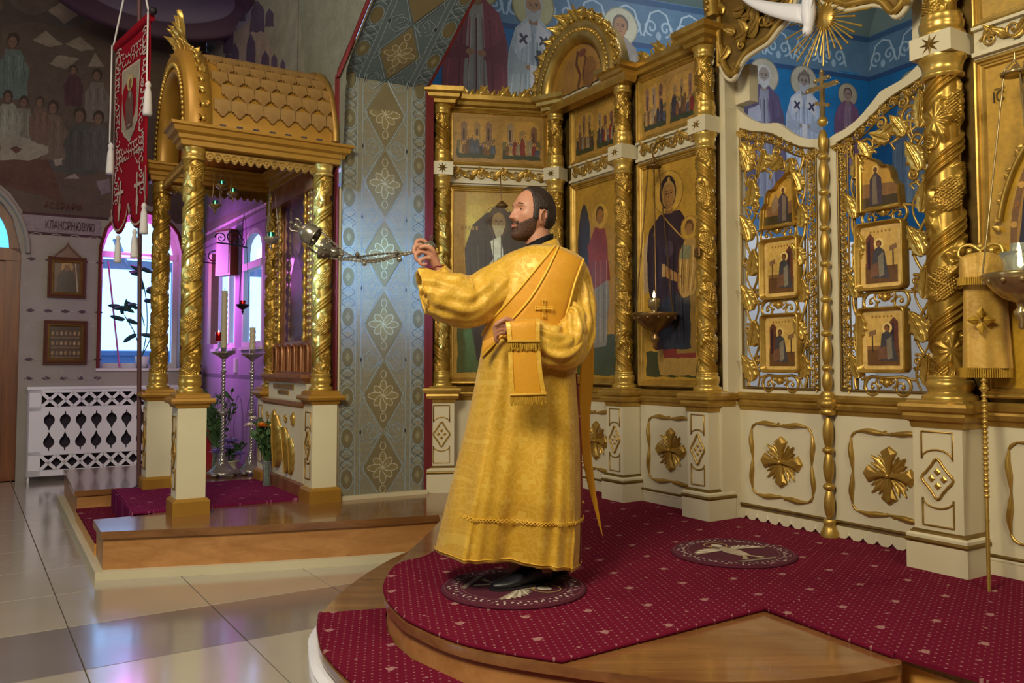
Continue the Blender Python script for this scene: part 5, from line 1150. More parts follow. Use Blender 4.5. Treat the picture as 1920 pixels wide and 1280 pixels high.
    for zc in (1.165, 1.63, 2.095):
        for s1 in (-1, 1):
            scroll(b, (MX(.345+s1*.085), zc-.012), .052, 1.3, PI/2 if s1 > 0 else PI/2, -s1 if not mirror else s1, .011, None, 22, YG)
            scroll(b, (MX(.345+s1*.035), zc+.018), .028, 1.2, -PI/2, s1 if not mirror else -s1, .008, None, 16, YG-.008)
            b.tube([(MX(.345+s1*.16), YG+.004, zc+.028), (MX(.345+s1*.09), YG-.006, zc+.045), (MX(.345), YG-.010, zc+.038)], [.008, .010, .012], 6)
        b.ball((MX(.345), YG-.012, zc+.01), (.020, .014, .024), 10, 6)
        for aa in (-.8, 0, .8): leafmesh(b, TM((MX(.345), YG-.005, zc-.005), (0, aa, 0), .055), 1, .4, 3, .5, 5, 4)
    for (sx_, sz_, r_, st, hd) in ((.17, 2.60, .055, 0, 1), (.10, 2.32, .035, 0, 1), (.165, 2.28, .03, 2, -1), (.56, 2.5, .03, 0, 1), (.55, 2.2, .025, 0, 1), (.10, 1.93, .032, 2, 1), (.10, 1.50, .032, 2, -1), (.57, 1.8, .022, 0, 1), (.55, 1.4, .025, 3, -1), (.165, 1.72, .028, 1, 1), (.165, 1.3, .028, 1, 1), (.38, 2.52, .03, 2, 1), (.22, 2.68, .03, 2, 1), (.27, 2.55, .045, PI, -1), (.44, 2.49, .045, 0, 1), (.11, 2.69, .035, 0, -1), (.14, 2.46, .045, PI, 1), (.50, 2.36, .035, 0, -1), (.35, 2.60, .032, 1, 1)):
        scroll(b, (MX(sx_), sz_), r_, 1.4, st if not mirror else PI-st, hd if not mirror else -hd, .011, None, 22, YG)
        b.tube([(MX(sx_-.02), YG+.01, sz_-r_*1.1), (MX(sx_+.03), YG+.0, sz_-r_*1.6), (MX(sx_+.01), YG+.01, sz_-r_*2.4)], .008, 6)
    b.build('scrollwork', 'gold', t)
    # large acanthus leaves, each a part
    lm = MB(); leafmesh(lm, None, .15, .48*.15/.15*.15, 4, .1, 12, 8) if False else leafmesh(lm, TM((0, 0, 0), (0, 0, 0), .18), 1, .46, 4, .35, 26, 10)
    first = lm.build('acanthus_leaf', 'gold_bright', t)
    spots = []
    z = 1.17; k = 0
    while z < 2.62:
        spots.append((.125, z, .35 if k % 2 else -.25, 1.0)); z += .225; k += 1
    z = 1.20; k = 0
    while z < 2.36:
        spots.append((.520, z, -.3 if k % 2 else .2, .80)); z += .225; k += 1
    spots += [(.21, 2.50, .5, .8), (.13, 2.56, -.2, .9), (.30, 2.50, 1.1, .7), (.43, 2.42, .4, .7), (.345, 2.54, -1.2, .6)]
    for i, (sx_, sz_, a_, k_) in enumerate(spots):
        o = first if i == 0 else link('acanthus_leaf', first.data, t)
        o.location = (MX(sx_), YG-.008, sz_); o.rotation_euler = (0, (-a_ if mirror else a_), 0); o.scale = ((-k_ if mirror else k_), k_, k_)
    # three small framed icons
    def small(P, x0, x1, z0, z1, seed, arch=False):
        w = x1-x0; h = z1-z0; P.rect(x0, z0, x1, z1, 'e0c888'); P.rect(x0+w*.10, z0+h*.06, x1-w*.10, z1-h*.05, 'd8bc70')
        P.rect(x0+w*.12, z0+h*.07, x1-w*.12, z0+h*.34, '6c5030' if not arch else '4c4428'); P.rect(x0+w*.12, z0+h*.34, x0+w*.5, z0+h*.40, '8c6c44')
        R_ = random.Random(seed); fx = x0+w*(.45 if seed % 2 else .6)
        tx = x0+w*.66 if seed % 2 == 0 else x0+w*.14
        P.poly([(tx, z0+h*.3), (tx, z0+h*.80), (tx+w*.10, z0+h*.88), (tx+w*.2, z0+h*.80), (tx+w*.2, z0+h*.3)], '6c4434'); P.poly([(tx+w*.04, z0+h*.3), (tx+w*.04, z0+h*.74), (tx+w*.10, z0+h*.80), (tx+w*.10, z0+h*.3)], '3c2838')
        P.ell(fx, z0+h*.70, w*.12, w*.12, 'f0dc98', 18)
        P.poly([(fx-w*.22, z0+h*.16), (fx-w*.16, z0+h*.40), (fx-w*.13, z0+h*.60), (fx, z0+h*.66), (fx+w*.13, z0+h*.58), (fx+w*.18, z0+h*.36), (fx+w*.24, z0+h*.14)], '4c4c58')
        P.poly([(fx-w*.22, z0+h*.16), (fx-w*.2, z0+h*.36), (fx+w*.02, z0+h*.42), (fx+w*.05, z0+h*.2)], '7c5c4c')
        P.poly([(fx-w*.02, z0+h*.5), (fx+w*.10, z0+h*.56), (fx+w*.12, z0+h*.2), (fx+w*.0, z0+h*.16)], '8a8a84')
        P.ell(fx, z0+h*.70, w*.065, w*.08, '5c3c28', 14); P.ell(fx-w*.01, z0+h*.69, w*.045, w*.06, '8c6440', 12)
        lx = x0+w*.25 if seed % 2 == 0 else x0+w*.78
        P.line([(lx, z0+h*.3), (lx, z0+h*.58)], w*.03, '4c3828'); P.poly([(lx-w*.09, z0+h*.56), (lx+w*.09, z0+h*.60), (lx+w*.08, z0+h*.68), (lx-w*.08, z0+h*.64)], '8c7054')
        for k in range(6): P.rect(x0+w*(.24+.09*k), z1-h*.12, x0+w*(.28+.09*k), z1-h*.09, '9c7a3c')
    for k, (xa, xb, za, zb, ar) in enumerate(((.218, .510, 1.225, 1.590, 0), (.218, .512, 1.675, 2.060, 0), (.222, .486, 2.105, 2.465, 1))):
        if mirror: za += .005
        h = bpy.data.objects.new('small_icon', None); C.objects.link(h); h.parent = t; h['label'] = ['lowest seated writer icon', 'middle seated writer icon', 'topmost arched icon'][k]
        x0_, x1_ = sorted((MX(xa), MX(xb)))
        mb = MB()
        if not ar:
            r_ = .03; out = []
            for (cx_, cz_, a0) in ((x1_-r_, zb-r_, 0), (x0_+r_, zb-r_, PI/2), (x0_+r_, za+r_, PI), (x1_-r_, za+r_, 1.5*PI)):
                for i in range(5): out.append((cx_+r_*cos(a0+i*PI/8), cz_+r_*sin(a0+i*PI/8)))
            cx_, cz_ = (x0_+x1_)/2, (za+zb)/2
        else:
            out = [(MX(.49), 2.115), (MX(.49), 2.46), (MX(.44), 2.44), (MX(.37), 2.40), (MX(.345), 2.365), (MX(.30), 2.36), (MX(.275), 2.32), (MX(.27), 2.28), (MX(.235), 2.24), (MX(.228), 2.115)]
            if not mirror: pass
            else: out = out[::-1]
            cx_, cz_ = (x0_+x1_)/2, (za+zb)/2
        L = []
        for u, hh in ((1.0, -.02), (1.0, .035), (.97, .045), (.93, .04), (.90, .022), (.87, .020), (.85, .005)):
            L.append([(cx_+(x-cx_)*u, YG-hh, cz_+(z-cz_)*(1-(1-u)*.75)) for x, z in out])
        mb.loops(L, ar == 0, False, True); mb.build('frame', 'gold' , h)
        P = Paint(.0001); sx0, sx1 = x0_+.02, x1_-.02
        if ar:
            P.poly([(cx_+(x-cx_)*.88, cz_+(z-cz_)*.90) for x, z in out], 'c8a44c')
            f_ = MX(.42); P.rect(min(MX(.245), MX(.47)), 2.14, max(MX(.245), MX(.47)), 2.20, '4a4228'); P.poly([(MX(.26), 2.20), (MX(.26), 2.26), (MX(.47), 2.28), (MX(.47), 2.20)], '8c6c48')
            P.ell(MX(.39), 2.352, .022, .022, 'e8cc80', 16); P.poly([(MX(.35), 2.16), (MX(.355), 2.30), (MX(.39), 2.34), (MX(.425), 2.30), (MX(.43), 2.15)], '4a4456'); P.poly([(MX(.38), 2.16), (MX(.385), 2.32), (MX(.41), 2.31), (MX(.41), 2.16)], '7c746c'); P.ell(MX(.39), 2.35, .012, .015, '6a4a30', 12)
            if not mirror: P.poly([(MX(.31), 2.20), (MX(.30), 2.28), (MX(.34), 2.34), (MX(.36), 2.26)], '94806c')
        else: small(P, sx0, sx1, za+.018, zb-.018, k*2+(1 if mirror else 0)+(1 if k == 0 else 0))
        pp = P.build('painting', 'icon_paint', h); pp.location = (0, YG-.006, 0)
    # cornice across, cream lower panel with rosette
    a_, b_ = sorted((MX(xo0), MX(xo1)))
    b = MB(); b.rects((a_+b_)/2, YG+.02, (b_-a_)/2, .02, [(0, .985), (.006, .99), (.010, 1.01), (.026, 1.018), (.032, 1.04), (.028, 1.052), (.042, 1.062), (.046, 1.082), (.02, 1.098), (.0, 1.10)]); b.build('cornice', 'gold', t)
    b = MB(); b.box((a_, YG, .36), (b_, YG+.04, .99)); pn_ = b.build('lower_panel', 'cream', t)
    cx_ = MX(.345); b = MB(); rosette(b, TM((cx_, YG-.001, .68)), .155); b.build('rosette', 'gold', pn_)
    b = MB(); ribbon_frame(b, cx_-.228, cx_+.228, .462, .905, TM((0, YG, 0))); b.build('scroll_frame', 'gold', pn_)
    b = MB(); b.tube([(a_, YG-.006, .385), (b_, YG-.006, .385)], .009, 6); b.tube([(a_, YG-.004, .365), (b_, YG-.004, .365)], .006, 6); b.build('lower_moulding', 'gold_dark', t)
    b = MB(); n = 8; w_ = (b_-a_)/n; sc_ = [(a_, .36)]+[(b_, .36)]
    out = [(a_, .362), (b_, .362)]
    for k in range(n):
        for i in range(7): out.append((b_-w_*k-w_*i/6, .318-.028*sin(PI*i/6)))
    b.prism(out, YG-.012, YG+.02); 
    for k in range(n+1): b.tube([(a_+w_*k, YG-.014, .345), (a_+w_*k, YG-.016, .318)], [.003, .007], 5)
    b.build('scalloped_skirt', 'cream', t)
    return t
lattice_gate('lattice_gate', 'left leaf of the openwork royal gates with three small icons', False)
lattice_gate('lattice_gate', 'right leaf of the openwork royal gates beside the thickest column', True)
GP = thing('gate_post', 'turned gilded post between the gate leaves', 'post', (*I2(.707, .235), 0), AI)
zb = [2.484, 2.275, 2.067, 1.858, 1.652, 1.454, 1.256]
def spindle(mb, z0, z1, r): 
    n = 12; mb.lathe([(max(.010, r*(.45+.55*sin(PI*i/n)**.8)), z0+(z1-z0)*i/n) for i in range(n+1)], 16)
edges = [2.66]+zb+[1.10]
for k in range(len(edges)-1): b = MB(); spindle(b, edges[k+1]+.018, edges[k]-.018, .029); b.build('spindle', 'gold', GP)
for z in zb+[2.692]: b = MB(); b.ball((0, 0, z), (.030, .030, .022 if z < 2.6 else .03), 16, 8); b.build('bead', 'gold_bright', GP)
b = MB(); b.lathe([(.03, .985), (.045, .99), (.05, 1.01), (.036, 1.02), (.05, 1.03), (.062, 1.05), (.05, 1.075), (.035, 1.08), (.045, 1.095), (.03, 1.12)], 20); b.build('collar', 'gold', GP)
b = MB()
for z0_, z1_ in ((.80, .975), (.60, .77), (.40, .56)): spindle(b, z0_, z1_, .031)
for z in (.785, .578): b.ball((0, 0, z), (.034, .034, .024), 16, 8)
b.lathe([(.03, .395), (.04, .38), (.032, .365), (.038, .345), (.05, .32), (.05, .285)], 18); b.build('lower_turning', 'gold', GP)
b = MB(); b.box((-.034, .045, .30), (.034, .07, 2.60)); b.build('stile', 'cream', GP, 'cream stile behind the turned post')
CRS = MB()
CRS.box((-.012, -.008, 2.715), (.012, .008, 2.985))
CRS.box((-.10, -.007, 2.885), (.10, .007, 2.912)); CRS.box((-.045, -.007, 2.935), (.045, .007, 2.955)); CRS.box((-.05, -.007, 2.785), (.05, .007, 2.805), None, TM((0, 0, 2.795), (0, .35, 0)) @ TM((0, 0, -2.795)))
for p in ((-.1, 2.898), (.1, 2.898), (0, 2.99), (-.045, 2.945), (.045, 2.945)): CRS.ball((p[0], 0, p[1]), .014, 8, 5)
CRS.build('cross', 'brass', GP, 'eight pointed metal cross on the tip')
# door jambs and the spandrels with the dove
for nm, sx0, sx1, lb in (('door_jamb', -.025, .02, 'cream jamb left of the gates'), ('door_jamb', 1.375, 1.42, 'cream jamb right of the gates')):
    t = thing(nm, lb+(' with a bracket step, beside the slim column' if sx0 < 0 else ' behind the thickest column'), 'jamb', (OI[0], OI[1], 0), AI)
    b = MB(); b.box((sx0, .16, 1.1), (sx1, .34, 3.9)); b.build('board', 'cream', t)
    b = MB(); s1 = 1 if sx0 < 0 else -1; e_ = sx1 if sx0 < 0 else sx0
    b.box((min(e_, e_+s1*.12), .26, 2.98), (max(e_, e_+s1*.12), .34, 3.22)); b.build('bracket', 'cream', t)
    b = MB(); b.box((sx0, .10, .28), (sx1, .30, 1.1)); b.build('lower_board', 'cream', t)
SPP = [(.02, 3.95), (.02, 3.30), (.06, 3.15), (.14, 3.08), (.20, 3.15), (.263, 3.19), (.35, 3.21), (.431, 3.225), (.505, 3.275), (.57, 3.31), (.62, 3.38), (.67, 3.48), (.70, 3.62), (.705, 3.95)]
for mir in (False, True):
    t = thing('carved_spandrel', 'carved gilded spandrel hanging %s the rayed dove' % ('at the right of' if mir else 'at the left of'), 'carving', (OI[0], OI[1], 0), AI)
    MX = (lambda x: 1.41-x) if mir else (lambda x: x)
    low_ = SPP[1:13]; lo = [np.array((MX(x), z)) for x, z in low_]; sp = spline(lo, 4)
    b = MB(); b.tube([(p[0], .11, p[1]) for p in sp], .013, 6, None, True, None, 1.6, (0, 1, 0)); b.build('cream_edge', 'cream', t)
    b = MB(); b.tube([(p[0]+(MX(.45)-p[0])*.05, .10, p[1]+.035) for p in sp], .022, 6); b.tube([(MX(.03), .10, 3.2), (MX(.03), .10, 3.95)], .02, 6)
    R_ = random.Random(8)
    for k in range(46):
        u = R_.random(); x = .05+.60*u; zl = np.interp(x, [p[0] for p in low_], [p[1] for p in low_]) if True else 3.2
        z = zl+.05+R_.random()*(3.9-zl-.05)
        if k % 3 == 0: scroll(b, (MX(x), z), R_.uniform(.03, .06), 1.3, R_.uniform(0, 6), R_.choice((-1, 1)), .012, None, 16, .10)
        else: leafmesh(b, TM((MX(x), .10, z), (0, R_.uniform(-2.5, 2.5), 0), R_.uniform(.09, .14)), 1, .42, 4, .5, 7, 5)
    b.build('carved_leaves', 'gold', t)
    b = MB(); b.prism([(MX(.02), 3.95)]+[(p[0], p[1]+.01) for p in sp]+[(MX(.705), 3.95)], .115, .135); b.build('back_panel', 'gold_dark', t)
    b = MB(); b.tube([(MX(.02), .06, 3.52), (MX(.0), .05, 3.7), (MX(.05), .05, 3.95)], .05, 8)
    for k in range(9): b.ball((MX(.02+.006*k), .0, 3.56+.045*k), .014, 8, 5)
    b.build('bead_arch_foot', 'gold', t)
SB = thing('rayed_sunburst', 'gilded sunburst of thin rays above the gate cross', 'carving', (*I2(.838, .10), 3.237), AI)
b = MB(); b.lathe([(.001, -.012), (.055, -.012), (.065, 0), (.055, .012), (.001, .02)], 24, TM((0, 0, 0), (PI/2, 0, 0), (1, 1.3, 1))); b.build('hub', 'gold', SB)
R_ = random.Random(2)
rm = MB(); rm.tube([(0, 0, 0), (0, 0, 1)], [.0045, .0065], 4); rm0 = rm.build('ray', 'gold_bright', SB)
for k in range(40):
    a = 2*PI*k/40+R_.uniform(-.04, .04); L_ = R_.choice((.30, .24, .19, .27)) if abs(math.sin(a)) < .3 or math.cos(a) < 0 else R_.choice((.20, .16, .24))
    o = rm0 if k == 0 else link('ray', rm0.data, SB); o.location = (.04*sin(a), -.005*(k % 3), .05*cos(a)); o.rotation_euler = (0, a, 0); o.scale = (1, 1, L_*.85)
DV_ = thing('carved_dove', 'white carved dove with long wings in front of the sunburst', 'carving', (*I2(.78, .03), 3.235), AI)
b = MB(); b.loops([[(-.0+x*.0+.03*cos(a)*r_, .03*sin(a)*r_, z) for a in [2*PI*i/12 for i in range(12)]] for x, r_, z in ((0, .3, -.07), (0, .9, -.055), (0, 1.1, -.02), (0, 1.4, .03), (0, 1.2, .10), (0, .7, .17), (0, .2, .20))], True)
b.build('body', 'white_enamel', DV_); b = MB(); b.ball((0, -.01, -.07), (.03, .03, .035), 12, 8); b.tube([(0, -.03, -.085), (0, -.05, -.10)], [.008, .002], 6); b.build('head', 'white_enamel', DV_)
for s1 in (-1, 1):
    b = MB(); P_ = []
    for i in range(9):
        u = i/8; c_ = (s1*(.02+.42*u), -.01-.05*sin(PI*u*.5), .03+.24*u-.02*sin(PI*u)) if s1 < 0 else (s1*(.02+.10*u), -.02, .04+.35*u)
        wv = .05*(1-u)**.5+.008; P_.append([(c_[0], c_[1]-.010*(1-abs(v)), c_[2]+wv*v) for v in (-1, -.5, 0, .5, 1)])
    b.grid(P_, True); o = b.build('wing', 'white_enamel', DV_)
    md = o.modifiers.new('thick', 'SOLIDIFY'); md.thickness = .014
# ================================================================== GILDED CANOPY (left)
KC = (-2.177, 5.602); AK = ANG_Q
def K2(x, y): return (KC[0]+.847*x-.532*y, KC[1]+.532*x+.847*y)
def canopy_column(label, x, y):
    t = thing('canopy_column', label, 'column', (*K2(x, y), 0), AK)
    hw = .092
    b = MB(); b.rects(0, 0, hw, hw, [(.0, .36), (0, .99)]); ped = b.build('pedestal', 'cream_kiosk', t)
    b = MB(); b.rects(0, 0, hw, hw, [(.026, .28), (.026, .37), (.014, .385), (0, .39)]); b.build('foot', 'ochre_gold', t)
    b = MB(); T = Matrix.Rotation(-PI/2, 4, 'Z') @ TM((0, -hw, 0)); 
    diamond_panel(b, 0, .44, .94, hw*1.2, T); b.build('diamond_panel', 'gold_kiosk', ped)
    b = MB(); b.rects(0, 0, hw, hw, [(0, .985), (.012, .99), (.02, 1.01), (.045, 1.02), (.05, 1.035), (.045, 1.05), (.02, 1.055), (.018, 1.075), (.0, 1.085)]); b.build('cornice', 'ochre_gold', t)
    b = MB(); r = .068; b.lathe([(r*1.25, 1.08), (r*1.3, 1.10), (r*1.2, 1.112), (r*1.0, 1.12), (r*1.12, 1.14), (r*1.15, 1.165), (r*1.0, 1.185), (r*1.1, 1.195), (r*1.1, 1.205), (r*.95, 1.21)], 28); b.build('base', 'gold_bright', t)
    s = link('carved_shaft', shaft_mesh(r, 1.46, 1, 3.6*r+.08), t); s.location = (0, 0, 1.21); set_mat(s, 'gold_carved')
    b = MB(); b.lathe([(r*.98, 2.665), (r*1.12, 2.67), (r*1.12, 2.685), (r*1.02, 2.69), (r*1.06, 2.73), (r*1.14, 2.74), (r*1.14, 2.76)], 28); b.build('capital', 'gold_bright', t)
for lb, x, y in (('stout front canopy column nearest the dais edge', 0, 0), ('canopy column touching the red edged pier', .913, 0), ('canopy column directly behind the banner pole', 0, 1.262), ('farthest canopy column behind the hanging lamps', .913, 1.262)):
    canopy_column('gilded '+lb, x, y)
KN = thing('canopy', 'gilded canopy with fish scale barrel roof on four columns', 'canopy', (*K2(0, 0), 0), AK)
def beam(x0, x1, y0, y1):
    b = MB(); b.rects((x0+x1)/2, (y0+y1)/2, (x1-x0)/2, (y1-y0)/2, [(-.01, 2.75), (0, 2.755), (.004, 2.785), (.02, 2.795), (.024, 2.82), (.05, 2.835), (.058, 2.865), (.075, 2.872), (.078, 2.89), (.01, 2.895)])
    b.build('cornice_beam', 'ochre_gold', KN)
beam(-.10, 1.02, -.09, .09); beam(-.10, 1.02, 1.172, 1.352); beam(.84, 1.02, .0, 1.262)
# fringe of carved lace under the beams
def lace(x0, y0, x1, y1, n):
    b = MB(); P_ = []
    L_ = math.hypot(x1-x0, y1-y0); T = TM((x0, y0, 0), (0, 0, math.atan2(y1-y0, x1-x0)))
    out = [(0, 2.76), (L_, 2.76)]
    for k in range(n):
        for i in range(6): out.append((L_-L_*(k+i/5)/n, 2.70-.03*sin(PI*i/5)))
    b.prism(out, -.006, .006, T=T)
    for k in range(n):
        cx_ = L_*(k+.5)/n; b.tube([(cx_+.022*cos(a), -.008, 2.705+.022*sin(a)) for a in [2*PI*i/10 for i in range(11)]], .005, 5, T); b.ball((cx_, -.008, 2.705), .008, 6, 4, T)
    b.build('lace_fringe', 'gold_kiosk', KN)
lace(.07, -.02, .85, -.02, 14); lace(.07, 1.26, .85, 1.26, 14); lace(.0, 1.2, .0, .07, 18)
# barrel roof body and individual shingles
RC = (.631, 2.93); RR = .655
def arcpt(a, r): return (RC[0]-r*cos(a), RC[1]+r*sin(a)*1.0)   # y, z ; a=0 front (towards nave)
b = MB(); L_ = []
for x in (.10, 1.0): L_.append([(x, RC[0]-RR, 2.88)]+[(x, *arcpt(PI*i/32, RR)) for i in range(33)]+[(x, RC[0]+RR, 2.88)]+[(x, RC[0]+RR-.03, 2.88)]+[(x, *arcpt(PI-PI*i/32, RR-.03)) for i in range(33)]+[(x, RC[0]-RR+.03, 2.88)])
b.loops(L_, True, True, True); b.build('roof_vault', 'ochre_gold', KN)
rows = [8, 19, 30, 41, 52, 63, 74, 85]
sm = MB(); n = 8; w_ = .111
pts = [(-w_/2, 0.0), (w_/2, 0.0), (w_/2, -.078)]+[(w_/2-.010, -.088), (w_/2-.016, -.080), (w_/2-.022, -.098), (w_/2-.034, -.106), (w_/2-.040, -.118), (0.0, -.130), (-w_/2+.040, -.118), (-w_/2+.034, -.106), (-w_/2+.022, -.098), (-w_/2+.016, -.080), (-w_/2+.010, -.088)]+[(-w_/2, -.078)]
sm.prism([(x, z) for x, z in pts], -.024, -.004); shingle = sm.build('shingle', 'shingle_gold', KN); used = False
for side in (0, 1):
    for ri, deg in enumerate(rows):
        if side and deg < 60: continue
        a = math.radians(deg+8.5)
        for k in range(9):
            x = .175+.115*(k-.5*(ri % 2))
            if x < .13 or x > 1.0: continue
            o = shingle if not used else link('shingle', shingle.data, KN); used = True
            aa = a if not side else PI-a; y, z = arcpt(aa, RR+.004)
            o.location = (x, y, z)
            # local z of shingle must follow the slope upwards, its -y outwards
            tv = Vector((0, sin(aa), cos(aa))) if not side else Vector((0, sin(aa), cos(aa)))*-1
            nv_ = Vector((0, -cos(aa), sin(aa))); xv = Vector((1, 0, 0)) if not side else Vector((-1, 0, 0))
            m_ = Matrix((xv, -nv_, tv)).transposed(); 
            tilt = Matrix.Rotation(.13, 3, 'X'); o.rotation_euler = (m_ @ tilt).to_euler()
b = MB()
for k in range(8): b.box((.16+.115*k, RC[0]-RR-.012, 2.925), (.20+.115*k, RC[0]-RR-.001, 2.94))
b.build('slot_shade', 'opening_shade', KN, None, 'stuff')  # solid dark blocks; the shade of open slots is put into their colour
b = MB(); L_ = []
for i in range(33): a = PI*i/32; L_.append([(x, RC[0]-r_*cos(a), RC[1]+r_*sin(a)) for x, r_ in ((.97, .65), (1.01, .65), (1.01, .70), (.97, .70))])
b.loops(L_, True, True); b.build('rear_rim', 'gold_kiosk', KN)
# front arch towards the left with crest
b = MB(); L_ = []
for i in range(49):
    a = PI*i/48; prof_ = [(-.02, .50), (-.06, .515), (-.065, .53), (-.05, .545), (-.05, .60), (-.065, .62), (-.065, .645), (-.05, .66), (-.04, .685), (.10, .69), (.10, .50)]
    L_.append([(x, RC[0]-r_*cos(a), 2.90+(.0 if 0 else 0)+r_*sin(a)*1.04) for x, r_ in prof_])
b.loops(L_, True, True); b.build('front_arch', 'ochre_gold', KN)
b = MB()
for k in range(44):
    a = PI*(k+.5)/44; b.ball((-.066, RC[0]-.572*cos(a), 2.90+.595*sin(a)), (.014, .018, .018), 8, 5)
b.build('arch_beads', 'gold_bright', KN)
P = Paint(.0003); P.poly([(.52*cos(PI*i/24), .53*sin(PI*i/24)) for i in range(25)], 'a07c34'); P.ell(0, .22, .12, .16, '8c6428'); P.ell(0, .3, .06, .08, '7c5030')
P.norm(); P.mb.v = [(.985+y, RC[0]+x*1.15, 2.90+z*1.15) for x, y, z in P.mb.v]; P.build('end_painting', 'icon_paint', KN)
b = MB()
for k in range(22):
    a = PI*(k+.5)/22; hh = .055+.16*math.exp(-((a-PI/2)/.16)**2)+.035*math.exp(-((a-PI/2)/.5)**2)
    p = (.03, RC[0]-.69*cos(a), 2.90+.715*sin(a)); rz = -(PI/2-a)
    T0 = TM(p) @ Matrix.Rotation(-PI/2, 4, 'Z') @ Matrix.Rotation(rz*-1, 4, 'Y')
    for s1 in (-1, 1): leafmesh(b, T0 @ Matrix.Rotation(s1*.5, 4, 'Y') @ TM((0, 0, -.01), (0, 0, 0), hh), 1.1, .45, 3, .8, 6, 4)
    b.ball((.045, p[1], p[2]+.006), (.022, .022, .022), 8, 5)
    leafmesh(b, TM((.05, p[1], p[2]-.01), (0, 0, PI*.5+k)) @ Matrix.Rotation(.4*(-1)**k, 4, 'Y') @ TM((0, 0, 0), (0, 0, 0), .07), 1, .5, 3, .7, 6, 4)
for z_, r_ in ((3.68, .05), (3.75, .04), (3.82, .03)): b.ball((.02, RC[0], z_), (r_*.7, r_, r_*1.3), 10, 6)
for s1 in (-1, 1): leafmesh(b, TM((.02, RC[0], 3.70), (0, 0, -PI/2)) @ Matrix.Rotation(s1*.25, 4, 'Y') @ TM((0, 0, 0), (0, 0, 0), .22), 1.1, .35, 4, .3, 8, 4)
leafmesh(b, TM((.02, RC[0], 3.76), (0, 0, -PI/2), .2), 1, .3, 3, .2, 8, 4); b.build('crest_leaves', 'gold_bright', KN)
b = MB(); b.box((.86, .10, 2.60), (.93, 1.16, 2.76)); b.build('rear_board', 'copper_gold', KN)
for k in range(7):
    b = MB(); L_ = []
    for x in (.11+.125*k, .11+.125*(k+1)-.004): L_.append([(x, *arcpt(PI*i/24, RR-.032)) for i in range(25)]+[(x, *arcpt(PI-PI*i/24, RR-.042)) for i in range(25)])
    b.loops(L_, True, True); b.build('vault_plank', 'wood_plank', KN)
# shrine case with altar base, facing left
AL = thing('shrine_altar', 'white altar base with gilded carved panels beside the vase of flowers', 'altar', (*K2(0, 0), 0), AK)
def faceT(x): return TM((x, 1.262, 0), (0, 0, -PI/2))      # local x runs toward the nave, faces -x
FT = faceT(.82)
b = MB(); b.box((.82, .10, .40), (1.0, 1.17, 1.0)); b.box((.85, .14, .98), (1.0, 1.13, 1.17)); body_ = b.build('body', 'cream_kiosk', AL)
b = MB(); b.rects(.91, .635, .08, .53, [(.02, .28), (.02, .385), (.005, .40), (0, .405)]); b.build('foot', 'copper_gold', AL)
for z_, e in ((.965, .03), (1.165, .035)):
    b = MB(); b.rects(.90, .635, .06, .50, [(0, z_-.03), (.02, z_-.015), (e, z_), (e+.015, z_+.01), (e+.015, z_+.03), (0, z_+.035)]); b.build('top_moulding', 'copper_gold', AL)
b = MB()
for xx in (.30, .80):
    leafmesh(b, FT @ TM((xx, -.01, .44), (0, .15 if xx < .5 else -.15, 0), .36), 1, .30, 6, .1, 14, 6)
    leafmesh(b, FT @ TM((xx+(.10 if xx > .5 else -.10), -.01, .44), (0, 0, 0), .28), 1, .28, 5, .1, 10, 6)
    b.ball((xx+.12, -.006, .86), (.04, .018, .055), 12, 8, FT)
    for s1 in (-1, 1): scroll(b, (xx+s1*.08, .86), .035, 1.2, 0, s1, .009, FT)
leafmesh(b, FT @ TM((.55, -.015, .46), (0, 0, 0), .42), 1, .36, 5, .1, 14, 6); b.build('gilded_relief', 'gold_bright', body_)
b = MB(); b.box((.30, -.012, 1.085), (.82, 0, 1.12), None, TM((0, 0, 0)) @ faceT(.85)); b.box((.42, -.010, 1.04), (.70, 0, 1.07), None, faceT(.85)); b.build('gilded_strip', 'gold_kiosk', body_)
SC = thing('shrine_case', 'tall carved icon case with violet reflecting glass on the white altar', 'icon case', (*K2(0, 0), 0), AK)
FT2 = faceT(.90)
b = MB()
for (xa, xb, za, zb_) in ((.12, .26, 1.20, 2.75), (.94, 1.10, 1.20, 2.75), (.26, .94, 1.20, 1.46), (.26, .94, 2.62, 2.75)): b.box((xa, 0, za), (xb, .06, zb_), None, FT2)
b.build('carcass', 'copper_gold', SC)
b = MB()
for xx in (.27, .93): bb_ = MB(); bb_.tube([(xx, -.01, 1.45+.02*i) for i in range(59)], [.016+.006*sin(i*1.2) for i in range(59)], 6, FT2); bb_.build('carved_rim', 'gold_bright', SC)
for xx in (.15, .20, 1.0, 1.06):
    for k in range(24): b.ball((xx, -.006, 1.5+.052*k), (.018, .012, .02), 6, 4, FT2)
b.build('bead_rows', 'gold_bright', SC, None, 'stuff')
flat('arcade_shadow', '6a4428', .6)
b = MB()
for k in range(6):
    x = .16+.165*k; b.tube([(x-.055, -.012, 1.22), (x-.055, -.012, 1.38)]+[(x-.055*cos(PI*i/8), -.012, 1.38+.05*sin(PI*i/8)) for i in range(1, 8)]+[(x+.055, -.012, 1.38), (x+.055, -.012, 1.22)], .011, 6, FT2)
b.build('arcade', 'copper_gold', SC)
k = N('violet_glass'); k.base(sr('6c5478'), .08, .2, .8); M['violet_glass'] = k.m
b = MB(); b.box((.28, .03, 1.46), (.92, .04, 2.62), None, FT2); b.build('glass', 'violet_glass', SC)
P = Paint(.0003); P.ell(.6, 2.3, .12, .16, '8a6c60'); P.poly([(.42, 1.5), (.45, 2.0), (.6, 2.2), (.75, 2.0), (.8, 1.5)], '5c4458'); P.ell(.6, 2.28, .06, .08, 'a08070')
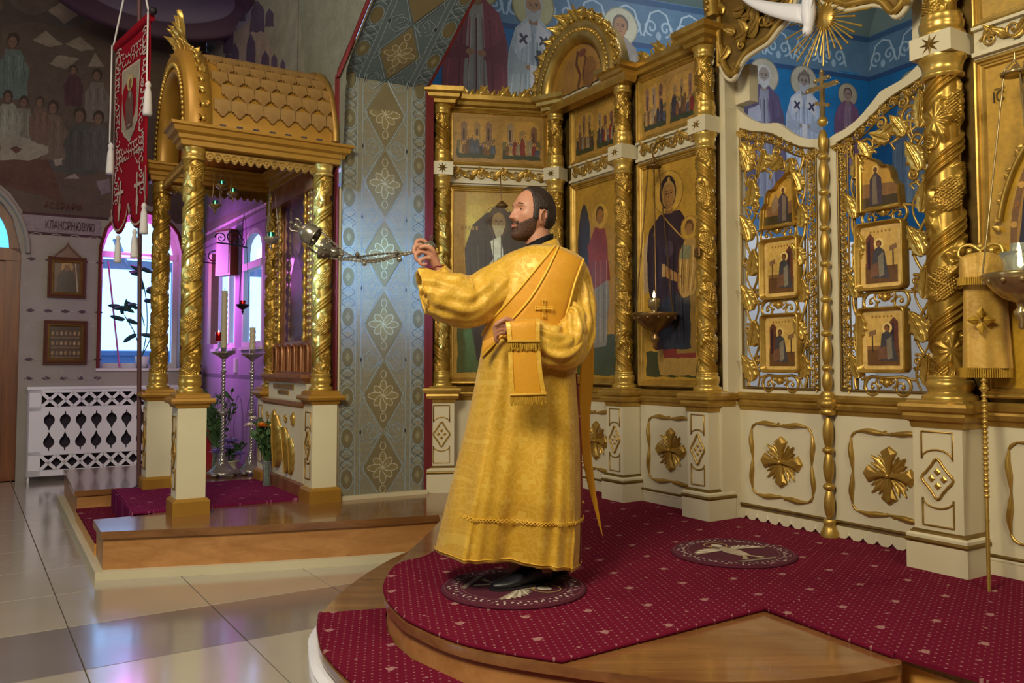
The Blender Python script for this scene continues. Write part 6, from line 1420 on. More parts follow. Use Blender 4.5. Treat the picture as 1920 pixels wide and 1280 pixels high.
P.norm(); P.mb.v = [tuple(FT2 @ Vector((x, y+.029, z))) for x, y, z in P.mb.v]; P.build('icon', 'icon_paint', SC)
# hanging oil lamps
def lampada(label, top, bowl, s=1., glassm='glass_teal', flame=True, mat='brass', glass=True, plate=0.0, group=None, name='hanging_lamp'):
    t = thing(name, label, 'oil lamp', bowl, 0, group)
    b = MB(); b.lathe([(.001, -.115), (.008, -.11), (.006, -.095), (.014, -.085), (.016, -.075), (.008, -.065), (.012, -.055), (.035, -.045), (.055, -.028), (.072, -.006), (.080, .006), (.076, .010), (.060, .0), (.035, -.022), (.001, -.028)], 28, TM((0, 0, 0), (0, 0, 0), s)); 
    for k in range(12): a = PI*k/6; b.ball((.070*s*cos(a), .070*s*sin(a), -.008*s), .006*s, 6, 4)
    b.build('bowl', mat, t)
    if glass:
        b = MB(); b.lathe([(.001, -.02), (.024, -.015), (.032, .01), (.034, .035), (.042, .055), (.040, .056), (.031, .034), (.028, .012), (.001, -.008)], 20, TM((0, 0, 0), (0, 0, 0), s)); b.build('glass_cup', glassm, t)
        if flame: b = MB(); b.lathe([(.001, 0), (.006, .006), (.005, .016), (.001, .028)], 10, TM((0, 0, .02*s), (0, 0, 0), s)); b.build('flame', 'flame', t)
    H_ = top-bowl[2]; b = MB()
    for k in range(3):
        a = 2*PI*k/3+.4; b.tube([(.074*s*cos(a), .074*s*sin(a), .006*s), (.02*s*cos(a), .02*s*sin(a), H_*.93), (0, 0, H_*.97)], .0028*max(1, s*.8), 4)
    b.tube([(0, 0, H_*.96), (0, 0, H_)], .004, 5); b.build('chain', mat, t)
    if plate: b = MB(); b.lathe([(.001, H_*.92+.03), (.012, H_*.92+.02), (.02, H_*.92), (plate, H_*.92-.008), (plate*.95, H_*.92-.02), (.01, H_*.92-.012)], 20); b.build('crown_plate', mat, t)
    return t
for lb, (px, py), s in (('teal glass oil lamp, upper left of the canopy cluster', (416, 348), .62), ('pale green oil lamp right of the teal one under the canopy', (437, 362), .60), ('lowest small oil lamp of the canopy cluster', (403, 385), .62), ('silvery oil lamp hanging alone before the farthest canopy column', (508, 447), .85)):
    x, y = {416: (.327, .63), 437: (.412, .63), 403: (.279, .63), 508: (.71, .63)}[px]; g_ = K2(x, y); z_ = float(V(px, py, g_[1])[2]); lampada(lb, 2.75, (g_[0], g_[1], z_), s, 'glass_teal', True, 'silver' if px == 508 else 'brass')
# big lamp before the veiled woman icon
cx_, cy_ = I2(-.56, -.10); Pz = V(1228, 592, cy_); lampada('large bronze oil lamp hanging before the veiled woman icon', float(V(1225, 330, cy_)[2])+.17, (Pz[0], cy_, Pz[2]), 2.0, 'glass_red', False, 'antique_bronze', False, .055)
la = thing('lamp_bracket', 'thin curved bracket arm holding the large bronze lamp', 'bracket', (Pz[0], cy_, float(V(1225, 325, cy_)[2])))
zt_ = 0; e_ = I2(-.52, .14); b = MB(); b.tube(spline([(0, 0, .0), (-.005, .0, .12), (.03, .05, .22), (e_[0]-Pz[0]+.02, e_[1]-cy_, .27)], 6), .006, 6); b.build('arm', 'antique_bronze', la)
t = thing('candle_cup', 'small brass cup with lit wick on the large bronze lamp', 'oil lamp', (Pz[0]-.005, cy_, Pz[2]+.0)); b = MB(); b.lathe([(.001, -.02), (.02, -.01), (.03, .02), (.016, .03), (.03, .05), (.042, .06), (.044, .11), (.040, .12), (.036, .065), (.001, .06)], 18); b.build('cup', 'brass', t); b = MB(); b.lathe([(.001, .12), (.009, .135), (.008, .15), (.001, .175)], 10); b.build('flame', 'flame', t)
# bracket lamp whose bowl hides behind the head
q_ = V(938, 330, 6.45); t = thing('lamp_hook', 'thin bent hook with small plate above the bearded head', 'bracket', (q_[0], q_[1], q_[2])); b = MB(); b.tube([(0, .15, .0), (0, .02, .01), (.0, 0, -.03), (.012, 0, -.20)], .005, 6); b.lathe([(.001, -.19), (.012, -.2), (.05, -.235), (.048, -.245), (.001, -.235)], 18, TM((.012, 0, 0))); b.build('hook', 'antique_bronze', t)
# right hand lamp
q_ = V(1914, 520, 3.62); lampada('wide brass oil lamp with flame before the oval icon', float(V(1905, 120, 3.62)[2])+.05, (q_[0], q_[1], q_[2]), 2.0, 'glass_clear', True, 'brass', True, .06)
t = thing('votive_glass', 'amber votive cup glowing on the wide brass lamp', 'candle', (q_[0]-.005, q_[1], q_[2]+.02)); b = MB(); b.lathe([(.001, .0), (.03, .005), (.034, .10), (.036, .13), (.031, .13), (.029, .01), (.001, .01)], 18); b.build('cup', 'glass_clear', t); b = MB(); b.lathe([(.001, .07), (.010, .085), (.008, .10), (.001, .13)], 10); b.build('flame', 'flame', t)
# ------------------------------------------------------------------ procession banner
PO = thing('banner_pole', 'tall dark brown pole standing beside the carpet runner', 'pole', (-3.0, 6.70, .28))
b = MB(); b.tube([(0, 0, 0), (-.035, 0, 2.0), (-.09, 0, 4.4)], .017, 12); b.build('shaft', 'pole_brown', PO)
b = MB(); b.lathe([(.05, 0), (.05, .01), (.02, .02), (.018, .03)], 16); b.build('foot', 'dark_iron', PO)
BN = thing('church_banner', 'crimson banner with silver embroidery, oval icon and two rounded tails', 'banner', (-3.41, 7.02, 4.03), math.atan2(6.39-7.02, -2.845+3.41))
BW = .846; b = MB()
def bn_out():
    o = [(0, 0), (BW, 0), (BW, -1.45)]
    o += [(BW*.75+BW*.25*cos(a), -1.45-.22*sin(a)) for a in [PI*i/10 for i in range(1, 10)]]+[(BW*.5, -1.42)]
    o += [(BW*.25+BW*.25*cos(a), -1.45-.22*sin(a)) for a in [PI*i/10 for i in range(1, 10)]]+[(0, -1.45)]
    return o
def wave(x, z): return .008*sin(z*5+x*4)
P_ = []
for i in range(17):
    x = BW*i/16; row = []
    dist = abs((x/(BW/2) % 1)-.5)*2; zb_ = -1.40-.27*math.sqrt(max(0, 1-dist**2)) if i not in (0, 8, 16) else -1.42
    for j in range(21): z = zb_*j/20; row.append((x, wave(x, z), z))
    P_.append(row)
b.grid(P_, True); cl = b.build('cloth', 'fabric_red', BN); md = cl.modifiers.new('thick', 'SOLIDIFY'); md.thickness = .006
P = Paint(.0003)
P.poly([(BW*.26, -.30), (BW*.74, -.30), (BW*.74, -.78), (BW*.68, -.86), (BW*.5, -.92), (BW*.32, -.86), (BW*.26, -.78)], 'a89c84'); P.line([(BW*.26, -.30), (BW*.74, -.30), (BW*.74, -.80), (BW*.5, -.93), (BW*.26, -.80), (BW*.26, -.30)], .02, 'c8b8a4')
P.ell(BW*.5, -.44, .07, .07, 'c4b078'); P.ell(BW*.5, -.45, .035, .045, '80583c'); P.poly([(BW*.4, -.82), (BW*.38, -.6), (BW*.46, -.5), (BW*.54, -.5), (BW*.62, -.6), (BW*.60, -.82)], '6c4c40'); P.poly([(BW*.46, -.8), (BW*.47, -.52), (BW*.53, -.52), (BW*.54, -.8)], 'a0988a')
R_ = random.Random(1)
for s1 in (-1, 1):
    for k in range(26):
        z = -.10-.052*k; c_ = BW*.5+s1*BW*.38; P.line([(c_+.06*cos(t), z+.03*sin(t)) for t in [k+i*.5 for i in range(7)]], .014, 'c8b4a8'); P.ell(c_+s1*.05*sin(k*2), z, .018, .010, 'd4c4b4', 8, k)
    P.line([(BW*.5+s1*BW*.47, -.08), (BW*.5+s1*BW*.47, -1.46)], .018, 'c0a48c')
for k in range(10):
    x = BW*(.14+.08*k); 
    for zz in (-.17, -.24, -.98, -1.04): P.line([(x+.035*cos(t), zz+.028*sin(t)) for t in [k+i*.5 for i in range(8)]], .012, 'ccb8a8')
for c_ in (BW*.25, BW*.75):
    P.line([(c_, -1.22), (c_, -1.56)], .03, 'd0b8a0'); P.line([(c_-.08, -1.32), (c_+.08, -1.32)], .03, 'd0b8a0'); P.ell(c_, -1.45, .03, .05, 'd8c8b0')
    P.line([(c_+BW*.235*cos(a), -1.44-.20*sin(a)) for a in [PI*i/14 for i in range(15)]], .02, 'c0a48c'); P.line([(c_+BW*.03, -1.15), (c_-.08, -1.06), (c_+.10, -1.04)], .02, 'c8b09c')
P.norm(); P.mb.v = [(x, wave(x, z)+y-.011, z) for x, y, z in P.mb.v]; P.build('embroidery', 'mural', BN, 'silver scroll embroidery around a pale picture')
b = MB(); b.tube([(-.03, 0, .0), (BW+.03, 0, .0)], .022, 10); b.tube([(-.01, 0, -.03), (BW+.01, 0, -.03)], .03, 10); b.build('crossbar', 'fabric_red', BN)
for x_ in (BW+.05, -.05): b = MB(); b.ball((x_, 0, .01), .033, 12, 8); b.build('bar_knob', 'dark_iron', BN)
b = MB(); b.tube([(-.03, -.02, 0), (BW*.42, .02, .75)], .008, 6); b.tube([(BW+.02, -.02, 0), (BW*.42, .02, .75)], .008, 6); b.tube([(BW+.03, -.03, 0), (BW+.035, -.03, -.55)], .007, 6); b.tube([(-.04, -.03, 0), (-.045, -.03, -.85)], .007, 6); b.build('cord', 'rope_white', BN)
for c_, z_, s in ((BW+.035, -.55, 1.), (-.045, -.85, 1.), (BW*.25, -1.68, .85), (BW*.75, -1.68, .85), (BW+.0, -1.5, .9)):
    b = MB(); b.lathe([(.010, 0), (.022, -.02), (.022, -.04), (.016, -.05), (.026, -.09), (.036, -.25), (.034, -.27), (.001, -.27)], 14, TM((c_, -.02, z_), (0, 0, 0), s)); b.build('tassel', 'rope_white', BN)
# ------------------------------------------------------------------ wall furniture
def on_wall(px, py, org, ang): x, z = local(px, py, org, ang); return x, z
RA = thing('radiator_screen', 'white fretwork radiator screen under the arched window', 'radiator cover', (BK[0], BK[1], 0), AK)
b = MB(); yF = -.16; x0_, x1_, z0_, z1_ = -.565, 1.16, .06, 1.0
holes = []
# front board as vertical and horizontal strips plus fretted bands built from small pieces
def board(xa, xb, za, zb_): b.box((xa, yF, za), (xb, yF+.015, zb_))
board(x0_, x1_, .965, z1_); board(x0_, x1_, z0_, .125); board(x0_, x0_+.13, z0_, z1_); board(x1_-.05, x1_, z0_, z1_); board(x0_, x1_, .765, .81); board(x0_, x1_, .285, .325)
n = 10; wx = (x1_-.05-(x0_+.13))/n
for k in range(n):
    xa = x0_+.13+k*wx
    for za, zb_ in ((.81, .965), (.125, .285)):
        for p, q_ in (((xa, za), (xa+wx, zb_)), ((xa, zb_), (xa+wx, za))):
            dx, dz = q_[0]-p[0], q_[1]-p[1]; l_ = math.hypot(dx, dz); nx, nz_ = -dz/l_*.017, dx/l_*.017
            b.prism([(p[0]+nx, p[1]+nz_), (q_[0]+nx, q_[1]+nz_), (q_[0]-nx, q_[1]-nz_), (p[0]-nx, p[1]-nz_)], yF, yF+.015)
        b.lathe([(.034, 0), (.034, .015), (.001, .015)], 16, TM((xa+wx/2, yF+.015, (za+zb_)/2), (PI/2, 0, 0))) if 0 else None
# middle field with spade shaped openings
def spade(cx, cz, s, up=1):
    o = []
    for i in range(13):
        t = -PI/2+PI*i/12; o.append((abs(cos(t))**.9*.052*s, up*(sin(t)*.055*s)))
    prof_ = [(.006, -.10), (.008, -.075), (.030, -.062), (.050, -.035), (.054, -.005), (.044, .025), (.022, .05), (.010, .08), (.0, .105)]
    return [(cx+x*s, cz+up*z*s) for x, z in prof_]+[(cx-x*s, cz+up*z*s) for x, z in prof_[::-1]]
for k in range(n):
    xa = x0_+.13+k*wx; cx_ = xa+wx*.5
    for cz, up in ((.655, -1), (.435, 1)):
        za, zb_ = (.545, .765) if cz > .5 else (.325, .545)
        pr = spade(cx_, cz, 1.0, up)[:9]; 
        if up < 0: pr = pr[::-1]
        # right then left half board around the hole
        zs_ = [p[1] for p in pr]; 
        r_ = [(p[0], p[1]) for p in pr]
        b.prism([(cx_, za)]+[(max(x, cx_), z) for x, z in r_]+[(cx_, zb_), (xa+wx, zb_), (xa+wx, za)], yF, yF+.015)
        b.prism([(cx_, za)]+[(2*cx_-max(x, cx_), z) for x, z in r_]+[(cx_, zb_), (xa, zb_), (xa, za)], yF, yF+.015)
b.build('fretwork_front', 'white_enamel', RA)
b = MB(); b.box((x0_-.01, yF-.01, z1_), (x1_+.01, 0, z1_+.03)); b.build('top_shelf', 'white_enamel', RA)
b = MB(); b.box((x0_, yF, z0_), (x0_+.015, 0, z1_)); b.build('side_panel', 'white_enamel', RA)
b = MB(); b.box((x0_+.03, -.02, .1), (x1_-.03, -.015, .98)); b.build('shade_sheet', 'opening_shade', RA, 'dark sheet coloured as the shade behind the fretwork')  # thin sheet coloured dark in place of the shade behind the holes
for x in (x0_+.02, .3, x1_-.02): b = MB(); b.lathe([(.012, 0), (.012, .06)], 10, TM((x, yF+.02, 0))); b.build('leg', 'white_enamel', RA)
def wall_icon(label, px0, py0, px1, py1, painter, frame='frame_brown', gable=False, cat='icon'):
    x0, z1 = LB(px0, py0); x1, z0 = LB(px1, py1); x0 -= 0; t = thing('framed_icon', label, cat, (BK[0], BK[1], 0), AK)
    b = MB(); frame_rect(b, x0, x1, z0, z1, .055, [(0, 0), (0, .04), (.2, .05), (.4, .035), (.55, .045), (.8, .03), (1, .015)]); b.build('frame', frame, t)
    b = MB(); frame_rect(b, x0+.045, x1-.045, z0+.045, z1-.045, .02, [(0, .03), (.5, .038), (1, .02)]); b.build('inner_frame', 'gold_kiosk', t)
    P = Paint(.0003); painter(P, x0+.05, x1-.05, z0+.05, z1-.05); o = P.build('picture', 'icon_paint', t); o.location = (0, -.012, 0)
    if gable:
        c_ = (x0+x1)/2; b = MB(); b.prism([(c_-.16, z1-.01), (c_-.10, z1+.04), (c_-.03, z1+.10), (c_, z1+.17), (c_+.03, z1+.10), (c_+.10, z1+.04), (c_+.16, z1-.01)], -.045, -.0)
        b.tube([(c_-.13, -.05, z1+.0), (c_-.02, -.05, z1+.11), (c_, -.05, z1+.14), (c_+.02, -.05, z1+.11), (c_+.13, -.05, z1)], .010, 6); b.build('gable', frame, t)
    return t
def pc1(P, x0, x1, z0, z1): P.rect(x0, z0, x1, z1, '6c5440'); P.ell((x0+x1)/2, z0+.30, .06, .07, 'b09060'); P.poly([(x0+.04, z0), (x0+.05, z0+.2), ((x0+x1)/2, z0+.32), (x1-.05, z0+.2), (x1-.04, z0)], '4c4038'); P.ell((x0+x1)/2, z0+.29, .03, .04, '80603c'); P.line([(x1-.03, z0), (x1-.06, z1)], .012, 'b8b0a8')
def pc2(P, x0, x1, z0, z1):
    P.rect(x0, z0, x1, z1, '54443c'); w = x1-x0; h = z1-z0
    for k in range(3):
        for j in range(7): P.ell(x0+w*(.12+.13*j), z0+h*(.2+.28*k), w*.04, h*.06, ['a08868', '8c7864', 'b09c84'][j % 3])
        P.rect(x0+w*.06, z0+h*(.06+.28*k), x1-w*.06, z0+h*(.10+.28*k), '7c6854')
wall_icon('small gabled framed icon above the larger frame by the door', 90, 480, 160, 560, pc1, 'frame_brown', True)
wall_icon('dark framed group picture below the gabled icon', 82, 600, 162, 683, pc2, 'frame_brown')
def SP(a, n, z): p = np.array([SDO[0], SDO[1], 0.])-DV*a-QV*n; return (p[0], p[1], z)
t = thing('framed_icon', 'thin wooden box icon leaning out from the magenta side wall', 'icon', SP(3.05, .05, 2.2), ANG_D+.35)
b = MB(); b.box((-.13, -.10, 0), (.13, .0, .48)); b.build('box', 'wood_door', t); b = MB(); b.box((-.11, -.106, .02), (.11, -.099, .46)); b.build('picture', 'white_card', t)
t = thing('wall_board', 'dark wooden board hung on a scroll hook behind the tall candle', 'board', SP(3.72, .04, 1.5), ANG_D)
b = MB(); b.box((-.08, -.08, 0), (.08, 0, 1.0)); b.build('board', 'frame_brown', t)
for i, (a_, z_, lb) in enumerate(((2.6, 2.45, 'curled black iron lamp bracket on the magenta wall'), (3.45, 2.35, 'small curled iron bracket above the wide window'))):
    t = thing('scroll_bracket', lb, 'bracket', SP(a_, .0, z_), ANG_D); b = MB(); b.tube([(0, 0, 0), (0, -.1, .02), (0, -.3, .03)], .008, 6)
    T_ = TM((0, -.0, 0), (0, 0, PI/2)); scroll(b, (-.14, .09), .07, 1.3, 0, 1, .009, T_); scroll(b, (-.26, .08), .05, 1.3, PI, -1, .008, T_); scroll(b, (-.07, .06), .05, 1.2, PI, 1, .008, T_); b.build('iron', 'dark_iron', t)
t = thing('light_switch', 'white rectangular switch plate below the side window', 'switch', SP(2.98, .0, 1.16), ANG_D); b = MB(); b.rects(0, 0, .05, .075, [(0, 0), (0, .012), (-.006, .018)], TM((0, 0, .1), (PI/2, 0, 0))); b.build('plate', 'white_card', t)
t = thing('fire_box', 'red metal box on the floor behind the front canopy column', 'box', (-3.15, 8.30, .28), AK); b = MB(); b.rects(0, 0, .16, .14, [(0, 0), (0, .36), (-.01, .37)]); b.build('body', 'red_box', t)
t = thing('dark_coat', 'dark cloth hanging on the wall above the red box', 'cloth', SP(4.45, .05, .75), ANG_D); b = MB(); b.loops([[(.10*cos(a)*(1+.2*sin(3*a)), -.04+.04*sin(a), z) for a in [2*PI*i/14 for i in range(14)]] for z in (0, .2, .4, .52)], True); b.build('cloth', 'black_cloth', t)
# small lamp on a long chain, votive on the stand
q_ = V(455, 572, 7.6); lampada('dark lamp with red glass on a long chain before the side window', q_[2]+.85, tuple(q_), .75, 'glass_red', True, 'dark_iron')
# ------------------------------------------------------------------ floor candlesticks
def candlestick(label, px, base_y, top_y, candle_y, s=1.):
    g = G(px, base_y, .28); t = thing('floor_candlestick', label, 'candlestick', tuple(g), .3)
    zt_ = float(V(px, top_y, g[1])[2])-.28; r = s
    b = MB(); b.lathe([(.13*r, 0.02), (.135*r, .035), (.11*r, .05), (.09*r, .07), (.06*r, .10), (.045*r, .13), (.05*r, .15), (.03*r, .17), (.022*r, .20)], 24)
    for k in range(3): a = 2*PI*k/3; b.ball((.12*r*cos(a), .12*r*sin(a), .02), (.035, .035, .02), 10, 6)
    b.build('foot', 'silver', t)
    b = MB(); n = 60; L_ = []
    for i in range(n+1):
        z = .20+(zt_*.5-.20)*i/n; L_.append([( (.016+.004*cos(4*(a-z*55)))*cos(a), (.016+.004*cos(4*(a-z*55)))*sin(a), z) for a in [2*PI*j/16 for j in range(16)]])
    b.loops(L_, True); L_ = []
    for i in range(n+1):
        z = zt_*.52+(zt_*.44)*i/n; L_.append([( (.014+.004*cos(4*(a-z*55)))*cos(a), (.014+.004*cos(4*(a-z*55)))*sin(a), z) for a in [2*PI*j/16 for j in range(16)]])
    b.loops(L_, True); b.build('twisted_stem', 'silver', t)
    b = MB(); b.ball((0, 0, zt_*.51), (.032, .032, .03), 14, 8); b.ball((0, 0, zt_*.85), (.026, .026, .022), 14, 8); b.build('knop', 'silver', t)
    b = MB(); b.lathe([(.018, zt_*.95), (.03, zt_*.96), (.05, zt_*.975), (.10, zt_), (.105, zt_+.012), (.095, zt_+.01), (.03, zt_-.0), (.028, zt_+.05), (.001, zt_+.05)], 24); b.build('drip_pan', 'silver', t)
    zc_ = float(V(px, candle_y, g[1])[2])-.28
    c_ = thing('altar_candle', 'thick ornamented candle standing on the '+('left' if px < 440 else 'right')+' floor candlestick', 'candle', (g[0], g[1], g[2]+zt_+.045))
    b = MB(); n = 30; L_ = []
    for i in range(n+1):
        z = (zc_-zt_-.045)*i/n; L_.append([((.026+.0025*cos(3*(a-z*40)))*cos(a), (.026+.0025*cos(3*(a-z*40)))*sin(a), z) for a in [2*PI*j/14 for j in range(14)]])
    b.loops(L_, True); b.build('wax', 'candle_wax', c_); b = MB(); b.tube([(0, 0, zc_-zt_-.05), (0, 0, zc_-zt_-.02)], .003, 5); b.build('wick', 'dark_iron', c_)
    return t
candlestick('tall twisted silver floor candlestick with the taller candle', 416, 892, 662, 545)
candlestick('twisted silver floor candlestick behind the vase of flowers', 470, 888, 665, 614, .9)
g = G(410, 870, .28); z_ = float(V(410, 640, g[1]-.3)[2]); t = thing('votive_cup', 'small red votive candle on the candlestick tray', 'candle', (float(V(410, 640, g[1]-.3)[0]), g[1]-.3, z_)); b = MB(); b.lathe([(.001, 0), (.03, 0), (.034, .09), (.028, .09), (.026, .01), (.001, .01)], 16); b.build('glass_cup', 'glass_red', t); b = MB(); b.lathe([(.001, .05), (.009, .07), (.007, .085), (.001, .11)], 10); b.build('flame', 'flame', t)
b = MB(); b.tube([(0, 0, -.01), (0.05, .02, -.03), (.06, .1, -.02)], .006, 5); b.build('holder_arm', 'silver', t)
# ------------------------------------------------------------------ flowers
def bouquet(name, label, base, H_, R0, blooms, leaves, vase='glass_clear', seed=1, vh=.22, vr=.05):
    t = thing(name, label, 'vase', tuple(base)); R_ = random.Random(seed)
    b = MB(); b.lathe([(.001, 0), (vr*.8, 0), (vr*.62, .04), (vr*.55, vh*.45), (vr*.7, vh*.8), (vr, vh), (vr*.94, vh), (vr*.62, vh*.8), (vr*.48, vh*.45), (vr*.5, .05), (.001, .03)], 24); b.build('vase', vase, t)
    b = MB(); stems = []
    for k in range(leaves//3+len(blooms)):
        a = R_.uniform(0, 2*PI); rr = R0*R_.uniform(.2, 1); tip = (rr*cos(a), rr*sin(a), vh+(H_-vh)*R_.uniform(.45, 1)); stems.append(tip)
        b.tube([(R_.uniform(-.02, .02), R_.uniform(-.02, .02), .02), (rr*.15*cos(a), rr*.15*sin(a), vh), tip], .003, 5)
    b.build('stems', 'green_leaf', t, None, 'stuff')
    b = MB()
    for k in range(leaves):
        s_ = R_.choice(stems); u = R_.uniform(.3, 1.0); p = (s_[0]*u, s_[1]*u, vh+(s_[2]-vh)*u); leafmesh(b, TM(p, (R_.uniform(-1, 1), R_.uniform(-1.3, 1.3), R_.uniform(0, 6)), R_.uniform(.05, .085)), 1, .35, 2, .5, 5, 3)
    b.build('foliage', 'green_leaf', t, None, 'stuff')
    for (dx, dy, dz, r, mt) in blooms:
        b = MB()
        for ring_ in range(3):
            m_ = 9-ring_*2
            for i in range(m_):
                a = 2*PI*i/m_+ring_*.4; leafmesh(b, TM((dx, dy, dz), (0, 0, a)) @ Matrix.Rotation(.25+.45*(2-ring_), 4, 'X') @ TM((0, 0, 0), (0, 0, 0), r*(1-.15*ring_)), 1, .45, 1, .6, 5, 4)
        b.ball((dx, dy, dz+.2*r), r*.35, 8, 6); b.build('bloom', mt, t)
    return t
g = G(500, 914, .28)
bouquet('flower_vase', 'clear glass vase with orange and white flowers on the purple runner', g, .58, .16, [(-.02, -.08, .50, .055, 'flower_orange'), (.12, .0, .56, .045, 'flower_orange'), (-.14, -.02, .50, .045, 'flower_white'), (-.10, -.06, .56, .035, 'flower_white'), (.05, .06, .52, .04, 'flower_white')], 150, seed=3)
g = G(412, 885, .28); g = (g[0]-.15, g[1]+.30, 0.28)
bouquet('flower_vase', 'tall bunch of whitish flowers behind the taller candlestick', g, .72, .20, [(-.05, -.1, .62, .05, 'flower_white'), (-.16, -.05, .42, .06, 'flower_white'), (.10, -.1, .55, .05, 'flower_white'), (-.10, -.12, .5, .045, 'flower_magenta')], 160, 'glass_clear', 9)
g = G(452, 884, .28); g = (g[0]-.12, g[1]+.05, .28)
bouquet('flower_pot', 'low pot of lilac flowers between the two candlesticks', g, .30, .16, [(.0, -.1, .22, .07, 'flower_lilac'), (-.12, -.05, .18, .06, 'flower_lilac'), (.10, -.05, .16, .06, 'flower_lilac'), (.04, -.02, .28, .06, 'flower_lilac'), (-.06, .02, .27, .06, 'flower_lilac')], 40, 'cream_kiosk', 12, .10, .09)
# plants on the window sill
pl = thing('window_plant', 'leafy houseplant standing on the arched window sill', 'plant', (*[float(v) for v in (np.array([BK[0], BK[1]])+QV[:2]*.60-DV[:2]*.10)], 1.23), AK)
b = MB(); b.lathe([(.001, 0), (.06, 0), (.08, .14), (.07, .14), (.06, .12), (.001, .12)], 18); b.build('pot', 'white_card', pl)
b = MB(); st = [[(0, 0, .12), (.05, 0, .5), (.02, 0, .9), (-.05, 0, 1.15)], [(0, 0, .12), (-.08, 0, .4), (-.20, 0, .62)], [(0, 0, .15), (.10, 0, .4), (.13, 0, .8)], [(.02, 0, .5), (-.06, 0, .75), (-.22, 0, .70)]]
for s_ in st: b.tube([tuple(p) for p in spline(s_, 5)], .006, 5)
b.build('stem', 'leaf_dark', pl)
lm = MB(); leafmesh(lm, TM((0, 0, 0), (0, 0, 0), .15), 1, .26, 1, .3, 8, 4); lf0 = lm.build('leaf', 'leaf_dark', pl); R_ = random.Random(5)
for k in range(26):
    s_ = st[k % 4]; p = s_[-1] if k % 3 else s_[-2]; o = lf0 if k == 0 else link('leaf', lf0.data, pl); o.location = (p[0]+R_.uniform(-.03, .03), p[1]-.01, p[2]+R_.uniform(-.05, .05)); o.rotation_euler = (R_.uniform(-.5, .5), R_.uniform(-2.2, 2.2), R_.uniform(-.5, .5))
t = thing('grow_lamp', 'slim glowing magenta plant lamp at the top of the arched window', 'lamp', (*[float(v) for v in (np.array([BK[0], BK[1]])+QV[:2]*.57-DV[:2]*.20)], 2.56), AK); b = MB(); b.tube([(-.25, 0, 0), (.25, 0, 0)], .014, 8); b.build('tube', 'grow_lamp_tube', t); b = MB(); b.box((-.27, -.015, .012), (.27, .015, .035)); b.build('holder', 'white_enamel', t)
# ------------------------------------------------------------------ crozier with brocade cover
base = np.array([2.069, 3.634, .28]); topv = V(1838, 470, 3.86)
CZ = thing('crozier', 'golden beaded bishop staff with a draped brocade cover leaning right of the column', 'staff', tuple(base)); dv = topv-base; Ls = float(np.linalg.norm(dv)); TZ = aim((0, 0, 0), dv)
b = MB(); b.tube([(0, 0, 0), (0, 0, Ls)], .0085, 10, TZ); b.lathe([(.001, 0), (.006, .0), (.008, .3), (.010, .32)], 10, TZ)
b.build('rod', 'gold', CZ); b = MB()
for k in range(38):
    z = .42+.0235*k; b.ball((0, 0, z), (.0135, .0135, .0115), 10, 6, TZ)
b.ball((0, 0, .90), (.02, .02, .014), 12, 6, TZ); b.build('beads', 'gold_bright', CZ)
b = MB()
for s1 in (-1, 1):
    P_ = [(0, 0, Ls), (s1*.04, 0, Ls+.03), (s1*.08, 0, Ls+.02), (s1*.09, 0, Ls-.02), (s1*.06, 0, Ls-.03), (s1*.045, 0, Ls-.005)]; b.tube([tuple(p) for p in spline(P_, 5)], [.011-.0003*i for i in range(26)], 8, TZ); b.ball((s1*.045, 0, Ls-.0), (.014, .012, .018), 10, 6, TZ)
b.ball((0, 0, Ls+.02), (.016, .016, .02), 12, 8, TZ); b.build('serpent_head', 'gold_bright', CZ)
def drape(px_l, px_r, y_t, y_b, wt, Yd, n_f, amp, name, mat, par, zoff=0, topk=.35):
    L_ = []; m_ = 40
    for i in range(15):
        u = i/14; y = y_t+(y_b-y_t)*u; k_ = min(1, topk+(1-topk)*min(1, u*5)**.6); cxp = (px_l+px_r)/2+(6*u); w_ = (px_r-px_l)/2*k_*(.94+.10*u)
        c_ = V(cxp, y, Yd); hw_ = w_*Yd/FL
        L_.append([(c_[0]+hw_*cos(a)*(1), Yd+(.035+.03*u)*sin(a)+amp*u*sin(n_f*a), c_[2]+.0) for a in [2*PI*j/m_ for j in range(m_)]])
    b_ = MB(); b_.loops([[(p[0]-base[0], p[1]-base[1], p[2]-base[2]) for p in l] for l in L_], True, False); return b_.build(name, mat, par)
drape(1804, 1888, 512, 690, 1, 3.82, 7, .008, 'lower_cover', 'cover_brocade', CZ, 0, .85); drape(1797, 1880, 474, 522, 1, 3.80, 5, .006, 'upper_cover', 'cover_brocade', CZ)
def fringe(mb, P_, l_, r=.0022):
    for p, q_ in P_: mb.tube([p, (q_[0], q_[1], q_[2])], r, 4, None, False)
b = MB()
for cxa, cxb, yy, Yd, ln in ((1802, 1896, 689, 3.82, .045), (1797, 1882, 521, 3.80, .035)):
    for k in range(70):
        a = 2*PI*k/70; c_ = V((cxa+cxb)/2, yy, Yd); hw_ = (cxb-cxa)/2*Yd/FL*1.0; p = (c_[0]+hw_*cos(a)-base[0], Yd+.06*sin(a)-base[1], c_[2]-base[2]); b.tube([p, (p[0]*1.0, p[1], p[2]-ln)], .004, 4)
b.build('fringe', 'fringe_gold', CZ, None, 'stuff')
P = Paint(.0004)
b = MB(); c_ = V(1840, 600, 3.74); T_ = TM((c_[0]-base[0], 3.74-base[1], c_[2]-base[2]))
for k in range(4): leafmesh(b, T_ @ Matrix.Rotation(k*PI/2, 4, 'Y') @ TM((0, 0, .01), (0, 0, 0), .055), 1, .5, 2, .1, 6, 4)
b.build('woven_quatrefoil', 'fringe_gold', CZ)
